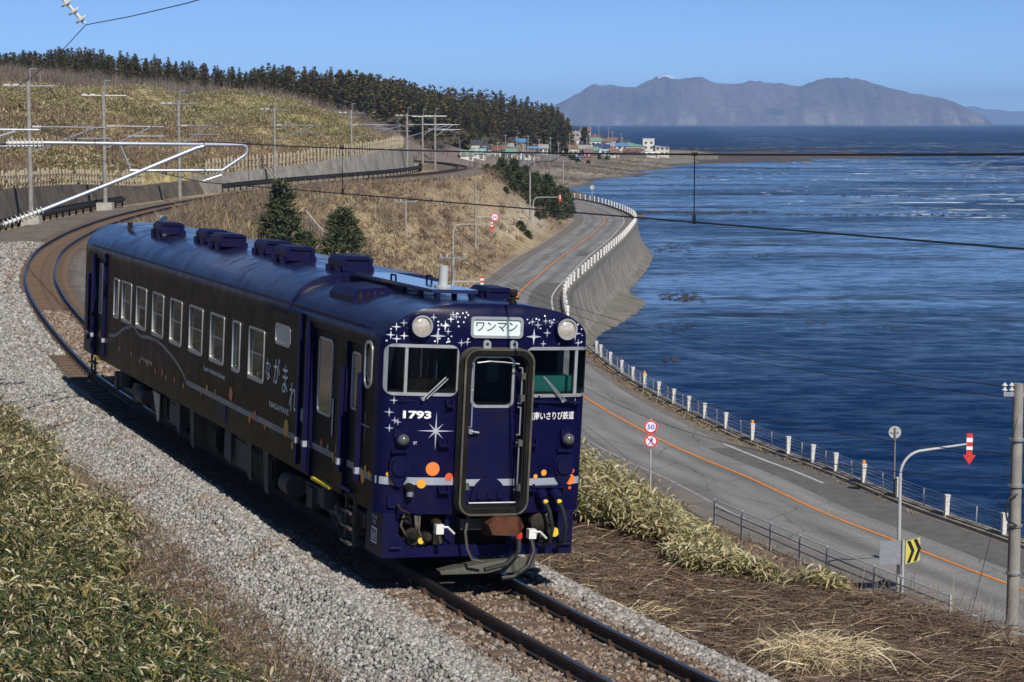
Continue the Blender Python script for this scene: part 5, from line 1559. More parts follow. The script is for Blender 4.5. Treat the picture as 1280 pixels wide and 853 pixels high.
# small front fittings: steps, jumper sockets, cable boxes
for x, z, w in ((-0.60, 1.80, .14), (-0.58, 1.21, .14), (0.60, 1.80, .12), (0.60, 1.22, .12), (0.62, 2.36, .1), (-0.55, 2.3, .1)):
    m = MB(); m.box(x - w / 2, x + w / 2, yf(x) - 0.09, yf(x) + 0.01, z - 0.012, z + 0.012); m.box(x - w / 2, x - w / 2 + 0.015, yf(x) - 0.05, yf(x) + 0.01, z - 0.012, z + 0.07); m.box(x + w / 2 - 0.015, x + w / 2, yf(x) - 0.05, yf(x) + 0.01, z - 0.012, z + 0.07)
    m.build('foot_step', M_NAVY2, railcar)
for x in (-1.13, 1.10):
    e = empty('jumper_box', (0, 0, 0), parent=railcar); y0 = yf(x)
    MB().prism(rrect(x - 0.15, x + 0.11, 1.38, 1.66, 0.09), lambda u, v, d: (u, y0 - d, v), -0.03, 0.05).build('cover', M_NAVY2, e)
    MB().prism(circle(x - 0.02, 1.52, 0.11, 18), lambda u, v, d: (u, y0 - d, v), 0.05, 0.085).build('lid', M_NAVY2, e)
    MB().box(x - 0.13, x + 0.08, y0 - 0.07, y0, 1.70, 1.73).build('drip_lip', M_NAVY2, e)
    MB().prism([(x - 0.14, 1.38), (x + 0.08, 1.38), (x + 0.01, 1.27), (x - 0.05, 1.27)], lambda u, v, d: (u, y0 - d, v), -0.01, 0.06).build('spout', M_NAVY2, e)
e = empty('jumper_socket', (0, 0, 0), parent=railcar)
MB().lathe([(0.06, 0), (0.06, 0.1), (0.035, 0.13)], 12, rot_front((-1.02, 0.05, 1.26))).build('socket', M_UNDER, e, smooth=True)
MB().lathe([(0.045, 0), (0.045, 0.06)], 12, Matrix.Translation((-1.02, -0.03, 1.16))).build('cap', M_STEEL, e, smooth=True)
for x in (0.76, 0.95):
    e = empty('jumper_cable', (0, 0, 0), parent=railcar)
    MB().lathe([(0.085, 0), (0.085, 0.06), (0.06, 0.13), (0.055, 0.17)], 12, Matrix.Translation((x, 0.02, 1.18)) @ Matrix.Rotation(RAD(115), 4, 'X')).build('plug', M_NAVY2, e, smooth=True)
    MB().tube([(x + 0.02, -0.1, 1.10), (x + 0.07, -0.17, 0.95), (x + 0.11, -0.19, 0.75), (x + 0.10, -0.14, 0.56), (x + 0.06, 0.0, 0.48)], 0.026, 8).build('cable', M_BLACK, e, smooth=True)
    MB().tube([(x + 0.0, -0.09, 1.12), (x + 0.035, -0.13, 1.06)], 0.034, 8).build('band', M_SILL, e)
MB().box(0.62, 1.10, -0.06, 0.05, 1.245, 1.27).build('cable_bracket', M_NAVY2, railcar)
MB().tube([(-1.16, 0.02, 1.05), (-1.15, -0.08, 1.0), (-1.05, -0.08, 0.96), (-0.98, 0.0, 0.8)], 0.018, 6).build('hose', M_UNDER, railcar)
MB().prism(rrect(-1.28, -1.12, 1.01, 1.16, 0.03), lambda u, v, d: (u, yf(u) - d, v), -0.01, 0.05).build('hose_bracket', M_NAVY2, railcar)
# buffer-beam skirt
sk = empty('front_skirt', (0, 0, 0), parent=railcar)
for sx in (-1, 1):
    x_out = 1.32 if sx < 0 else 1.27
    p = [(sx * x_out, 0.93), (sx * (x_out - 0.21), 0.93), (sx * (x_out - 0.21), 0.66), (sx * (x_out - 0.42), 0.47), (sx * (x_out - 0.42), 0.36), (sx * x_out, 0.36)]
    MB().prism(p, lambda u, v, d: (u, 0.16 - d, v), 0, 0.07).build('corner_plate', M_NAVY2, sk)
    MB().box(min(sx * (x_out - 0.05), sx * x_out), max(sx * (x_out - 0.05), sx * x_out), 0.165, 0.75, 0.36, 0.93).build('side_plate', M_NAVY2, sk)
    MB().box(sx * 0.42 - 0.07, sx * 0.42 + 0.07, 0.10, 0.16, 0.36, 0.92).build('upright', M_NAVY2, sk)
    MB().tube([(sx * 1.16 - 0.07, 0.05, 0.49), (sx * 1.16 + 0.07, 0.05, 0.49)], 0.015, 6).build('step_bar', M_NAVY2, sk)
MB().box(-0.9, 0.86, 0.09, 0.18, 0.36, 0.50).build('lower_beam', M_NAVY2, sk)
decal('side_marking', [rrect(0.3, 0.52, 0.5, 0.52, 0.005), rrect(0.3, 0.52, 0.68, 0.70, 0.005), rrect(0.3, 0.32, 0.5, 0.7, 0.005), rrect(0.5, 0.52, 0.5, 0.7, 0.005)], lambda u, v: (-1.325, u, v), M_LET, sk)
text_obj('side_lettering', '函', 0.15, lambda u, v: (-1.325, 0.41 - u, 0.60 + v), M_LET, sk, 0.12)
text_obj('side_lettering', 'キハ40\n1793', 0.10, lambda u, v: (-1.325, 0.42 - u, 0.80 + v), M_LET, sk, 0.2, 0.12)
# plough, coupler, hoses
pl = MB(); pl.add([(-0.55, -0.02, 0.15), (0.45, -0.10, 0.17), (0.75, 0.05, 0.2), (0.75, 0.05, 0.34), (0.45, -0.05, 0.35), (-0.05, -0.02, 0.33), (-0.55, 0.05, 0.18), (-0.5, 0.4, 0.15), (0.7, 0.4, 0.2)], [(0, 1, 2, 3, 4, 5, 6), (0, 7, 8, 2, 1), (6, 5, 4, 3, 8, 7)])
pl.build('snow_plough', M_GRIME, railcar)
cp_ = empty('coupler', (0, 0, 0), parent=railcar)
MB().box(-0.02, 0.40, -0.16, 0.12, 0.66, 0.93).build('knuckle_head', M_COUPL, cp_)
MB().prism([(0.0, 0.70), (0.34, 0.68), (0.42, 0.80), (0.36, 0.92), (0.04, 0.93), (-0.06, 0.83)], lambda u, v, d: (u, -0.16 - d, v), 0, 0.16).build('knuckle', M_COUPL, cp_, smooth=True)
MB().box(-0.32, 0.02, -0.02, 0.3, 0.72, 0.86).build('shank', M_UNDER2, cp_)
MB().box(0.1, 0.3, 0.12, 0.6, 0.68, 0.86).build('draft_gear', M_UNDER, cp_)
MB().tube([(-0.25, -0.1, 0.93), (-0.3, -0.14, 0.7), (-0.27, -0.15, 0.5), (-0.2, -0.16, 0.36), (-0.05, -0.18, 0.33)], 0.018, 6).build('uncoupling_chain', M_UNDER2, cp_)
for x0, pts in ((-0.62, [(-0.62, -0.03, 0.70), (-0.6, -0.08, 0.56)]), (0.47, [(0.47, -0.05, 0.62), (0.44, -0.13, 0.45), (0.25, -0.2, 0.30), (-0.05, -0.22, 0.24)]), (0.63, [(0.63, -0.06, 0.62), (0.65, -0.14, 0.44), (0.55, -0.2, 0.26), (0.35, -0.22, 0.14), (0.2, -0.2, 0.12)])):
    e = empty('brake_hose', (0, 0, 0), parent=railcar)
    x, y, z = pts[0]
    MB().tube(pts, 0.032, 8).build('hose', M_BLACK, e, smooth=True)
    if x0 != 0.47:
        MB().box(x - 0.05, x + 0.05, y - 0.06, y + 0.04, z - 0.02, z + 0.10).build('cock', M_WHITE, e)
        MB().tube([(x, y - 0.05, z + 0.07), (x + 0.10, y - 0.06, z + 0.07), (x + 0.20, y - 0.04, z - 0.02)], 0.014, 6).build('cock_handle', M_WHITE, e)
    else:
        MB().tube([(x, y, z - 0.02), (x, y, z + 0.05)], 0.045, 8).build('cock', M_RED, e)
for x, z, r, mt in ((-0.95, 0.66, 0.09, M_UNDER), (-0.75, 0.62, 0.07, M_UNDER), (0.78, 0.78, 0.13, M_UNDER), (0.9, 0.6, 0.08, M_UNDER), (-0.62, 0.8, 0.06, M_UNDER), (-1.02, 0.84, 0.05, M_UNDER)):
    MB().lathe([(r, 0), (r, 0.1), (r * 0.5, 0.14)], 14, rot_front((x, 0.12, z))).build('valve', mt, railcar, smooth=True)
MB().prism(circle(0.98, 0.66, 0.06, 16), lambda u, v, d: (u, 0.02 - d, v), 0, 0.03).build('yellow_tag', M_SILL, railcar)
MB().prism(circle(-0.83, 0.58, 0.04, 12), lambda u, v, d: (u, 0.05 - d, v), 0, 0.03).build('yellow_tag', M_SILL, railcar)
for k in range(7):
    x = R2.uniform(-1.05, -0.45) if k < 4 else R2.uniform(0.5, 1.0)
    MB().tube([(x, 0.1, 0.92), (x + R2.uniform(-.08, .08), 0.02, 0.78), (x + R2.uniform(-.12, .12), 0.04, 0.6), (x + R2.uniform(-.1, .1), 0.12, 0.52)], 0.014, 6).build('pipe', M_UNDER2, railcar)
MB().box(-1.2, 1.15, 0.35, 0.7, 0.45, 0.92).build('buffer_beam', M_UNDER, railcar)
# cab interior
ci = empty('cab', (0, 0, 0), parent=railcar)
MB().box(-1.28, -0.35, 0.42, 0.85, 1.5, 2.42).build('driver_desk', M_INT, ci)
MB().box(-1.0, -0.5, 0.40, 0.6, 2.42, 2.58).build('instrument_hood', M_UNDER, ci)
MB().box(0.45, 1.28, 0.40, 0.8, 1.5, 2.64).build('assistant_desk', M_TEAL, ci)
MB().box(-0.6, -0.1, 1.85, 1.9, 1.4, 3.1).build('cab_partition', M_INT, ci)
MB().box(0.62, 0.78, 1.7, 1.78, 2.4, 3.1).build('cab_post', M_CREAM, ci)
MB().box(0.95, 1.05, 1.5, 1.6, 2.4, 3.1).build('cab_post', M_INT, ci)
MB().tube([(-0.55, 0.5, 2.42), (-0.55, 0.5, 2.8)], 0.012, 6).build('mascon_lever', M_STEEL, ci)
MB().tube([(-0.72, 0.62, 2.42), (-0.72, 0.62, 3.05)], 0.015, 6).build('sun_visor_post', M_CREAM, ci)

# --- side windows
for y0, y1 in SIDE_WIN:
    w = empty('side_window', (0, 0, 0), parent=railcar)
    MB().ring(rrect(y0 - 0.018, y1 + 0.018, SZ0 - 0.04, SZ1 + 0.015, 0.05, 4), rrect(y0 + 0.02, y1 - 0.02, SZ0 + 0.02, SZ1 - 0.02, 0.03, 4), fs(0.0), -0.03, 0.012).build('frame', M_FRAME, w, smooth=True)
    MB().prism(rrect(y0, y1, SZ0, SZ1, 0.03, 3), fs(0.0), -0.026, -0.02).build('pane', M_GLASS, w)
    if y1 - y0 > 0.6:
        MB().box(-1.383, -1.372, y0, y1, (SZ0 + SZ1) / 2 - 0.012, (SZ0 + SZ1) / 2 + 0.012).build('sash_bar', M_FRAME, w)
        MB().box(-1.30, -1.29, y0, y1, SZ0, SZ0 + random.uniform(0.5, 0.72)).build('blind', M_CURT, w)
    if abs(y0 - 5.73) < 0.01 or abs(y0 - 15.58) < 0.01:
        MB().box(-1.365, -1.36, y0 + 0.2, y0 + 0.55, SZ0 + 0.28, SZ0 + 0.58).build('paper_notice', M_FROST, w)
MB().prism(rrect(4.33, 5.08, 2.60, 2.85, 0.06), fs(0.0), 0.0, 0.006).build('toilet_window', M_FROST, railcar)
MB().ring(rrect(4.30, 5.11, 2.57, 2.88, 0.08), rrect(4.34, 5.07, 2.61, 2.84, 0.05), fs(0.0), 0.0, 0.016).build('toilet_window_frame', M_FRAME, railcar, smooth=True)
cw = empty('cab_side_window', (0, 0, 0), parent=railcar)
MB().ring(rrect(0.52, 0.84, 2.43, 3.04, 0.13), rrect(0.56, 0.80, 2.47, 3.0, 0.1), fs(0.0), -0.02, 0.014).build('frame', M_FRAME, cw, smooth=True)
MB().prism(rrect(0.55, 0.81, 2.46, 3.01, 0.1), fs(0.0), -0.02, -0.012).build('pane', M_GLASS, cw)

# --- side doors (sit in their recesses)
def side_door(name, y0, y1, z1, wy0, wy1, wz0, wz1, r):
    e = empty(name, (0, 0, 0), parent=railcar)
    MB().box(-1.352, -1.337, y0 + 0.02, y1 - 0.02, ZB + 0.02, z1 - 0.02).build('leaf', M_SIDESHADE, e)
    MB().ring(rrect(wy0 - 0.03, wy1 + 0.03, wz0 - 0.03, wz1 + 0.03, r + 0.03), rrect(wy0, wy1, wz0, wz1, r), lambda u, v, d: (-1.352 - d, u, v), 0, 0.016).build('window_frame', M_FRAME, e, smooth=True)
    MB().prism(rrect(wy0, wy1, wz0, wz1, r), lambda u, v, d: (-1.352 - d, u, v), 0, 0.004).build('pane', M_DARKGLASS, e)
    return e
M_SIDESHADE = pm('navy_side_shade', (0.008, 0.007, 0.009), 0.45, spec=0.08, var=0.25, scale=4)  # navy door leaves, with the shade of the car side painted in
M_DARKGLASS = pm('dark_glass', (0.10, 0.10, 0.085), 0.08, var=0.3, scale=2.5, coat=0.6)
d1 = side_door('passenger_door', *DOOR_F, 2.98, 2.38, 2.98, 1.86, 2.85, 0.05)
MB().box(-1.45, -1.337, DOOR_F[0], DOOR_F[1] - 0.35, ZB - 0.005, ZB + 0.03).build('step_edge', M_SILL, d1)
MB().tube([(-1.365, 2.25, 1.6), (-1.365, 2.25, 2.1)], 0.013, 6).build('grab_rail', M_STEEL, d1)
d2 = side_door('passenger_door', *DOOR_R, 2.98, 18.5, 19.05, 1.86, 2.85, 0.05)
MB().box(-1.45, -1.337, DOOR_R[0], DOOR_R[1] - 0.35, ZB - 0.005, ZB + 0.03).build('step_edge', M_SILL, d2)
d3 = side_door('crew_door', *CREW, 2.95, 1.12, 1.45, 2.1, 2.8, 0.05)
MB().tube([(-1.365, 1.05, 1.86), (-1.42, 1.05, 1.86)], 0.03, 8).build('lock', M_STEEL, d3)
for y, z0, z1 in ((3.72, 1.0, 3.12), (3.34, 0.95, 3.05), (1.72, 1.2, 2.6), (0.93, 1.2, 2.6), (18.2, 1.0, 3.12), (19.45, 0.95, 3.05), (19.95, 1.2, 2.6)):
    m = MB(); m.box(-1.455, -1.398, y - 0.035, y + 0.035, z0, z1)
    o = m.build('drain_pipe' if z1 > 3 else 'grab_rail', M_NAVY2, railcar)
    MB().box(-1.459, -1.396, y - 0.04, y + 0.04, 1.30, 1.385).build('stripe_end', M_STRIPE, o)
MB().box(-1.43, -1.395, 0.95, 19.8, 3.205, 3.23).build('rain_gutter', M_NAVY2, railcar)
MB().box(-1.412, -1.398, 3.45, 3.62, 1.62, 1.80).build('notice_plate', M_FROST, railcar)
# --- side print
def ribbon(name, pts, w, mat, off=0.004):
    V, F = [], []
    for i, (y, z) in enumerate(pts):
        a = pts[max(i - 1, 0)]; b = pts[min(i + 1, len(pts) - 1)]
        t = Vector((b[0] - a[0], b[1] - a[1])).normalized(); n = Vector((-t.y, t.x)) * w / 2
        V += [(-HW - off, y + n.x, z + n.y), (-HW - off, y - n.x, z - n.y)]
    F = [(2 * i, 2 * i + 1, 2 * i + 3, 2 * i + 2) for i in range(len(pts) - 1)]
    m = MB(); m.add(V, F); return m.build(name, mat, body, fix=False)
ribbon('mountain_line', [(17.7, 1.50), (17.2, 1.53), (16.8, 1.60), (16.4, 1.72), (16.0, 1.80), (15.7, 1.83), (15.45, 1.90), (15.2, 1.88), (14.9, 1.80), (14.5, 1.77), (14.1, 1.80), (13.6, 1.82), (13.1, 1.82), (12.6, 1.78), (12.2, 1.72), (11.8, 1.66), (11.4, 1.58), (11.1, 1.50), (10.85, 1.42), (10.7, 1.33)], 0.06, M_SIDELINE)
ribbon('side_belt', [(10.7, 1.345), (3.78, 1.345)], 0.09, M_SIDELINE)
ribbon('side_belt', [(1.95, 1.34), (1.76, 1.34)], 0.09, M_SIDELINE); ribbon('side_belt', [(0.9, 1.335), (0.36, 1.335)], 0.09, M_SIDELINE)
for y0, y1 in ((2.06, 3.18), (1.02, 1.58)):
    m = MB(); m.add([(-1.356, y0, 1.30), (-1.356, y1, 1.30), (-1.356, y1, 1.385), (-1.356, y0, 1.385)], [(0, 1, 2, 3)]); m.build('door_belt', M_SIDELINE, d1 if y0 > 2 else d3, fix=False)
DIM_O = pm('side_orange', (0.70, 0.15, 0.03), 0.5, var=0.1); DIM_Y = pm('side_amber', (0.66, 0.30, 0.03), 0.5, var=0.1); DIM_R = pm('side_red', (0.55, 0.09, 0.02), 0.5, var=0.1)
for y, z, r, mt in ((7.6, 1.52, .11, DIM_O), (9.6, 1.30, .05, DIM_R), (9.2, 1.42, .06, DIM_Y), (8.6, 1.43, .05, DIM_R), (6.1, 1.37, .08, DIM_R), (6.4, 1.27, .06, DIM_O), (5.5, 1.28, .045, DIM_R), (4.35, 1.42, .13, DIM_Y), (4.0, 1.22, .06, DIM_Y),
                     (2.75, 1.44, .05, DIM_R), (2.45, 1.42, .04, DIM_Y), (1.85, 1.47, .09, DIM_O), (2.15, 1.32, .07, DIM_Y), (0.72, 1.28, .075, DIM_Y), (0.62, 1.42, .04, DIM_Y), (0.45, 1.36, .05, DIM_Y),
                     (12.6, 1.30, .07, DIM_R), (13.2, 1.26, .06, DIM_R), (12.3, 1.24, .05, DIM_Y), (11.6, 1.28, .05, DIM_O), (13.9, 1.32, .05, DIM_Y), (14.6, 1.30, .05, DIM_Y), (15.4, 1.35, .05, DIM_Y), (10.9, 1.26, .05, DIM_Y), (16.6, 1.33, .05, DIM_Y), (20.3, 1.3, .08, DIM_O), (18.9, 1.4, .09, DIM_O)):
    x = -1.358 if (DOOR_F[0] < y < DOOR_F[1] or DOOR_R[0] < y < DOOR_R[1]) else -HW - 0.008
    decal('side_dot', [circle(y, z, r, 18)], lambda u, v, x=x: (x, u, v), mt)
M_SLET = pm('side_lettering', (0.86, 0.86, 0.88), 0.45, var=0.05)
for ch, y, z, s in (('な', 5.45, 2.12, .32), ('が', 4.98, 2.13, .38), ('ま', 4.52, 2.07, .42), ('れ', 4.08, 1.86, .42)):
    text_obj('name_lettering', ch, s, lambda u, v, y=y, z=z: (-HW - 0.005, y - u * 0.95, z + v * 1.15), M_SLET, body)
text_obj('roman_lettering', 'NAGAMARE', 0.1, lambda u, v: (-HW - 0.005, 4.78 - u, 1.655 + v), M_SLET, body, 1.05, 0.085)
text_obj('roman_lettering', 'South Hokkaido Railway', 0.1, lambda u, v: (-HW - 0.005, 8.75 - u, 1.72 + v), M_SLET, body, 1.45, 0.105)
text_obj('small_lettering', 'キハ40 1793', 0.1, lambda u, v: (-HW - 0.005, 14.0 - u, 1.36 + v), M_SLET, body, 0.95, 0.075)
MB().box(-1.416, -1.398, 7.9, 8.5, 1.02, 1.30).build('fuel_hatch', M_NAVY2, railcar)
MB().box(-1.46, -1.40, 1.1, 1.6, 1.02, 1.06).build('crew_step', M_NAVY2, railcar)
ribbon('printed_star', [(0.72, 1.75), (0.72, 2.15)], 0.02, M_SIDELINE); ribbon('printed_star', [(0.9, 1.95), (0.54, 1.95)], 0.02, M_SIDELINE)

# --- roof equipment
def hood(y, x, L=0.70, W=0.46, H=0.27):
    e = empty('roof_ventilator', (0, 0, 0), parent=railcar)
    zb = 3.63 if y > 4.5 else 3.50
    prof = [(-W / 2, 0.05), (-W / 2, H * 0.75), (-W / 2 + 0.06, H), (W / 2 - 0.06, H), (W / 2, H * 0.75), (W / 2, 0.05)]
    MB().prism(prof, lambda u, v, d: (x + u, d, zb + v), y, y + L).build('hood', M_NAVY2, e)
    for sx in (-1, 1):
        for yy in (y + 0.05, y + L - 0.15):
            MB().box(x + sx * (W / 2) - 0.05, x + sx * (W / 2) + 0.05, yy, yy + 0.1, zb - 0.12, zb + 0.12).build('foot', M_NAVY2, e)
    MB().ring([(x - W / 2 + 0.0, zb + 0.05), (x + W / 2, zb + 0.05), (x + W / 2, zb + H - 0.02), (x - W / 2, zb + H - 0.02)], [(x - W / 2 + 0.05, zb + 0.08), (x + W / 2 - 0.05, zb + 0.08), (x + W / 2 - 0.05, zb + H - 0.05), (x - W / 2 + 0.05, zb + H - 0.05)], lambda u, v, d: (u, y - d, v), 0.0, 0.03).build('lip', M_NAVY2, e)
for x, y in ((-0.70, 15.35), (-0.50, 12.55), (-0.60, 11.0), (-0.38, 8.85), (-0.52, 7.05), (-0.36, 4.62)):
    hood(y, x)
e = empty('radiator_fan_cover', (0, 0, 0), parent=railcar)
MB().prism([(-1.16, 3.26), (-1.16, 3.48), (-1.06, 3.58), (-0.66, 3.62), (-0.56, 3.56), (-0.56, 3.3)], lambda u, v, d: (u, d, v), 2.25, 3.3).build('cover', M_NAVY2, e)
for k in range(5):
    MB().box(-1.07 + k * 0.1, -1.03 + k * 0.1, 2.235, 2.25, 3.36, 3.55).build('slat', M_UNDER, e)
rd = empty('roof_deck', (0, 0, 0), parent=railcar)
MB().box(-0.50, 0.14, 0.95, 4.42, 3.64, 3.69).build('deck_plate', M_DECK, rd)
for x in (-0.42, 0.05):
    for y in (0.95, 1.6, 2.3, 3.0):
        MB().box(x - 0.03, x + 0.03, y - 0.03, y + 0.03, 3.45, 3.645).build('stanchion', M_NAVY2, rd)
for x in (-0.44, 0.08):
    MB().tube([(x, 2.6, 3.69), (x, 2.6, 3.76), (x, 2.8, 3.76), (x, 2.8, 3.69)], 0.015, 6).build('lifting_loop', M_NAVY2, rd)
for y in (3.5, 3.75, 4.0):
    MB().tube([(-0.95, y, 3.38), (-0.95, y, 3.47), (-0.95, y - 0.12, 3.47), (-0.95, y - 0.12, 3.38)], 0.014, 6).build('lifting_loop', M_NAVY2, rd)
ex = empty('exhaust_stack', (0, 0, 0), parent=railcar)
MB().tube([(-0.15, 1.5, 3.69), (-0.15, 1.5, 3.97)], 0.062, 16).build('pipe', M_GREYP, ex, smooth=True)
MB().tube([(-0.15, 1.5, 3.69), (-0.15, 1.5, 3.715)], 0.12, 16).build('flange', M_GREYP, ex)
ex2 = empty('exhaust_stack', (0, 0, 0), parent=railcar)
MB().tube([(-0.55, 16.9, 3.6), (-0.55, 16.9, 3.98)], 0.075, 14).build('pipe', M_GREYP, ex2, smooth=True)
for x, y, z in ((0.42, 0.42, 3.53), (-0.9, 18.4, 3.55)):
    e = empty('whistle', (0, 0, 0), parent=railcar)
    MB().lathe([(0.05, 0), (0.05, 0.07), (0.035, 0.08), (0.035, 0.13), (0.055, 0.14), (0.055, 0.2), (0.03, 0.22)], 12, Matrix.Translation((x, y, z))).build('bell', M_UNDER, e, smooth=True)
    MB().tube([(x - 0.08, y, z + 0.1), (x + 0.08, y, z + 0.1)], 0.015, 6).build('bracket', M_UNDER, e)
hood(1.4, 0.62, 0.6, 0.4, 0.2)

# --- underframe and bogies
MB().box(-1.15, 1.15, 0.7, 20.1, 0.78, 0.95).build('underframe', M_UNDER, railcar)
def bogie(yc):
    e = empty('bogie', (0, 0, 0), parent=railcar)
    for sx in (-1, 1):
        MB().prism([(yc - 1.45, 0.42), (yc - 1.45, 0.62), (yc - 0.6, 0.62), (yc - 0.35, 0.45), (yc + 0.35, 0.45), (yc + 0.6, 0.62), (yc + 1.45, 0.62), (yc + 1.45, 0.42), (yc + 0.5, 0.36), (yc - 0.5, 0.36)], lambda u, v, d: (sx * d, u, v), 0.88, 1.0).build('side_frame', M_UNDER2, e)
        for ya in (yc - 1.05, yc + 1.05):
            MB().box(sx * 0.94 - 0.11, sx * 0.94 + 0.11, ya - 0.14, ya + 0.14, 0.28, 0.58).build('axle_box', M_UNDER2, e)
            for q in (-0.22, 0.22):
                MB().tube([(sx * 0.94, ya + q, 0.36), (sx * 0.94, ya + q, 0.6)], 0.065, 10).build('spring', M_UNDER, e)
        MB().tube([(sx * 1.0, yc, 0.45), (sx * 1.0, yc, 0.8)], 0.17, 14).build('air_spring', M_BLACK, e)
    for ya in (yc - 1.05, yc + 1.05):
        w = empty('wheelset', (0, 0, 0), parent=e)
        MB().tube([(-0.8, ya, 0.43), (0.8, ya, 0.43)], 0.08, 10).build('axle', M_UNDER, w)
        for sx in (-1, 1):
            MB().lathe([(0.46, -0.03), (0.46, 0.0), (0.43, 0.01), (0.425, 0.1), (0.36, 0.1), (0.33, 0.06), (0.15, 0.07), (0.13, 0.11)], 28, Matrix.Translation((sx * 0.54, ya, 0.43)) @ Matrix.Rotation(sx * math.pi / 2, 4, 'Y')).build('wheel', M_UNDER2, w, smooth=True)
    MB().box(-0.85, 0.85, yc - 0.2, yc + 0.2, 0.4, 0.7).build('bolster', M_UNDER, e)
bogie(3.2); bogie(17.6)
for y0, y1, x0, z0, mt, nm in ((5.6, 6.9, -1.2, 0.32, M_UNDER, 'equipment_box'), (7.2, 8.9, -1.15, 0.30, M_UNDER2, 'fuel_tank'), (9.1, 9.7, -1.2, 0.35, M_UNDER, 'equipment_box'), (9.9, 11.6, -1.05, 0.28, M_UNDER, 'engine'), (11.9, 12.8, -1.2, 0.38, M_UNDER2, 'equipment_box'), (13.1, 14.6, -1.15, 0.36, M_UNDER, 'radiator_box')):
    e = MB().box(x0, -x0, y0, y1, z0, 0.8).build(nm, mt, railcar)
    MB().box(x0 - 0.025, x0, y0 + 0.08, y1 - 0.08, z0 + 0.08, 0.74).build('cover_panel', mt, e)
MB().tube([(-1.1, 5.2, 0.5), (-1.1, 4.75, 0.5)], 0.16, 14).build('air_tank', M_UNDER2, railcar)
MB().tube([(-1.15, 15.6, 0.55), (-1.15, 14.9, 0.55)], 0.15, 14).build('air_tank', M_UNDER2, railcar)
MB().add([(-1.22, 14.2, 0.78), (-1.22, 13.6, 0.78), (-1.22, 13.6, 0.35), (-1.22, 13.75, 0.25), (-1.20, 14.2, 0.78), (-1.20, 13.6, 0.78), (-1.20, 13.6, 0.35), (-1.20, 13.75, 0.25)], [(0, 1, 2, 3), (7, 6, 5, 4), (0, 3, 7, 4), (3, 2, 6, 7)]).build('deflector_plate', M_CREAM, railcar)
for yy, hh in ((10.9, 0.2), (7.0, 0.25), (6.0, 0.2), (12.0, 0.3), (8.3, 0.3)):
    MB().add([(-1.24, yy + 0.18, 0.9), (-1.24, yy - 0.12, 0.9), (-1.24, yy - 0.2, hh), (-1.24, yy + 0.02, hh + 0.05), (-1.21, yy + 0.18, 0.9), (-1.21, yy - 0.12, 0.9), (-1.21, yy - 0.2, hh), (-1.21, yy + 0.02, hh + 0.05)], [(0, 1, 2, 3), (7, 6, 5, 4), (0, 4, 5, 1), (1, 5, 6, 2), (2, 6, 7, 3), (3, 7, 4, 0)]).build('hanger_plate', M_UNDER2, railcar)
for yb in (1.15, 19.4):
    e = empty('step_ladder', (0, 0, 0), parent=railcar)
    for dy in (0, 0.36):
        MB().box(-1.36, -1.32, yb + dy, yb + dy + 0.04, 0.30, 0.95).build('stile', M_UNDER2, e)
    for z in (0.32, 0.52, 0.72):
        MB().box(-1.42, -1.28, yb, yb + 0.4, z, z + 0.03).build('tread', M_UNDER2, e)
MB().tube([(-1.18, 2.4, 0.62), (-1.18, 2.2, 0.5), (-1.18, 2.05, 0.5)], 0.07, 10).build('brake_cylinder', M_UNDER2, railcar)
# ------------------------------------------------------------------ overhead line
M_PORC = pm('white_porcelain', (0.60, 0.60, 0.58), 0.25, var=0.08, scale=10)
M_TUBE = pm('bracket_tube', (0.40, 0.43, 0.50), 0.36, 0.45, var=0.10, scale=5)
M_POLE = pm('concrete_pole', (0.27, 0.255, 0.235), 0.8, var=0.18, scale=2.5, dirt=(0.15, 0.135, 0.12), dscale=2, damt=0.6)
U = Vector((0.929, 0.370, 0))
def insulator(name, a, b, n, r, parent, mat=None, core=0.03):
    """ribbed insulator between two points"""
    a, b = Vector(a), Vector(b); L = (b - a).length
    M = Matrix.Translation(a) @ (b - a).to_track_quat('Z', 'Y').to_matrix().to_4x4()
    prof = [(core, 0)]
    for k in range(n):
        z = L * (k + 0.5) / n; d = L / n
        prof += [(core, z - 0.20 * d), (r, z - 0.10 * d), (r * 0.96, z + 0.04 * d), (core * 1.3, z + 0.16 * d)]
    prof.append((core, L))
    return MB().lathe(prof, 14, M).build(name, mat or M_PORC, parent, smooth=True)
# nearest support: the pole stands at the left edge of the picture, its bracket reaches over the railcar
PB = Vector((-9.86, 38.82, -0.6))
np_ = empty('catenary_pole', PB)
tag(np_, 'concrete overhead-line pole at the left edge with a long silver tube bracket', 'catenary pole', 'overhead line poles')
MB().tube([(0, 0, -0.5), (0, 0, 9.8)], [0.19, 0.15], 16).build('mast', M_POLE, np_, smooth=True)
def B(s, z): return Vector((U.x * (s + 0.2), U.y * (s + 0.2), z + 0.6)) if s > 0.01 else Vector((0, 0, z + 0.6))
insulator('insulator', B(0.25, 5.47), B(0.95, 5.475), 9, 0.085, np_)
insulator('insulator', B(0.15, 3.95), B(0.92, 4.22), 10, 0.085, np_)
MB().tube([B(0.0, 5.47), B(0.25, 5.47)], 0.05, 10).build('bracket_foot', M_UNDER2, np_)
MB().tube([B(0.0, 3.9), B(0.15, 3.95)], 0.05, 10).build('bracket_foot', M_UNDER2, np_)
top = [B(0.9, 5.475), B(2.5, 5.45), B(4.75, 5.42)]
for k in range(1, 7):
    a = RAD(150 * k / 6)
    top.append(B(4.75 + 0.11 * math.sin(a), 5.42 - 0.11 * (1 - math.cos(a))))
top += [B(4.36, 4.93)]
MB().tube(top, 0.036, 10).build('top_tube', M_TUBE, np_, smooth=True)
MB().tube([B(0.9, 4.21), B(2.4, 4.78), B(3.85, 5.36), B(4.02, 5.40)], 0.042, 10).build('diagonal_tube', M_TUBE, np_, smooth=True)
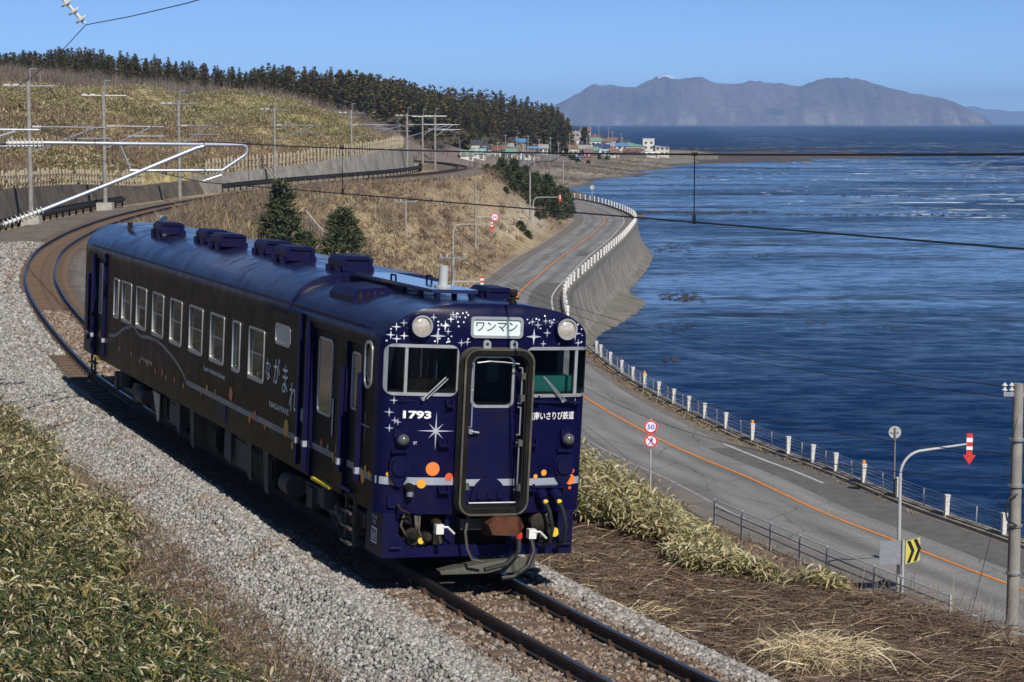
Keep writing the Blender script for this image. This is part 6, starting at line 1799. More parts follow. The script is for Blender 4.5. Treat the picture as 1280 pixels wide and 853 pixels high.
MB().tube([B(2.55, 4.94), B(4.36, 4.93)], 0.028, 10).build('register_tube', M_TUBE, np_)
MB().tube([B(2.38, 5.44), B(2.58, 4.96)], 0.016, 8).build('strut', M_TUBE, np_)
MB().tube([B(4.36, 4.95), B(4.36, 4.83)], 0.022, 8).tube([B(4.34, 4.84), B(3.98, 4.73)], 0.014, 8).build('steady_arm', M_STEEL, np_)
MB().tube([B(3.9, 5.49), B(3.9, 5.40)], 0.03, 8).build('wire_clamp', M_UNDER2, np_)
MB().box(-1.3, 1.7, -0.06, 0.06, 9.42, 9.54, Matrix.Rotation(0.38, 4, 'Z')).build('crossarm', M_STEEL, np_)
insulator('feeder_insulator', U * 1.30 + Vector((0, 0, 9.05)), U * 1.96 + Vector((0, 0, 8.31)), 5, 0.125, np_, core=0.03)
MB().tube([U * 0.9 + Vector((0, 0, 9.45)), U * 1.30 + Vector((0, 0, 9.05))], 0.02, 6).build('insulator_link', M_STEEL, np_)
MB().box(-0.35, 0.35, -0.35, 0.35, -0.3, 0.25).build('footing', M_CONC, np_)
MB().box(-0.30, -0.12, -0.22, 0.22, 5.6, 6.25).build('line_switch_box', M_NAVY2, np_)

def far_pole(i_, x, y, h, label, arm=True, foot=True, base=None):
    d, k = signed(TRACK, TN, [x], [y]); k = int(k[0])
    toward = Vector((TRACK[k, 0] - x, TRACK[k, 1] - y, 0)); gap = toward.length; toward.normalize()
    zb = float(height(np.array([x]), np.array([y]))[0]) if base is None else base
    e = empty('catenary_pole', (x, y, zb - 0.2))
    tag(e, label, 'catenary pole', 'overhead line poles')
    z0 = 0.2 - zb                                              # rail level in local height
    MB().tube([(0, 0, -0.3), (0, 0, h + z0)], [0.16, 0.125], 12).build('mast', M_POLE, e, smooth=True)
    if foot: MB().box(-0.55, 0.55, -0.45, 0.45, -0.3, 0.95).build('footing', M_CONCL, e)
    c = toward.copy()
    ca = [c * -1.5 + Vector((0, 0, h + z0 - 0.28)), c * 1.6 + Vector((0, 0, h + z0 - 0.28))]
    MB().tube(ca, 0.06, 6).build('crossarm', M_STEEL, e)
    MB().tube([(0.12, 0, h + z0 - 0.3), (0.12, 0, h + z0 + 0.75)], 0.035, 6).tube([(0.12, 0, h + z0 + 0.75), (0.55, 0, h + z0 + 0.78)], 0.03, 6).build('earth_wire_peak', M_STEEL, e)
    for s in (-1.3, -0.75):
        insulator('insulator', c * (s - 0.16) + Vector((0, 0, h + z0 - 0.2)), c * (s + 0.2) + Vector((0, 0, h + z0 - 0.2)), 3, 0.09, e)
    insulator('feeder_insulator', c * 1.3 + Vector((0, 0, h + z0 - 0.35)), c * 1.75 + Vector((0, 0, h + z0 - 1.05)), 4, 0.085, e, M_UNDER2)
    if arm:
        insulator('insulator', c * 0.2 + Vector((0, 0, 5.6 + z0)), c * 0.75 + Vector((0, 0, 5.6 + z0)), 5, 0.10, e)
        MB().tube([c * 0.7 + Vector((0, 0, 5.6 + z0)), c * (gap + 0.1) + Vector((0, 0, 5.55 + z0))], 0.045, 6).build('top_tube', M_TUBE, e)
        MB().tube([c * 0.2 + Vector((0, 0, 4.1 + z0)), c * (gap - 0.9) + Vector((0, 0, 5.5 + z0))], 0.05, 6).build('diagonal_tube', M_TUBE, e)
        MB().tube([c * (gap - 2.4) + Vector((0, 0, 4.9 + z0)), c * (gap + 0.2) + Vector((0, 0, 4.9 + z0))], 0.035, 6).build('register_tube', M_TUBE, e)
    return e, toward, gap, zb
FP = [(-24.6, 84.0, 8.2, 'overhead-line pole just outside the left edge whose arms enter the picture', False),
      (-29.1, 126, 8.3, 'overhead-line pole nearest the left edge, on a concrete footing by the retaining wall', True),
      (-28.6, 146.5, 8.0, 'second overhead-line pole from the left edge, on a footing where the wall ends', True),
      (-26.7, 167.5, 7.6, 'third overhead-line pole from the left, behind the dry bank', False),
      (-23.4, 206, 7.4, 'fourth overhead-line pole from the left, standing behind the small pine', False),
      (-18.3, 238, 7.2, 'fifth overhead-line pole, in front of the grey retaining wall', False),
      (-13.2, 263, 7.0, 'sixth overhead-line pole, at the right part of the retaining wall', False),
      (-10.6, 288, 7.0, 'seventh overhead-line pole, at the right end of the retaining wall', False),
      (-13.0, 304, 7.0, 'overhead-line pole just past the end of the retaining wall', False),
      (-26.0, 334, 7.0, 'overhead-line pole where the track turns behind the hill', False)]
SUP = []
for k, (x, y, h, lb, ft) in enumerate(FP):
    e, tw, gap, zb = far_pole(k, x, y, h, lb, True, ft, base=-0.5)
    SUP.append(Vector((x, y, 0)) + tw * (gap + 0.05))

# contact and messenger wires, with droppers
att = [(Vector((16.0, -16, 6.2)), Vector((16.0, -16, 5.05))), (Vector((10.7, 0, 6.05)), Vector((10.7, 0, 4.98))),
       (PB + B(4.0, 5.49), PB + B(4.0, 4.70))]
for s in SUP:
    att.append((Vector((s.x, s.y, 5.6)), Vector((s.x, s.y, 4.85))))
wires = empty('overhead_wires', (0, 0, 0))
tag(wires, 'black messenger and contact wires strung above the track, with droppers', 'overhead wire')
mw, cw_ = [], []
drops = []
for (a0, a1), (b0, b1) in zip(att[:-1], att[1:]):
    L = (b0 - a0).length
    n = max(4, int(L / 3))
    sag = 0.00012 * L * L
    for k in range(n):
        t = k / n
        p = a0.lerp(b0, t); p.z -= sag * 4 * t * (1 - t)
        mw.append(p); q = a1.lerp(b1, t); cw_.append(q)
    if L > 17:
        nd = max(1, round(L / 11))
        ts = [(d + 0.5) / nd for d in range(nd)]
        if abs(a0.y) < 0.5: ts = [0.53, 0.80, 0.925]
        for t in ts:
            p = a0.lerp(b0, t); p.z -= sag * 4 * t * (1 - t)
            drops.append((p, a1.lerp(b1, t)))
mw.append(att[-1][0]); cw_.append(att[-1][1])
MB().tube(mw, 0.011, 6).build('messenger_wire', M_WIRE, wires)
MB().tube(cw_, 0.0095, 6).build('contact_wire', M_WIRE, wires)
for k, (p, q) in enumerate(drops):
    o = MB().tube([p, q], 0.006, 5).build('dropper', M_WIRE, wires)
    MB().tube([p + Vector((-0.03, 0, 0.02)), p + Vector((0.03, 0, 0.02))], 0.034, 8).build('clamp', M_WIRE, o)
    MB().tube([q + Vector((0, 0, 0.08)), q + Vector((0, 0, -0.02))], 0.02, 6).build('clip', M_WIRE, o)
# feeder wire held by the disc insulators
fd = [Vector((9.0, 2, 10.2)), PB + U * 1.98 + Vector((0, 0, 8.28)), Vector((-22.3, 84, 7.4)), Vector((-27.4, 126, 7.0)), Vector((-27.0, 146.5, 6.7)), Vector((-25, 167.5, 6.3)), Vector((-22, 206, 6.1)), Vector((-17, 238, 6.0)), Vector((-12, 263, 5.8))]
pts = []
for a, b in zip(fd[:-1], fd[1:]):
    L = (b - a).length
    for k in range(12):
        t = k / 12; p = a.lerp(b, t); p.z -= 0.0004 * L * L * 4 * t * (1 - t); pts.append(p)
pts.append(fd[-1])
o = MB().tube(pts, 0.009, 5).build('feeder_wire', M_WIRE)
tag(o, 'thin black feeder wire running up from the disc insulators across the sky', 'wire')

# ------------------------------------------------------------------ retaining walls, cable rack and fences along the far track
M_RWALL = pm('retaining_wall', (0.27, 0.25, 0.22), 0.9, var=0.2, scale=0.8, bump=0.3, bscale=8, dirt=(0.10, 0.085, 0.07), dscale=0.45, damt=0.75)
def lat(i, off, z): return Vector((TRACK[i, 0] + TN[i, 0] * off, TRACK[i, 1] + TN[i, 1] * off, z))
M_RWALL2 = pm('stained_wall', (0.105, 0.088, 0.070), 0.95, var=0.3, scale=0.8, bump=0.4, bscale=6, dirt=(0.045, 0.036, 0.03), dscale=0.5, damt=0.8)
def retaining_wall(y0, y1, label, hfun, mat=None):
    i0, i1 = idx_at(TRACK, y0), idx_at(TRACK, y1)
    e = empty('retaining_wall', lat((i0 + i1) // 2, -6.5, -0.5)); tag(e, label, 'retaining wall')
    og = Vector(e.location)
    i = i0
    while i < i1:
        j = min(i + 6, i1)
        m = MB(); V = []
        for q in (i, j):
            s = 0.06 if q == j else 0.0
            z1 = hfun(TRACK[q, 1])
            t = Vector((TT[q, 0], TT[q, 1], 0)) * -s
            V += [lat(q, -6.2, -0.7) + t - og, lat(q, -6.9, z1) + t - og, lat(q, -8.6, z1) + t - og, lat(q, -8.6, -0.7) + t - og]
        m.add(V, [(0, 1, 5, 4), (1, 2, 6, 5), (2, 3, 7, 6), (0, 3, 2, 1), (4, 5, 6, 7)])
        m.build('wall_panel', mat or M_RWALL, e)
        i = j
def cable_rack(y0, y1, label):
    i0, i1 = idx_at(TRACK, y0), idx_at(TRACK, y1)
    e = empty('cable_rack', lat((i0 + i1) // 2, -5.5, -0.5)); tag(e, label, 'cable rack', 'cable racks along the retaining wall')
    og = Vector(e.location)
    ln = [lat(i, -5.5, 0) - og for i in range(i0, i1 + 1)]
    for z, w in ((0.26, 0.05), (-0.12, 0.05)):
        MB().tube([p + Vector((0, 0, z)) for p in ln], w, 6).build('rail', M_UNDER, e)
    MB().tube([p + Vector((0.1, 0, 0.07)) for p in ln] , 0.17, 6).build('cable', M_BLACK, e)
    me = MB().box(-0.05, 0.05, -0.06, 0.06, -0.7, 0.32).mesh('upright', M_UNDER)
    for k in range(0, len(ln), 2):
        o = link('upright', me, e); o.location = ln[k]
def fence(y0, y1, off, step, hh, w, label, zf, mat, lean=0.0, grp=None):
    i0, i1 = idx_at(TRACK, y0), idx_at(TRACK, y1)
    a = cum[i0]
    e = empty('picket_fence', lat((i0 + i1) // 2, off, zf(TRACK[(i0 + i1) // 2, 1]))); tag(e, label, 'fence', grp)
    og = Vector(e.location)
    me = MB().box(-w / 2, w / 2, -0.03, 0.03, 0, hh).mesh('pale', mat)
    rail = []
    k = 0
    while a < cum[i1]:
        x = np.interp(a, cum, TRACK[:, 0] + TN[:, 0] * off); y = np.interp(a, cum, TRACK[:, 1] + TN[:, 1] * off)
        p = Vector((x, y, zf(float(np.interp(a, cum, TRACK[:, 1])))))
        o = link('pale', me, e); o.location = p - og; o.rotation_euler = (lean + random.uniform(-.04, .04), random.uniform(-.05, .05) + lean, 0)
        o.scale = (1, 1, random.uniform(0.88, 1.1))
        rail.append(p - og)
        a += step; k += 1
    for z in (hh * 0.3, hh * 0.72):
        MB().tube([p + Vector((0.02, 0.05, z)) for p in rail], 0.03, 5).build('rail', mat, e)
hz1 = lambda y: float(np.interp(y, [100, 126, 150, 170], [1.75, 1.8, 1.45, 0.7]))
hz2 = lambda y: float(np.interp(y, [186, 215, 240, 262, 285, 300], [1.0, 1.3, 2.1, 2.7, 2.6, 1.9]))
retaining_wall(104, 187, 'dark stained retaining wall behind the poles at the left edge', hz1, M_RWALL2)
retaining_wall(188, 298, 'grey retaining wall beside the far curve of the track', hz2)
cable_rack(106, 158, 'black cable rack at the foot of the left retaining wall')
cable_rack(190, 290, 'black cable rack at the foot of the far retaining wall')
M_PALE = pm('bleached_pales', (0.37, 0.32, 0.23), 0.85, var=0.2, scale=2)
M_REDPALE = pm('red_brown_pales', (0.17, 0.10, 0.07), 0.85, var=0.25, scale=2)
fence(108, 172, -7.5, 0.85, 1.15, 0.15, 'pale picket fence on top of the left retaining wall', lambda y: hz1(y) - 0.05, M_PALE)
fence(192, 272, -7.6, 1.15, 1.45, 0.18, 'pale picket fence above the far retaining wall', lambda y: hz2(y) - 0.05, M_PALE)
fence(136, 152, -16.5, 0.75, 1.2, 0.26, 'leaning reddish snow fence higher on the bank at the left edge', lambda y: float(height(np.array([-41.0]), np.array([150.0]))[0]) + 0.4, M_REDPALE, 0.35)

# stairs down the dry slope
def stairway():
    a = Vector((-16.6, 161, 0)); b = Vector((-7.2, 138, 0))
    e = empty('hillside_stairs', (a.x, a.y, -0.6)); tag(e, 'white railed stairway down the dry slope between the track and the road', 'stairway')
    og = Vector(e.location)
    d = (b - a).normalized(); nrm = Vector((-d.y, d.x, 0))
    L = (b - a).length
    def gp(t):
        p = a.lerp(b, t); z = float(height(np.array([p.x]), np.array([p.y]))[0]); return Vector((p.x, p.y, z))
    n = 46
    me = MB().box(-0.5, 0.5, -0.2, 0.2, -0.3, 0.03).mesh('tread', M_WOOD)
    for k in range(n):
        o = link('tread', me, e); o.location = gp((k + 0.5) / n) - og; o.rotation_euler = (0, 0, math.atan2(d.y, d.x) + math.pi / 2)
    for sd in (0.75,):
        ln = [gp(k / 12) - og + nrm * sd for k in range(13)]
        for hgt in (0.55, 1.05):
            MB().tube([p + Vector((0, 0, hgt)) for p in ln], 0.032, 6).build('handrail', M_WHITE, e)
        for p in ln:
            MB().tube([p + Vector((0, 0, -0.2)), p + Vector((0, 0, 1.05))], 0.04, 6).build('post', M_WHITE, e)
stairway()

# ------------------------------------------------------------------ utility poles along the road
def util_pole(x, y, zb, h, label, r=0.16, arms=1, wide=0.9, mat=None, name='utility_pole'):
    e = empty(name, (x, y, zb)); tag(e, label, 'utility pole', 'roadside utility poles')
    MB().tube([(0, 0, -0.6), (0, 0, h)], [r * 1.15, r * 0.8], 14).build('shaft', mat or M_POLE, e, smooth=True)
    for k in range(arms):
        z = h - 0.25 - k * 0.5
        MB().box(-wide, wide, -0.05, 0.05, z - 0.05, z + 0.05).build('crossarm', M_STEEL, e)
        for s in (-0.92, -0.45, 0.92):
            insulator('insulator', (s * wide, 0, z + 0.05), (s * wide, 0, z + 0.27), 2, 0.07, e)
    return e
rp = util_pole(11.9, 48.5, -8.2, 7.95, 'big concrete utility pole at the right edge', 0.15, 1, 0.35)
MB().tube([(0.0, -0.22, 4.6), (-0.25, -0.25, 4.75), (-0.30, -0.25, 5.05), (-0.2, -0.25, 5.3), (0.0, -0.2, 5.35)], 0.022, 8).build('cable_loop', M_BLACK, rp, smooth=True)
for z in (0.9, 2.2, 3.4, 4.55, 5.5, 6.6):
    MB().tube([(0, 0, z), (0, 0, z + 0.05)], 0.185, 14).build('steel_band', M_STEEL, rp)
MB().tube([(-0.05, -0.2, 7.2), (-0.6, -0.3, 4.5), (-1.5, -0.3, 0.5)], 0.008, 5).build('stay_wire', M_WIRE, rp)
util_pole(-3.75, 214, ROAD_Z - 0.1, 8.5, 'tall slim utility pole carrying the far speed sign on an arm', 0.13, 0)
util_pole(2.3, 266, ROAD_Z - 0.1, 8.4, 'slim utility pole beside the farthest arrow marker', 0.13, 0)
util_pole(8.0, 326, ROAD_Z, 8.8, 'slim utility pole at the far bend of the coast road', 0.13, 0)
util_pole(-4.25, 150, ROAD_Z - 0.3, 5.35, 'short pole with insulators showing just above the railcar roof', 0.17, 1, 0.95)
util_pole(-10.0, 196, -7.6, 6.3, 'weathered pole with a crossarm on the brown slope', 0.14, 1, 1.05)
sg = empty('road_sign', (-3.75, 213.8, ROAD_Z)); tag(sg, 'small round 50 speed sign on an arm at the far roadside pole', 'road sign')
MB().tube([(0.1, 0, 4.9), (1.75, 0, 4.92)], 0.04, 8).build('arm', M_GREYP, sg)
round_sign(sg, (1.98, -0.05, 4.85), 0.42, 'speed')
sg = empty('road_sign', (14.9, 388, ROAD_Z + 0.2)); tag(sg, 'tiny round sign on a post at the end of the far railing', 'road sign')
MB().tube([(0, 0, 0), (0, 0, 2.4)], 0.05, 8).build('post', M_GREYP, sg)
round_sign(sg, (0, -0.05, 2.3), 0.4, 'back')
# telephone wires between the short pole and the pole at the right edge
tw = empty('telephone_wires', (0, 100, -4)); tag(tw, 'thin wires sagging over the road to the pole at the right edge', 'wire')
for dz, dx, sg_ in ((0.0, 0.0, 1.3), (-0.25, 0.3, 1.55), (-1.6, 0.0, 2.5), (-2.2, 0.2, 3.4)):
    a = Vector((-4.25 + dx, 150, ROAD_Z + 5.2 + dz * 0.6)); b = Vector((11.9 + dx * 0.3, 48.5, -0.35 + dz)); pts = []
    for k in range(33):
        t = k / 32; p = a.lerp(b, t); p.z -= sg_ * 4 * t * (1 - t); pts.append(p - Vector((0, 100, -4)))
    MB().tube(pts, 0.012, 5).build('wire', M_WIRE, tw)
# ------------------------------------------------------------------ vegetation
M_LEAF = leafmat('sasa_leaf', 0.5, 0.22)
M_STRAW = leafmat('dry_straw', 0.75, 0.15)
M_NEEDLE = leafmat('needles', 0.65, 0.12)
def unit(v): return v / (np.linalg.norm(v, axis=-1, keepdims=True) + 1e-9)
def leaf_mesh(P, D, L, W, droop=0.35, jit=None):
    """curved pointed leaves: base, two mid points, second pair, tip -> 4 triangles"""
    n = len(P)
    up = np.tile((0, 0, 1.0), (n, 1))
    S = unit(np.cross(D, up + RNG.normal(0, 0.35, (n, 3))))
    L = L[:, None]; W = W[:, None]
    dz = np.zeros((n, 3)); dz[:, 2] = 1
    m1 = P + D * L * 0.35 - dz * L * droop * 0.08
    m2 = P + D * L * 0.72 - dz * L * droop * 0.38
    tip = P + D * L - dz * L * droop
    V = np.stack([P, m1 + S * W / 2, m1 - S * W / 2, m2 + S * W * 0.38, m2 - S * W * 0.38, tip], 1)
    f = np.array([(0, 2, 1), (1, 2, 4), (1, 4, 3), (3, 4, 5)])
    F = (f[None] + (np.arange(n) * 6)[:, None, None]).reshape(-1, 3)
    return V.reshape(-1, 3), F, 6
def blade_mesh(P, D, L, W, droop=0.3):
    """thin straws: 3 triangles"""
    n = len(P)
    S = unit(np.cross(D, RNG.normal(0, 1, (n, 3))))
    L = L[:, None]; W = W[:, None]
    dz = np.zeros((n, 3)); dz[:, 2] = 1
    m = P + D * L * 0.55 - dz * L * droop * 0.25
    tip = P + D * L - dz * L * droop
    V = np.stack([P + S * W / 2, P - S * W / 2, m + S * W * 0.4, m - S * W * 0.4, tip], 1)
    f = np.array([(0, 1, 3), (0, 3, 2), (2, 3, 4)])
    F = (f[None] + (np.arange(n) * 5)[:, None, None]).reshape(-1, 3)
    return V.reshape(-1, 3), F, 5
def rdir(n, el0, el1):
    a = RNG.uniform(0, 2 * math.pi, n); e = RNG.uniform(RAD(el0), RAD(el1), n)
    return np.stack([np.cos(a) * np.cos(e), np.sin(a) * np.cos(e), np.sin(e)], 1)
def palette(n, cols, w, jitter=0.22):
    c = np.array(cols)[RNG.choice(len(cols), n, p=np.array(w) / sum(w))]
    return np.clip(c * RNG.uniform(1 - jitter, 1 + jitter, (n, 1)) * RNG.uniform(0.93, 1.07, (n, 3)), 0.005, 0.9)
def in_view(x, y, m=1.25): return np.abs(x / y) < 0.246 * m
def track_scatter(n, y0, y1, d0, d1):
    i0, i1 = idx_at(TRACK, y0), idx_at(TRACK, y1)
    sd = RNG.uniform(cum[i0], cum[i1], n); off = RNG.uniform(d0, d1, n)
    x = np.interp(sd, cum, TRACK[:, 0]) + np.interp(sd, cum, TN[:, 0]) * off
    y = np.interp(sd, cum, TRACK[:, 1]) + np.interp(sd, cum, TN[:, 1]) * off
    return x, y, off
GREEN = (0.058, 0.086, 0.028); OLIVE = (0.145, 0.14, 0.045); YEL = (0.26, 0.22, 0.07); BLEACH = (0.50, 0.45, 0.28); DKG = (0.022, 0.040, 0.014); TAN = (0.33, 0.25, 0.14); BRN = (0.15, 0.10, 0.065); PINKB = (0.24, 0.17, 0.125); GREYB = (0.19, 0.155, 0.125)

def sasa(name, x, y, label, hmax, per, cols_fn, lmin, lmax, kind='stuff', hfn=None):
    n = len(x)
    z = height(x, y)
    H = hmax * RNG.uniform(0.45, 1.0, n)
    if hfn is not None: H = H * hfn(x, y)
    rep = np.repeat(np.arange(n), per)
    m = len(rep)
    hh = H[rep] * RNG.uniform(0.35, 1.0, m)
    sway = RNG.normal(0, 0.10, (m, 2)) * (0.4 + hh[:, None])
    P = np.stack([x[rep] + sway[:, 0], y[rep] + sway[:, 1], z[rep] + hh], 1)
    D = rdir(m, -10, 62)
    L = RNG.uniform(lmin, lmax, m); W = L * RNG.uniform(0.095, 0.16, m)
    V, F, k = leaf_mesh(P, D, L, W, 0.45)
    C = np.repeat(cols_fn(x[rep], y[rep], hh / hmax, m), k, 0)
    # stems
    Ps = np.stack([x, y, z - 0.05], 1); Ds = unit(np.c_[RNG.normal(0, 0.14, (n, 2)), np.ones(n)])
    V2, F2, k2 = blade_mesh(Ps, Ds, H * 1.05, np.full(n, 0.012), 0.0)
    C2 = np.repeat(palette(n, [TAN, OLIVE], [1, 1]), k2, 0)
    o = np_mesh(name, np.r_[V, V2], np.r_[F, F2 + len(V)], M_LEAF, col=np.r_[C, C2], kind=kind)
    tag(o, label, 'bamboo grass')
    return o
# left foreground bank
x, y, off = track_scatter(22000, 14, 48, -14, -2.9)
edge = 0.25 * np.sin(y * 0.75) + 0.25 * np.sin(y * 1.7 + 1) + np.interp(y, [14, 24, 28, 32, 40, 48], [4.1, 4.05, 3.7, 3.35, 3.0, 3.3])
k = in_view(x, y, 1.3) & (-off > edge) & (y > 12)
x, y = x[k], y[k]
def c_left(x, y, t, n):
    g = palette(n, [GREEN, OLIVE, YEL, BLEACH, DKG, TAN], [0.30, 0.20, 0.11, 0.13, 0.18, 0.08])
    b = palette(n, [BLEACH, TAN, OLIVE, YEL, GREEN], [0.42, 0.2, 0.12, 0.14, 0.12])
    patch = sstep(-0.05, 0.5, lumps(x, y, 1.1, 40) + np.interp(y, [20, 27, 32, 36, 40], [-0.35, -0.2, 0.45, 0.5, -0.2]) + RNG.normal(0, 0.25, n))
    pick = (RNG.uniform(0, 1, n) < patch)[:, None]
    return np.where(pick, b, g) * (0.55 + 0.55 * np.clip(t, 0, 1))[:, None] ** 0
sasa('bamboo_grass', x, y, 'green and bleached bamboo grass on the bank at the lower left', 0.62, 13, c_left, 0.11, 0.27)
# right edge of the shelf
x, y, off = track_scatter(19000, 25, 50, 4.2, 8.2)
lo = np.interp(y, [26, 28, 29.5, 33, 38, 50], [6.6, 5.6, 4.75, 4.55, 4.5, 4.5])
k = in_view(x, y, 1.25) & (x / y < 0.157 + RNG.normal(0, 0.006, len(x))) & (off > lo + 0.3 * np.sin(y * 2)) & (off < lo + np.interp(y, [28, 32, 36], [1.7, 2.0, 2.8])) & (RNG.uniform(0, 1, len(x)) < np.interp(y, [26.0, 28.0, 29.5, 50], [0, 0.3, 1, 1]))
x, y = x[k], y[k]
def c_right(x, y, t, n):
    return palette(n, [BLEACH, (0.42, 0.37, 0.18), YEL, OLIVE, GREEN], [0.44, 0.28, 0.12, 0.11, 0.05])
sasa('bamboo_grass', x, y, 'pale dry bamboo grass along the edge above the road', 0.46, 13, c_right, 0.13, 0.28, hfn=lambda x, y: np.interp(y, [27, 30, 32, 34, 40, 50], [0.45, 0.8, 1.1, 1.7, 2.1, 2.2]))

def straw(name, x, y, label, per, L0, L1, W, el, cols, wts, up=0.02, droop=0.3, spread=0.25, cat='dry grass', zoff=None):
    n = len(x); z = height(x, y) if zoff is None else height(x, y) + zoff
    rep = np.repeat(np.arange(n), per); m = len(rep)
    P = np.stack([x[rep] + RNG.normal(0, spread, m), y[rep] + RNG.normal(0, spread, m), z[rep] + RNG.uniform(0, up, m)], 1)
    V, F, k = blade_mesh(P, rdir(m, *el), RNG.uniform(L0, L1, m), np.full(m, W) * RNG.uniform(0.6, 1.4, m), droop)
    o = np_mesh(name, V, F, M_STRAW, col=np.repeat(palette(m, cols, wts), k, 0), kind='stuff')
    tag(o, label, cat)
    return o
# dead reeds lying flat on the shelf right of the track
x, y, off = track_scatter(26000, 15, 46, 2.2, 9.0)
k = in_view(x, y, 1.2)
x, y = x[k], y[k]
straw('fallen_reeds', x, y, 'matted brown fallen reeds on the ground right of the track', 3, 0.18, 0.75, 0.011, (-6, 22), [(0.13, 0.085, 0.064), (0.185, 0.125, 0.088), (0.28, 0.205, 0.13), (0.48, 0.39, 0.26), (0.07, 0.045, 0.035)], [0.32, 0.3, 0.17, 0.08, 0.13], up=0.10, droop=0.12, spread=0.12)
# pale heaps of straw and one tuft
for cx, cy, rr, nn, hh, lb in ((3.75, 24.9, 0.5, 1000, 0.30, 'pale heap of cut straw right of the track'), (1.55, 27.3, 0.30, 220, 0.06, 'small pale patch of straw beside the ballast')):
    a = RNG.uniform(0, 6.28, nn); r = rr * np.sqrt(RNG.uniform(0, 1, nn)); xx = cx + r * np.cos(a) * 1.3; yy = cy + r * np.sin(a)
    straw('straw_heap', xx, yy, lb, 1, 0.35, 0.85, 0.012, (-8, 40), [(0.60, 0.50, 0.32), (0.48, 0.38, 0.23), (0.68, 0.58, 0.40)], [1, 1, 0.6], up=hh, droop=0.45, spread=0.05, zoff=0.02)
log = empty('fallen_branch', (4.0, 23.05, -0.68), RAD(62)); tag(log, 'pale peeled branch lying in the reeds at the lower right', 'branch')
MB().tube([(-0.32, 0, 0.06), (0.0, 0.03, 0.08), (0.34, 0, 0.07)], [0.035, 0.045, 0.03], 10).build('stick', pm('peeled_wood', (0.46, 0.36, 0.25), 0.8, var=0.25, scale=9, bump=0.3), log, smooth=True)
MB().tube([(0.1, 0.02, 0.09), (0.22, 0.12, 0.13)], [0.015, 0.008], 6).build('twig', M_WOOD, log)
# upright dry stalks
x, y, off = track_scatter(700, 20, 34, 5.8, 9.0)
k = in_view(x, y, 1.1)
straw('dry_stalks', x[k], y[k], 'sparse upright dry stalks on the shelf edge at the right', 2, 0.3, 1.0, 0.008, (50, 88), [TAN, PINKB, BRN], [1, 1, 1], droop=0.05)
# brown grass along the left ballast edge
x, y, off = track_scatter(9000, 14, 60, -4.6, -2.35)
k = in_view(x, y, 1.2) & (RNG.uniform(0, 1, len(x)) < 0.35 + 0.65 * (lumps(x, y, 1.4, 44) > -0.1))
straw('dry_grass', x[k], y[k], 'pinkish dry grass between the ballast and the bamboo grass', 5, 0.12, 0.42, 0.009, (5, 75), [PINKB, BRN, TAN, (0.10, 0.07, 0.05)], [0.4, 0.3, 0.2, 0.2], up=0.05, droop=0.4, spread=0.12)
x, y, off = track_scatter(2600, 44, 108, -6.4, -2.6)
k_ = RNG.uniform(0, 1, len(x)) < np.interp(y, [44, 70, 85, 108], [0.25, 0.35, 1, 1]); x, y = x[k_], y[k_]
k = in_view(x, y, 1.2)
straw('dry_grass', x[k], y[k], 'thin dry grass on the gravel near the left edge', 6, 0.15, 0.5, 0.014, (10, 75), [PINKB, BRN, TAN], [1, 1, 1], up=0.05, droop=0.4, spread=0.15)
# a yellow weed in the ballast
wd = empty('yellow_weed', (-3.28, 28.4, -0.55)); tag(wd, 'small withered yellow plant growing in the ballast', 'weed')
n = 26
V, F, k = leaf_mesh(RNG.normal(0, 0.05, (n, 3)) * (1, 1, 0.3) + (0, 0, 0.1), rdir(n, 0, 60), RNG.uniform(.12, .22, n), RNG.uniform(.03, .05, n))
np_mesh('leaves', V, F, M_LEAF, col=np.repeat(palette(n, [(0.55, 0.42, 0.16)], [1]), k, 0), parent=wd)
MB().tube([(0, 0, -0.1), (0, 0, 0.14)], 0.012, 6).build('stem', M_WOOD, wd)
mk = empty('marker_stake', (-4.07, 23.1, -0.86)); tag(mk, 'orange stake with a white cap at the bottom edge', 'stake')
MB().tube([(0, 0, -0.3), (0, 0, 0.62)], 0.03, 10).build('stake_shaft', pm('orange_plastic', (0.75, 0.17, 0.02), 0.5), mk)
MB().tube([(0, 0, 0.62), (0, 0, 0.69)], 0.032, 10).build('cap', M_WHITE, mk)

# --- far slopes
def region(n, y0, y1, x0f, x1f, test):
    y = np.exp(RNG.uniform(math.log(y0), math.log(y1), n)); x = y * RNG.uniform(x0f, x1f, n)
    dt, it = signed(TRACK, TN, x, y); dr, ir = signed(ROAD, RN, x, y)
    k = test(x, y, dt, dr)
    return x[k], y[k], dt[k], dr[k]
le_m = 5.4
x, y, dt, dr = region(16000, 100, 345, -0.20, 0.07, lambda x, y, dt, dr: (dt > 3.0) & (dr < -le_m) & (RNG.uniform(0, 1, len(x)) > 0.8 * np.exp(-((y - 264) / 28) ** 2) * (dt > 5) * 1.1))
def clump(name, x, y, label, per, L0, L1, W, el, cols, wts, spread, droop, leafy=False, cat='dry brush', mat=None, up=0.05, mod=None):
    n = len(x); z = height(x, y)
    rep = np.repeat(np.arange(n), per); m = len(rep)
    P = np.stack([x[rep] + RNG.normal(0, spread, m), y[rep] + RNG.normal(0, spread, m), z[rep] + RNG.uniform(-0.05, up, m)], 1)
    base = palette(n, cols, wts, 0.3)
    if mod is not None: base = base * mod(x, y)
    base = base[rep] * RNG.uniform(0.75, 1.25, (m, 1))
    fn = leaf_mesh if leafy else blade_mesh
    V, F, k = fn(P, rdir(m, *el), RNG.uniform(L0, L1, m), W * RNG.uniform(0.6, 1.4, m), droop)
    o = np_mesh(name, V, F, mat or M_STRAW, col=np.repeat(np.clip(base, 0.01, 0.8), k, 0), kind='stuff')
    tag(o, label, cat); return o
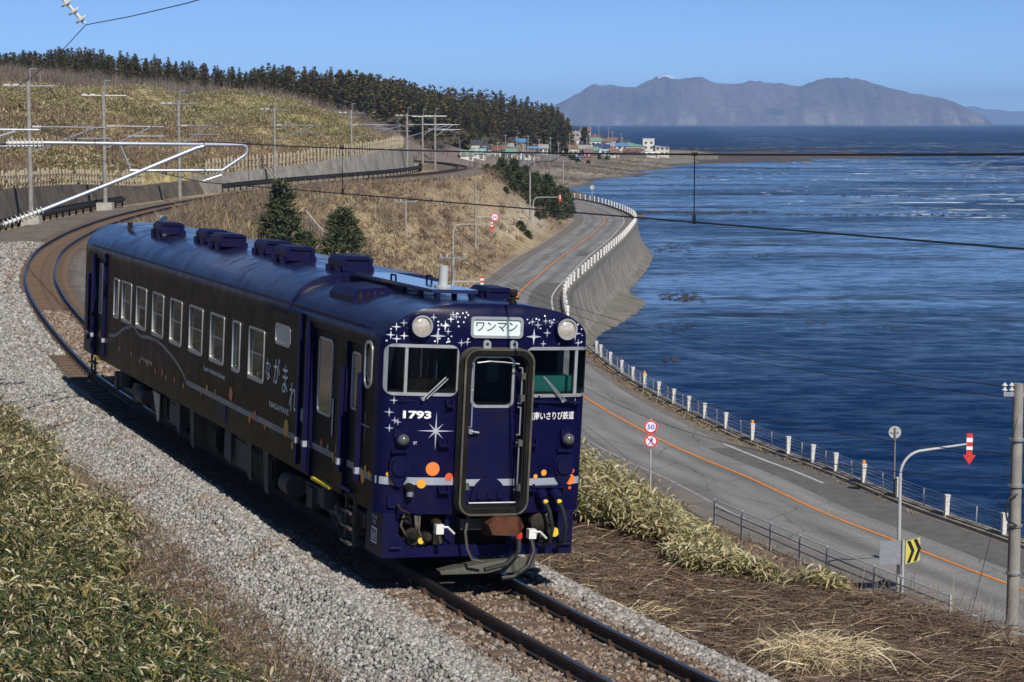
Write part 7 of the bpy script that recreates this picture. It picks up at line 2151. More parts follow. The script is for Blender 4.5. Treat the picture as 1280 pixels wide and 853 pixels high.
def slope_mod(x, y):
    a = np.clip(0.5 + 1.3 * lumps(x, y, 0.22, 64), 0, 1)[:, None]
    return np.array((1.12, 1.1, 1.1)) * a + np.array((0.66, 0.60, 0.60)) * (1 - a)
clump('slope_grass', x, y, 'tawny dry grass covering the slope between track and road', 8, 0.4, 1.15, 0.075, (25, 85), [TAN, PINKB, BRN, (0.40, 0.31, 0.17), GREYB], [0.22, 0.28, 0.24, 0.12, 0.14], 0.30, 0.35, mod=slope_mod)
x, y, dt, dr = region(9000, 40, 108, -0.1, 0.2, lambda x, y, dt, dr: (dt > 7.5) & (dr < -4.9))
clump('bank_grass', x, y, 'dry grass on the low bank beside the near part of the road', 7, 0.15, 0.5, 0.03, (15, 85), [BRN, PINKB, TAN, (0.36, 0.29, 0.17)], [0.35, 0.3, 0.25, 0.1], 0.25, 0.35)
# brush mound in front of the far track
x, y, dt, dr = region(5200, 112, 215, -0.2, -0.03, lambda x, y, dt, dr: (dt > 2.8) & (dt < 9.5))
clump('bank_brush', x, y, 'tangled grey-brown brush on the bank inside the track curve', 12, 0.6, 1.7, 0.035, (20, 88), [GREYB, PINKB, BRN, (0.36, 0.29, 0.15), OLIVE], [0.34, 0.22, 0.16, 0.2, 0.08], 0.45, 0.25)
# bare bushes dotted over the slope and the bank
x, y, dt, dr = region(900, 112, 330, -0.2, 0.03, lambda x, y, dt, dr: (dt > 3.5) & (dr < -7))
x, y = x[:170], y[:170]
clump('slope_bushes', x, y, 'leafless brown bushes dotted over the dry slope', 60, 0.6, 1.7, 0.03, (15, 90), [PINKB, (0.15, 0.095, 0.07), GREYB], [0.4, 0.35, 0.25], 0.35, 0.1)
MX, MY = [], []
for mx_, my_, mh_, ms_ in MOUNDS:
    n_ = 330; MX.append(mx_ + RNG.normal(0, ms_ * 0.7, n_)); MY.append(my_ + RNG.normal(0, ms_ * 1.0, n_))
x, y = np.concatenate(MX), np.concatenate(MY); dt, it = signed(TRACK, TN, x, y); x, y = x[dt < -9], y[dt < -9]
clump('scrub_mounds', x, y, 'rounded pale yellow-green scrub mounds on the hill', 10, 0.3, 0.7, 0.085, (0, 75), [(0.34, 0.30, 0.15), (0.27, 0.255, 0.12), (0.42, 0.38, 0.23)], [1, 1, 0.7], 0.5, 0.45, True, 'bamboo grass', M_LEAF, up=0.7)
def hill_mod(x, y):
    a = np.clip(0.5 + 1.1 * lumps(x, y, 0.075, 61), 0, 1)[:, None]; b = np.clip(0.5 + 1.2 * lumps(x, y, 0.2, 62), 0, 1)[:, None]
    return (np.array((1.05, 1.02, 1.35)) * a + np.array((0.74, 0.82, 0.75)) * (1 - a)) * (0.72 + 0.50 * b)
# olive sasa on the hill left of the line
x, y, dt, dr = region(42000, 112, 360, -0.30, -0.02, lambda x, y, dt, dr: (dt < -7.9))
k = (lumps(x, y, 0.11, 50) + 0.25 * RNG.normal(0, 1, len(x)) > -0.15) & (y < 335)
clump('hill_bamboo_grass', x[k], y[k], 'yellow-olive bamboo grass covering the hill behind the track', 9, 0.35, 0.80, 0.10, (0, 75), [(0.37, 0.30, 0.13), (0.30, 0.25, 0.10), (0.21, 0.19, 0.075), (0.46, 0.39, 0.22), (0.12, 0.125, 0.045)], [0.3, 0.27, 0.18, 0.17, 0.08], 0.45, 0.45, True, 'bamboo grass', M_LEAF, up=0.35, mod=hill_mod)
clump('hill_brush', x[~k], y[~k], 'reddish brown brush in patches on the hill behind the track', 10, 0.5, 1.4, 0.06, (15, 88), [PINKB, (0.17, 0.09, 0.06), TAN, GREYB], [0.3, 0.25, 0.25, 0.2], 0.45, 0.3)
# bare grey brush between the hill and the wood
x, y, dt, dr = region(24000, 290, 900, -0.30, 0.0, lambda x, y, dt, dr: np.where(y < 390, dt < -10, x < np.interp(y, [390, 450, 560, 700, 900], [-40, -34, -34, -30, -20])))
k = (y > 335)
clump('bare_brush', x[k], y[k], 'leafless grey brush below the dark wood', 10, 1.2, 3.6, 0.09, (30, 90), [GREYB, (0.16, 0.12, 0.10), PINKB, (0.13, 0.10, 0.08)], [0.4, 0.25, 0.2, 0.15], 0.9, 0.12)

x, y, dt, dr = region(9000, 360, 640, -0.30, -0.03, lambda x, y, dt, dr: x < np.interp(y, [360, 450, 640], [-46, -40, -42]))
clump('tall_brush', x[:1700], y[:1700], 'tall leafless thicket in front of the dark wood', 22, 2.2, 5.2, 0.07, (50, 92), [GREYB, (0.21, 0.16, 0.135), (0.15, 0.115, 0.09)], [0.5, 0.3, 0.2], 1.3, 0.05)
# scrub on the flats before the village
x, y, dt, dr = region(9000, 430, 980, -0.02, 0.075, lambda x, y, dt, dr: np.ones(len(x), bool))
zz = height(x, y); k = (zz > -12.9) & (lumps(x, y, 0.07, 80) + 0.35 * RNG.normal(0, 1, len(x)) > 0.05)
clump('flat_scrub', x[k], y[k], 'low dark scrub and weed on the flats before the village', 7, 0.4, 1.3, 0.16, (10, 80), [(0.16, 0.13, 0.09), (0.10, 0.09, 0.06), (0.24, 0.19, 0.12), (0.07, 0.075, 0.04)], [0.3, 0.3, 0.2, 0.2], 0.6, 0.3)
# weeds along the kerb of the sea side
ii = RNG.integers(idx_at(ROAD, 76), idx_at(ROAD, 136), 900); oo = np.array([sea_edge(ROAD[i, 1]) for i in ii]) - 0.2 + RNG.normal(0, 0.10, 900)
keep_ = RNG.uniform(0, 1, 900) < np.interp(ROAD[ii, 1], [76, 92, 105, 136], [0.15, 0.45, 1, 1])
xk = ROAD[ii, 0] + RN[ii, 0] * oo + RT[ii, 0] * RNG.uniform(-.5, .5, 900); yk = ROAD[ii, 1] + RN[ii, 1] * oo + RT[ii, 1] * RNG.uniform(-.5, .5, 900)
xk, yk = xk[keep_], yk[keep_]
rep_ = np.repeat(np.arange(len(xk)), 6); mk_ = len(rep_)
V, F, k = blade_mesh(np.stack([xk[rep_] + RNG.normal(0, .08, mk_), yk[rep_] + RNG.normal(0, .08, mk_), np.full(mk_, ROAD_Z)], 1), rdir(mk_, 20, 85), RNG.uniform(.12, .38, mk_), np.full(mk_, 0.03), 0.35)
o = np_mesh('kerb_weeds', V, F, M_STRAW, col=np.repeat(palette(mk_, [TAN, BRN, PINKB], [1, 0.6, 0.6]), k, 0), kind='stuff'); tag(o, 'dry weeds along the kerb under the cable fence', 'weeds')
# --- pines
def pine_mesh(seed, h, w, n_cl, needle, cols):
    r = np.random.default_rng(seed)
    trunk = MB()
    trunk.tube([(0, 0, -0.3), (r.normal(0, .05) * h, r.normal(0, .03) * h, h * 0.5), (r.normal(0, .06) * h, r.normal(0, .04) * h, h * 0.93)], [0.035 * h, 0.022 * h, 0.006 * h], 8)
    P = []
    for k in range(n_cl):
        t = r.uniform(0.08, 1.0) ** 0.85
        rad = w * (1 - t) ** 0.75 * (0.8 + 0.4 * math.sin(k * 2.4) ** 2) + 0.04 * h
        a = r.uniform(0, 6.28); q = math.sqrt(r.uniform(0.12, 1.0))
        p = (rad * q * math.cos(a), rad * q * math.sin(a), h * t + 0.10 * h * r.normal(0, .3))
        P.append(p)
        if k % 6 == 0: trunk.tube([(0, 0, max(0.05, p[2] - 0.16 * h)), p], [0.012 * h, 0.004 * h], 5)
    P = np.array(P)
    per = 16
    rep = np.repeat(np.arange(n_cl), per); m = len(rep)
    D = r.normal(0, 1, (m, 3)); D[:, 2] = np.abs(D[:, 2]) * 0.9 + 0.1; D = unit(D)
    out = P[rep] * (1, 1, 0); D = unit(D + 0.5 * unit(out + 1e-6))
    V, F, k = blade_mesh(P[rep] + r.normal(0, 0.03 * h, (m, 3)), D, r.uniform(0.6, 1.2, m) * needle, np.full(m, needle * 0.22), 0.1)
    c = np.array(cols)[r.integers(0, len(cols), n_cl)][rep] * r.uniform(0.7, 1.35, (m, 1))
    return trunk, V, F, np.repeat(np.clip(c, .004, 1), k, 0)
M_BARK = pm('bark', (0.075, 0.055, 0.042), 0.9, var=0.3, scale=6, bump=0.4)
PCOL = [(0.045, 0.064, 0.026), (0.066, 0.084, 0.034), (0.030, 0.046, 0.020), (0.080, 0.090, 0.038)]
def make_pine(name, seed, h, w, ncl, needle, label, cat, loc, grp=None, cols=PCOL):
    t, V, F, C = pine_mesh(seed, h, w, ncl, needle, cols)
    e = empty(name, loc); tag(e, label, cat, grp)
    t.build('trunk', M_BARK, e, smooth=True)
    np_mesh('crown', V, F, M_NEEDLE, col=C, parent=e)
    return e
def gz(x, y): return float(height(np.array([x]), np.array([y]))[0])
make_pine('pine_tree', 1, 5.2, 1.7, 240, 0.42, 'small dark pine on the bank beside the stairway, left of the two', 'pine tree', (-15.1, 136, gz(-15.1, 136)))
make_pine('pine_tree', 4, 3.4, 1.4, 150, 0.42, 'low second stem of pine leaning right below the left pine', 'pine tree', (-13.2, 132, gz(-13.2, 132) - 0.3))
make_pine('pine_tree', 2, 5.0, 2.4, 300, 0.40, 'small bushy pine lower on the slope, right of the two', 'pine tree', (-11.7, 144, gz(-11.7, 144)))
thick = [(-1.6, 322, 4.6), (0.3, 318, 5.0), (2.0, 312, 5.0), (3.4, 306, 4.8), (4.6, 300, 4.4), (2.6, 299, 4.2), (6.2, 304, 4.2), (5.4, 312, 5.2), (7.4, 316, 4.5), (1.2, 304, 3.6), (6.0, 296, 3.2), (7.6, 306, 3.4), (-0.6, 312, 3.4), (8.4, 324, 4.0)]
proto = [make_pine('pine_tree', 20 + q, 5.0, 2.1, 210, 0.5, 'dark pine in the thicket above the far bend of the road', 'pine tree', (0, 0, 0), 'pines of the thicket at the road bend') for q in range(3)]
for k, (px_, py_, hh) in enumerate(thick):
    e = proto[k] if k < 3 else copy_tree(proto[k % 3])
    e.location = (px_, py_, gz(px_, py_) - 0.2); e.scale = (hh / 5.0,) * 3; e.rotation_euler = (0, 0, k * 1.3)
for k, (px_, py_, s) in enumerate(((-2.4, 296, .5), (0.2, 286, .32), (2.4, 288, .3), (-3.6, 300, .42), (4.2, 285, .28), (-0.8, 268, .25), (1.0, 250, .34), (1.9, 249, .26), (3.4, 276, .3))):
    e = copy_tree(proto[k % 3]); e.name = 'juniper_bush'
    e.location = (px_, py_, gz(px_, py_) - 0.25); e.scale = (s * 1.3, s * 1.3, s * 0.8); e.rotation_euler = (0, 0, k)
    tag(e, 'low dark evergreen bush on the bare sandy slope', 'bush', 'bushes on the sandy slope')

# --- cedar wood on the ridge
def cedar_mesh(seed, h=12.0):
    r = np.random.default_rng(seed)
    trunk = MB().tube([(0, 0, -1.0), (0, 0, h * 0.6), (0, 0, h * 0.96)], [0.018 * h, 0.011 * h, 0.002 * h], 6)
    nb = 150
    t = np.sort(r.uniform(0.10, 1.0, nb)); a = r.uniform(0, 6.28, nb)
    rad = h * 0.23 * (1 - t) ** 0.80 * r.uniform(0.55, 1.2, nb) + 0.006 * h
    per = 6
    P, D, L = [], [], []
    for k in range(nb):
        for q in range(per):
            f = r.uniform(0.25, 0.95)
            P.append((rad[k] * f * math.cos(a[k]) + r.normal(0, .012 * h), rad[k] * f * math.sin(a[k]) + r.normal(0, .012 * h), h * t[k] + r.normal(0, 0.012 * h)))
            D.append((math.cos(a[k]) + r.normal(0, .5), math.sin(a[k]) + r.normal(0, .5), r.uniform(-0.2, 0.8)))
    P = np.array(P); D = unit(np.array(D)); m = len(P)
    tt = np.repeat(t, per); sz = 0.30 + 0.85 * (1 - tt); D[:, 2] += 0.9 * tt ** 3; D = unit(D)
    V, F, k = leaf_mesh(P, D, r.uniform(0.07, 0.13, m) * h * sz, r.uniform(0.035, 0.06, m) * h * sz, 0.30)
    c = np.array([(0.090, 0.092, 0.026), (0.120, 0.096, 0.028), (0.145, 0.095, 0.030), (0.066, 0.076, 0.024)])[r.integers(0, 4, nb)].repeat(per, 0) * r.uniform(0.7, 1.3, (m, 1))
    return trunk, V, F, np.repeat(c, k, 0)
CED = []
for q in range(5):
    t, V, F, C = cedar_mesh(100 + q)
    if q in (2, 4): C = C * np.array((1.15, 1.0, 0.85))
    e = empty('cedar_tree', (0, 0, 0)); tag(e, 'dark cedar standing in the wood along the ridge', 'cedar tree', 'cedars of the ridge wood')
    t.build('trunk', M_BARK, e); np_mesh('crown', V, F, M_NEEDLE, col=C, parent=e)
    CED.append(e)
# front edge of the wood in plan: (x/y ratio, nearest distance, depth of the belt, height of the trees)
used = [False] * 5
cnt = 0
Q = random.Random(4)
spots = []
for k in range(4000):
    px_ = Q.uniform(-40, 712)
    dn = np.interp(px_, [-40, 0, 100, 300, 450, 560, 640, 712], [600, 600, 540, 560, 640, 740, 900, 950])
    yy = dn + Q.random() ** 1.5 * 190
    xx = (px_ - 640) / 2600 * yy
    if all((xx - a) ** 2 + (yy - b) ** 2 > (5.0 * (0.8 + 0.4 * Q.random())) ** 2 for a, b, _ in spots):
        # skyline profile decides how tall the tree may stand
        sky_y = np.interp(px_, [-40, 0, 60, 80, 120, 200, 300, 340, 420, 500, 560, 620, 660, 690, 700, 712], [66, 64, 62, 56, 62, 70, 86, 80, 86, 90, 97, 108, 120, 124, 136, 150])
        top = 5.85 + (153.5 - sky_y) / 2600 * yy
        spots.append((xx, yy, top))
    if len(spots) >= 290: break
for xx, yy, top in spots:
    zg = gz(xx, yy)
    hh = min(18.5, max(8.0, (top - zg) * Q.uniform(0.80, 1.02)))
    q = Q.randrange(5)
    if not used[q]: e = CED[q]; used[q] = True
    else: e = copy_tree(CED[q])
    e.location = (xx, yy, zg - 0.3); s = hh / 12.0
    e.scale = (s * Q.uniform(0.95, 1.25), s * Q.uniform(0.95, 1.25), s); e.rotation_euler = (0, 0, Q.uniform(0, 6.28))
print('cedars', len(spots))
# the rest of the wood, behind and between the trees above: one mass
def wood_mass():
    PV, PF, PC = [], [], []
    n0 = 0
    lib = []
    for q in range(4):
        r = np.random.default_rng(700 + q); h = 12.0; nb = 46; per = 5
        t = np.sort(r.uniform(0.08, 1.0, nb)); a = r.uniform(0, 6.28, nb)
        rad = h * 0.24 * (1 - t) ** 0.75 * r.uniform(0.6, 1.15, nb)
        f = r.uniform(0.3, 0.95, nb * per); tr_, ar, rr = np.repeat(t, per), np.repeat(a, per) + r.normal(0, .25, nb * per), np.repeat(rad, per)
        P = np.stack([rr * f * np.cos(ar), rr * f * np.sin(ar), h * tr_], 1)
        D = unit(np.stack([np.cos(ar), np.sin(ar), r.uniform(-0.2, 0.8, nb * per) + 0.9 * tr_ ** 3], 1))
        sz = 0.35 + 0.9 * (1 - tr_)
        V, F, k = leaf_mesh(P, D, r.uniform(0.10, 0.18, nb * per) * h * sz, r.uniform(0.06, 0.09, nb * per) * h * sz, 0.3)
        c = np.array([(0.084, 0.088, 0.026), (0.112, 0.090, 0.028), (0.130, 0.088, 0.030), (0.062, 0.072, 0.024)])[r.integers(0, 4, nb)].repeat(per * k, 0)
        lib.append((V, F, c))
    S2 = []
    for _ in range(9000):
        px_ = Q.uniform(-60, 712)
        dn = np.interp(px_, [-40, 0, 100, 300, 450, 560, 640, 712], [600, 600, 540, 560, 640, 740, 900, 950])
        yy = dn + Q.uniform(10, 230); xx = (px_ - 640) / 2600 * yy
        if all((xx - a) ** 2 + (yy - b) ** 2 > 16 for a, b in S2[-200:]): S2.append((xx, yy))
        if len(S2) >= 560: break
    X2 = np.array(S2); Z2 = height(X2[:, 0], X2[:, 1])
    for (xx, yy), zg in zip(S2, Z2):
        px_ = 640 + xx / yy * 2600
        sky_y = np.interp(px_, [-40, 0, 60, 80, 120, 200, 300, 340, 420, 500, 560, 620, 660, 690, 700, 712], [68, 66, 64, 60, 66, 74, 90, 86, 90, 94, 101, 112, 124, 128, 140, 154])
        top = 5.85 + (153.5 - sky_y) / 2600 * yy
        hh = min(18.5, max(7.0, (top - zg) * Q.uniform(0.8, 1.0)))
        V, F, c = lib[Q.randrange(4)]; s = hh / 12; a = Q.uniform(0, 6.28); ca, sa = math.cos(a) * s * 1.1, math.sin(a) * s * 1.1
        W = np.stack([V[:, 0] * ca - V[:, 1] * sa + xx, V[:, 0] * sa + V[:, 1] * ca + yy, V[:, 2] * s + zg - 0.3], 1)
        PV.append(W); PF.append(F + n0); PC.append(c * Q.uniform(0.75, 1.2)); n0 += len(W)
    o = np_mesh('cedar_wood', np.concatenate(PV), np.concatenate(PF), M_NEEDLE, col=np.concatenate(PC), kind='stuff')
    tag(o, 'dense dark cedar wood along the ridge behind its front trees', 'wood')
wood_mass()
# --- leafless trees at the foot of the wood
def bare_mesh(seed, h=9.0):
    r = np.random.default_rng(seed)
    tr = MB(); tips = []
    def grow(p, d, L, rad, lv):
        q = p + d * L
        tr.tube([p, (p + q) / 2 + Vector(r.normal(0, .04, 3)) * L, q], [rad, rad * 0.8, rad * 0.6], 4, caps=False)
        if lv == 0: tips.append((q, d)); return
        for _ in range(3):
            nd = (d + Vector(r.normal(0, 0.45, 3)) + Vector((0, 0, 0.12))).normalized()
            grow(p.lerp(q, r.uniform(0.6, 1.0)), nd, L * r.uniform(0.55, 0.78), rad * 0.55, lv - 1)
    grow(Vector((0, 0, -0.5)), Vector((0, 0, 1)), h * 0.30, 0.02 * h, 4)
    return tr, tips
BT = []
for q in range(3):
    tr, tips = bare_mesh(300 + q)
    e = empty('bare_tree', (0, 0, 0)); tag(e, 'leafless grey tree at the foot of the ridge wood', 'bare tree', 'leafless trees below the wood')
    tr.build('branches', pm('grey_bark', (0.19, 0.155, 0.13), 0.9, var=0.2, scale=1), e, fix=False)
    P = np.array([t[0] for t in tips]); n = len(P) * 5; rp_ = np.repeat(np.arange(len(P)), 5)
    V, F, k = blade_mesh(P[rp_] + RNG.normal(0, .1, (n, 3)), unit(np.array([t[1] for t in tips])[rp_] + RNG.normal(0, .5, (n, 3))), RNG.uniform(.6, 1.5, n), np.full(n, 0.05), 0.0)
    np_mesh('twigs', V, F, M_STRAW, col=np.repeat(palette(n, [GREYB, (0.22, 0.17, 0.145)], [1, 1]), k, 0), parent=e)
    BT.append(e)
k = 0
for px_, dd, hh in ((575, 780, 11), (590, 820, 14), (602, 850, 15), (615, 870, 14), (628, 890, 13), (640, 900, 14), (650, 920, 11), (585, 860, 15), (600, 800, 10), (665, 930, 11), (675, 950, 11), (690, 970, 10), (560, 680, 9), (520, 560, 8), (480, 540, 8), (440, 520, 7), (400, 500, 8), (350, 500, 7), (290, 480, 8), (240, 470, 7), (180, 470, 8), (120, 460, 8), (60, 450, 8), (20, 440, 8), (540, 580, 9), (500, 600, 10), (632, 860, 10), (610, 830, 11)):
    e = BT[k] if k < 3 else copy_tree(BT[k % 3])
    xx = (px_ - 640) / 2600 * dd
    e.location = (xx, dd, gz(xx, dd)); s = hh / 9.0; e.scale = (s * 1.2, s * 1.2, s * 0.9); e.rotation_euler = (0, 0, k * 2.1); k += 1
# ------------------------------------------------------------------ fishing village beyond the bend
def flat(name, c, r=0.7): return pm('house_' + name, c, r, var=0.12, scale=0.3)
HC = {'white': flat('white', (0.62, 0.61, 0.58)), 'cream': flat('cream', (0.52, 0.48, 0.40)), 'grey': flat('grey', (0.30, 0.30, 0.30)), 'lblue': flat('lblue', (0.40, 0.55, 0.66)), 'brown': flat('brown', (0.17, 0.12, 0.09)), 'dark': flat('dark', (0.05, 0.052, 0.06)),
      'blue': flat('blue', (0.09, 0.21, 0.38)), 'navy': flat('navy', (0.035, 0.055, 0.12)), 'red': flat('red', (0.21, 0.10, 0.085)), 'green': flat('green', (0.14, 0.29, 0.24)), 'sage': flat('sage', (0.25, 0.29, 0.24)), 'rust': flat('rust', (0.18, 0.085, 0.055)), 'win': pm('house_glass', (0.04, 0.05, 0.06), 0.2), 'teal': flat('teal', (0.28, 0.42, 0.40))}
def house(px, dist, w, d, h, wall, roof, label, kind='gable', rz=0.0, nwin=3, zb=None, rh=1.6):
    x = (px - 640) / 2600 * dist
    z = gz(x, dist) if zb is None else zb
    e = empty('house' if kind != 'shed' else 'shed', (x, dist, z), rz); tag(e, label, 'house' if kind != 'shed' else 'shed', 'houses of the far village')
    MB().box(-w / 2, w / 2, 0, d, -2.5, h).build('wall', HC[wall], e)
    if kind == 'gable':
        o = 0.4
        MB().add([(-w / 2 - o, -o, h), (w / 2 + o, -o, h), (w / 2 + o, d + o, h), (-w / 2 - o, d + o, h), (-w / 2 - o, d / 2, h + rh), (w / 2 + o, d / 2, h + rh), (-w / 2 - o, -o, h - .2), (w / 2 + o, -o, h - .2), (w / 2 + o, d + o, h - .2), (-w / 2 - o, d + o, h - .2)],
                 [(0, 1, 5, 4), (2, 3, 4, 5), (0, 4, 3), (1, 2, 5), (0, 6, 7, 1), (2, 8, 9, 3), (6, 9, 8, 7), (1, 7, 8, 2), (0, 3, 9, 6)]).build('roof', HC[roof], e)
    elif kind == 'mono':
        MB().add([(-w / 2 - .3, -.3, h + rh), (w / 2 + .3, -.3, h), (w / 2 + .3, d + .3, h), (-w / 2 - .3, d + .3, h + rh), (-w / 2 - .3, -.3, h - .2), (w / 2 + .3, -.3, h - .2), (w / 2 + .3, d + .3, h - .2), (-w / 2 - .3, d + .3, h - .2)],
                 [(0, 1, 2, 3), (4, 7, 6, 5), (0, 4, 5, 1), (1, 5, 6, 2), (2, 6, 7, 3), (3, 7, 4, 0)]).build('roof', HC[roof], e)
    else:
        MB().box(-w / 2 - .2, w / 2 + .2, -.2, d + .2, h + .003, h + 0.45).build('roof', HC[roof], e)
    rows = 2 if h > 4.6 else 1
    for r_ in range(rows):
        for k in range(nwin):
            cx = -w / 2 + w * (k + 0.5) / nwin; cz = 1.1 + r_ * 2.6
            f = MB().box(cx - 0.65, cx + 0.65, -0.06, -0.003, cz, cz + 1.15).build('window', HC['win'], e)
            MB().box(cx - 0.75, cx + 0.75, -0.10, -0.0035, cz - 0.12, cz - 0.004).build('sill', HC['white'], f)
    MB().box(w / 2 - 1.5, w / 2 - 0.6, -0.07, -0.004, 0, 2.0).build('door', HC['brown'], e) if nwin > 1 and rows == 1 else None
    return e
H = [
 (588, 800, 5.5, 7, 3.4, 'cream', 'grey', 'beige box house at the left end of the village', 'flat', 0.1, 2),
 (604, 830, 7, 6, 2.8, 'lblue', 'white', 'long pale blue house near the left end of the village', 'flat', 0.1, 3),
 (584, 720, 4.5, 5, 1.7, 'white', 'sage', 'low white shed with a greenish roof in front of the village', 'gable', 0.1, 2),
 (597, 730, 5, 5, 2.0, 'white', 'teal', 'white shed with a teal roof in front of the village', 'gable', -0.1, 2),
 (608, 760, 3.5, 4, 2.4, 'grey', 'dark', 'little grey shed beside the teal roof', 'gable', 0.1, 1),
 (621, 860, 6, 6, 2.8, 'white', 'blue', 'white house with a bright blue roof left of the navy roof', 'gable', 0.1, 2),
 (642, 960, 9, 7, 3.0, 'white', 'white', 'long white house under the wood', 'gable', 0.1, 3),
 (659, 960, 6.5, 7, 3.4, 'grey', 'navy', 'grey house with a navy roof', 'gable', 0.2, 2),
 (645, 830, 4.6, 6, 3.2, 'white', 'brown', 'white house with a brown roof near the village road', 'gable', 0.0, 2),
 (657, 850, 3.0, 5, 2.6, 'blue', 'blue', 'shed covered by bright blue sheeting', 'flat', 0.0, 1),
 (632, 800, 4, 5, 2.6, 'brown', 'dark', 'dark brown house left of the white one with brown roof', 'gable', 0.1, 2),
 (671, 930, 5, 6, 3.0, 'cream', 'rust', 'cream house with a rust roof', 'gable', 0.1, 2),
 (689, 1080, 9, 8, 4.6, 'dark', 'dark', 'large dark building at the foot of the wood', 'flat', 0.1, 3),
 (705, 1110, 7, 7, 6.2, 'white', 'white', 'tall white building beside the dark one', 'flat', 0.1, 3),
 (690, 1010, 6, 6, 3.2, 'sage', 'blue', 'grey-green house with a blue roof', 'gable', 0.1, 3),
 (707, 1030, 6.5, 6, 3.6, 'red', 'brown', 'red-brown house in the middle of the village', 'gable', 0.1, 3),
 (722, 1010, 5, 6, 3.2, 'white', 'grey', 'white house right of the red-brown one', 'gable', 0.1, 2),
 (738, 1060, 6, 6, 3.4, 'grey', 'rust', 'grey house with a rust roof behind the shore', 'gable', 0.0, 2),
 (748, 1120, 6, 6, 3.4, 'cream', 'dark', 'cream house with a dark roof behind the shore', 'gable', 0.2, 2),
 (757, 1080, 5, 5, 3.0, 'brown', 'brown', 'small brown house behind the shore', 'gable', 0.0, 2),
 (774, 1040, 8, 7, 2.4, 'white', 'blue', 'wide house with a blue roof left of the green-roofed one', 'gable', 0.0, 3),
 (766, 1130, 5, 6, 4.2, 'grey', 'red', 'grey house with a red roof behind the blue roof', 'gable', 0.1, 2),
 (795, 1060, 9, 9, 3.8, 'grey', 'green', 'grey hall with a sloping green roof near the point', 'mono', 0.0, 3, None, 2.0),
 (810, 1110, 6, 7, 6.0, 'white', 'white', 'white block behind the green-roofed hall', 'flat', 0.0, 2),
 (827, 1060, 7, 7, 5.0, 'cream', 'grey', 'cream two-storey house at the point', 'mono', 0.1, 3, None, 0.8),
 (790, 1010, 8, 5, 1.4, 'rust', 'rust', 'low rusty shed in front of the hall', 'gable', 0.0, 2),
 (815, 1000, 6, 4, 1.2, 'white', 'white', 'low white shed in front of the cream house', 'gable', 0.0, 2),
 (733, 880, 4.5, 4, 1.8, 'rust', 'red', 'rust-red boat shed above the beach', 'shed', 0.1, 1),
 (724, 880, 2.8, 4, 1.5, 'blue', 'blue', 'blue boat shed above the beach', 'shed', 0.1, 1),
 (742, 900, 3.0, 4, 1.6, 'brown', 'brown', 'brown boat shed above the beach', 'shed', 0.0, 1),
 (729, 960, 5, 5, 3.0, 'cream', 'grey', 'cream house with a grey roof above the boat sheds', 'gable', 0.0, 2),
 (750, 980, 5, 5, 3.0, 'white', 'navy', 'white house with a navy roof above the beach', 'gable', 0.1, 2),
 (679, 900, 4, 5, 2.6, 'white', 'grey', 'small white house by the village road', 'gable', 0.0, 2)]
H += [
 (601, 900, 6, 6, 3.2, 'cream', 'brown', 'cream house with a brown roof behind the pale blue house', 'gable', 0.1, 2),
 (613, 930, 6, 6, 3.4, 'white', 'grey', 'white house with a grey roof behind the pale blue house', 'gable', 0.0, 2),
 (626, 900, 5, 6, 3.4, 'grey', 'red', 'grey house with a red roof left of the long white house', 'gable', 0.1, 2),
 (636, 880, 4, 5, 2.8, 'lblue', 'grey', 'small light blue house left of the white one with brown roof', 'gable', 0.1, 2),
 (666, 880, 4, 5, 2.8, 'cream', 'blue', 'cream house with a blue roof beside the blue sheeting', 'gable', 0.1, 2),
 (651, 1000, 6, 6, 4.8, 'cream', 'rust', 'two-storey cream house behind the navy roof', 'gable', 0.0, 3),
 (672, 1000, 6, 6, 4.6, 'white', 'dark', 'two-storey white house left of the large dark building', 'gable', 0.0, 3),
 (717, 1090, 6, 6, 5.0, 'grey', 'navy', 'two-storey grey house behind the red-brown one', 'gable', 0.0, 3),
 (731, 1100, 6, 6, 5.0, 'cream', 'red', 'two-storey cream house with a red roof behind the conifer', 'gable', 0.1, 3),
 (744, 1030, 5, 5, 3.2, 'white', 'green', 'white house with a green roof among the shore houses', 'gable', 0.0, 2),
 (762, 1010, 4, 5, 2.4, 'white', 'grey', 'white house with a grey roof left of the wide blue roof', 'gable', 0.0, 2)]
for k, (pxx, dd, w, wl_, rf_) in enumerate([(580, 860, 5, 'grey', 'rust'), (592, 880, 5, 'white', 'red'), (596, 780, 4, 'cream', 'dark'), (610, 800, 4, 'brown', 'blue'), (616, 850, 5, 'cream', 'navy'), (619, 790, 4, 'white', 'rust'), (627, 840, 4, 'teal', 'brown'),
        (640, 800, 4, 'cream', 'green'), (648, 900, 5, 'grey', 'blue'), (662, 830, 4, 'white', 'brown'), (668, 860, 4, 'grey', 'dark'), (684, 950, 5, 'brown', 'grey'), (697, 960, 5, 'white', 'teal'), (712, 970, 5, 'grey', 'rust'), (716, 940, 4, 'cream', 'brown'),
        (736, 930, 4, 'white', 'red'), (741, 950, 4, 'grey', 'green'), (756, 970, 4, 'lblue', 'navy'), (768, 960, 4, 'cream', 'red'), (780, 1100, 6, 'white', 'dark'), (760, 1150, 6, 'sage', 'grey'), (740, 1150, 6, 'white', 'rust')]):
    nm_ = {'lblue': 'pale blue', 'sage': 'grey-green'}
    H.append((pxx, dd, w, 5, 2.6 + 0.5 * (k % 3), wl_, rf_, 'small %s house with a %s roof in the %s of the village' % (nm_.get(wl_, wl_), nm_.get(rf_, rf_), 'left part' if pxx < 640 else ('middle' if pxx < 720 else 'right part')), 'gable', 0.12 * ((k % 4) - 1.5), 2))
for a in H: house(*a)
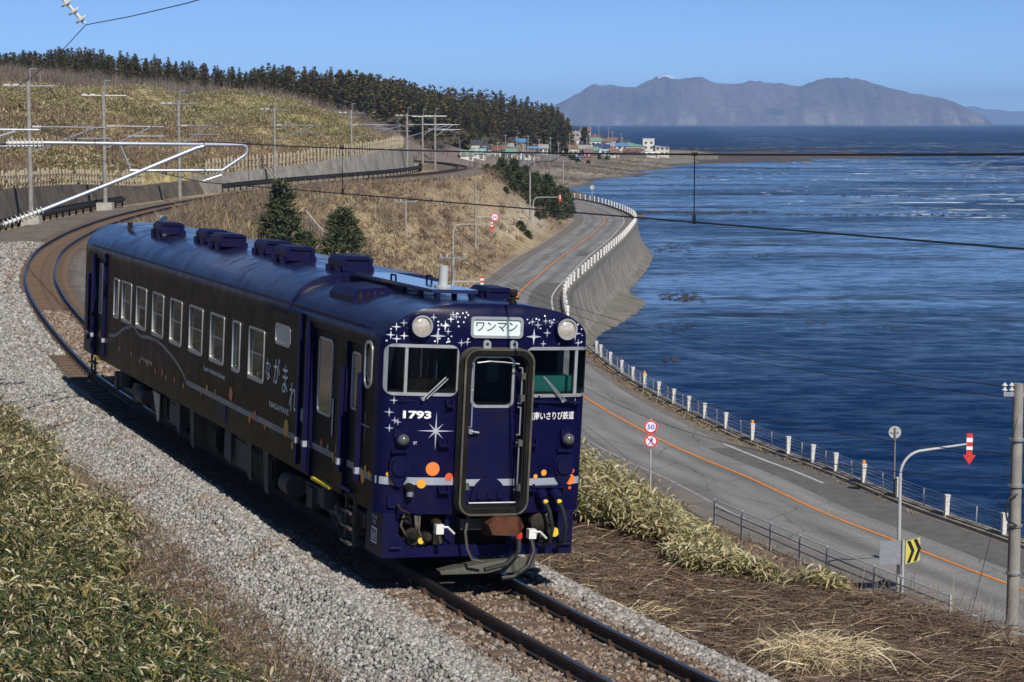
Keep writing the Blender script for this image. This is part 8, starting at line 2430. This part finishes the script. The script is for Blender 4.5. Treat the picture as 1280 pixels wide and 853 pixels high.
# poles of the village and its station
util_n = 0
proto_u = None
QV = random.Random(12)
for px_, dist, h in ((590, 620, 8.5), (606, 640, 8.5), (622, 680, 9), (632, 640, 8), (641, 700, 9), (646, 760, 9), (660, 780, 10), (674, 820, 9), (688, 860, 10), (698, 800, 8), (712, 900, 10), (720, 960, 10), (737, 1000, 11), (743, 980, 9), (748, 1010, 12), (752, 950, 9), (760, 1030, 11), (765, 1000, 10), (776, 1080, 9), (733, 940, 9), (618, 600, 8), (600, 590, 8), (655, 700, 8), (668, 740, 8), (632, 860, 9), (777, 1000, 8)):
    x = (px_ - 640) / 2600 * dist
    e = empty('utility_pole', (x, dist, gz(x, dist)))
    tag(e, 'thin utility pole among the village roofs', 'utility pole', 'utility poles of the far village')
    MB().tube([(0, 0, -0.5), (0, 0, h)], [0.2, 0.14], 6).build('shaft', M_POLE, e)
    MB().box(-0.8, 0.8, -0.06, 0.06, h - 0.5, h - 0.35).build('crossarm', M_STEEL, e)
# trees of the village
e = make_pine('conifer_tree', 61, 9.5, 2.4, 200, 0.9, 'single dark conifer in the middle of the village', 'conifer', ((730 - 640) / 2600 * 1000, 1000, gz((730 - 640) / 2600 * 1000, 1000)))
for k, (px_, dist, s) in enumerate(((716, 880, .55), (722, 870, .45), (735, 865, .4), (748, 915, .5), (758, 930, .4), (690, 940, .6), (712, 890, .4))):
    c = copy_tree(proto[k % 3]); c.name = 'shore_bush'
    x = (px_ - 640) / 2600 * dist
    c.location = (x, dist, gz(x, dist) - 0.3); c.scale = (s * 1.5, s * 1.5, s * 0.9)
    tag(c, 'dark round bush between the boat sheds and the beach', 'bush', 'bushes above the far beach')
# breakwater at the point
bw = empty('breakwater', (88, 1075, SEA_Z)); tag(bw, 'long pale concrete breakwater at the point beyond the village', 'breakwater')
for k in range(6):
    MB().box(-12 + k * 5.0, -12 + k * 5.0 + 4.92, -2, 2, -1, 2.4).build('block', M_SAND, bw)
# village street and low sea wall behind the beach
vs = smooth_line([(-8, 590), (-3, 640), (3, 720), (10, 820), (22, 920), (38, 1000)], 10)
VT = tangents(vs); VN = right_of(VT)
V, F = [], []
for i in range(len(vs)):
    for o in (-2.6, 2.6):
        xx, yy = vs[i] + VN[i] * o
        V.append((xx, yy, max(gz(xx, yy), gz(*vs[i])) + 0.25))
for k in range(len(vs) - 1): F.append((2 * k, 2 * k + 1, 2 * k + 3, 2 * k + 2))
o = MB().add(V, F).build('road', M_ASPH, fix=False); tag(o, kind='structure')

# ------------------------------------------------------------------ one label for each look-alike, by its place along its row
ORD = ['leftmost', 'second from the left', 'third from the left', 'fourth from the left', 'fifth from the left', 'sixth from the left', 'seventh from the left', 'eighth from the left', 'ninth from the left', 'tenth from the left',
       'eleventh from the left', 'twelfth from the left', 'thirteenth from the left', 'fourteenth from the left', 'fourteenth from the right', 'thirteenth from the right', 'twelfth from the right', 'eleventh from the right', 'tenth from the right', 'ninth from the right', 'eighth from the right',
       'seventh from the right', 'sixth from the right', 'fifth from the right', 'fourth from the right', 'third from the right', 'second from the right', 'rightmost']
def by_place(group, fmt):
    L = sorted([o for o in COL.objects if o.get('group') == group and o.parent is None], key=lambda o: o.location.x / o.location.y)
    n = len(L)
    for k, o in enumerate(L):
        w = ORD[k] if k < (n + 1) // 2 else ORD[len(ORD) - (n - k)]
        o['label'] = fmt % w
by_place('pines of the thicket at the road bend', 'dark pine, %s in the thicket above the far road bend')
by_place('leafless trees below the wood', 'leafless grey tree, %s along the foot of the ridge wood')
by_place('utility poles of the far village', 'thin utility pole, %s among the far village roofs')
by_place('bushes above the far beach', 'dark round bush, %s between the boat sheds and the beach')
by_place('bushes on the sandy slope', 'low evergreen bush, %s on the bare sandy slope')

# ------------------------------------------------------------------ haze over the bay
hz = MB().box(-7500, 13000, -60, 30500, SEA_Z - 6, 420)
mh = bpy.data.materials.new('haze_air'); mh.use_nodes = True
N_, L_ = mh.node_tree.nodes, mh.node_tree.links
N_.remove(N_['Principled BSDF'])
pv = N_.new('ShaderNodeVolumePrincipled')
pv.inputs['Color'].default_value = (0.32, 0.56, 1.0, 1)
pv.inputs['Density'].default_value = 5.4e-5
pv.inputs['Anisotropy'].default_value = -0.2
L_.new(pv.outputs[0], N_['Material Output'].inputs['Volume'])
ho = hz.build('haze', mh)
tag(ho, 'thin blue haze over the bay', 'haze', kind='stuff')
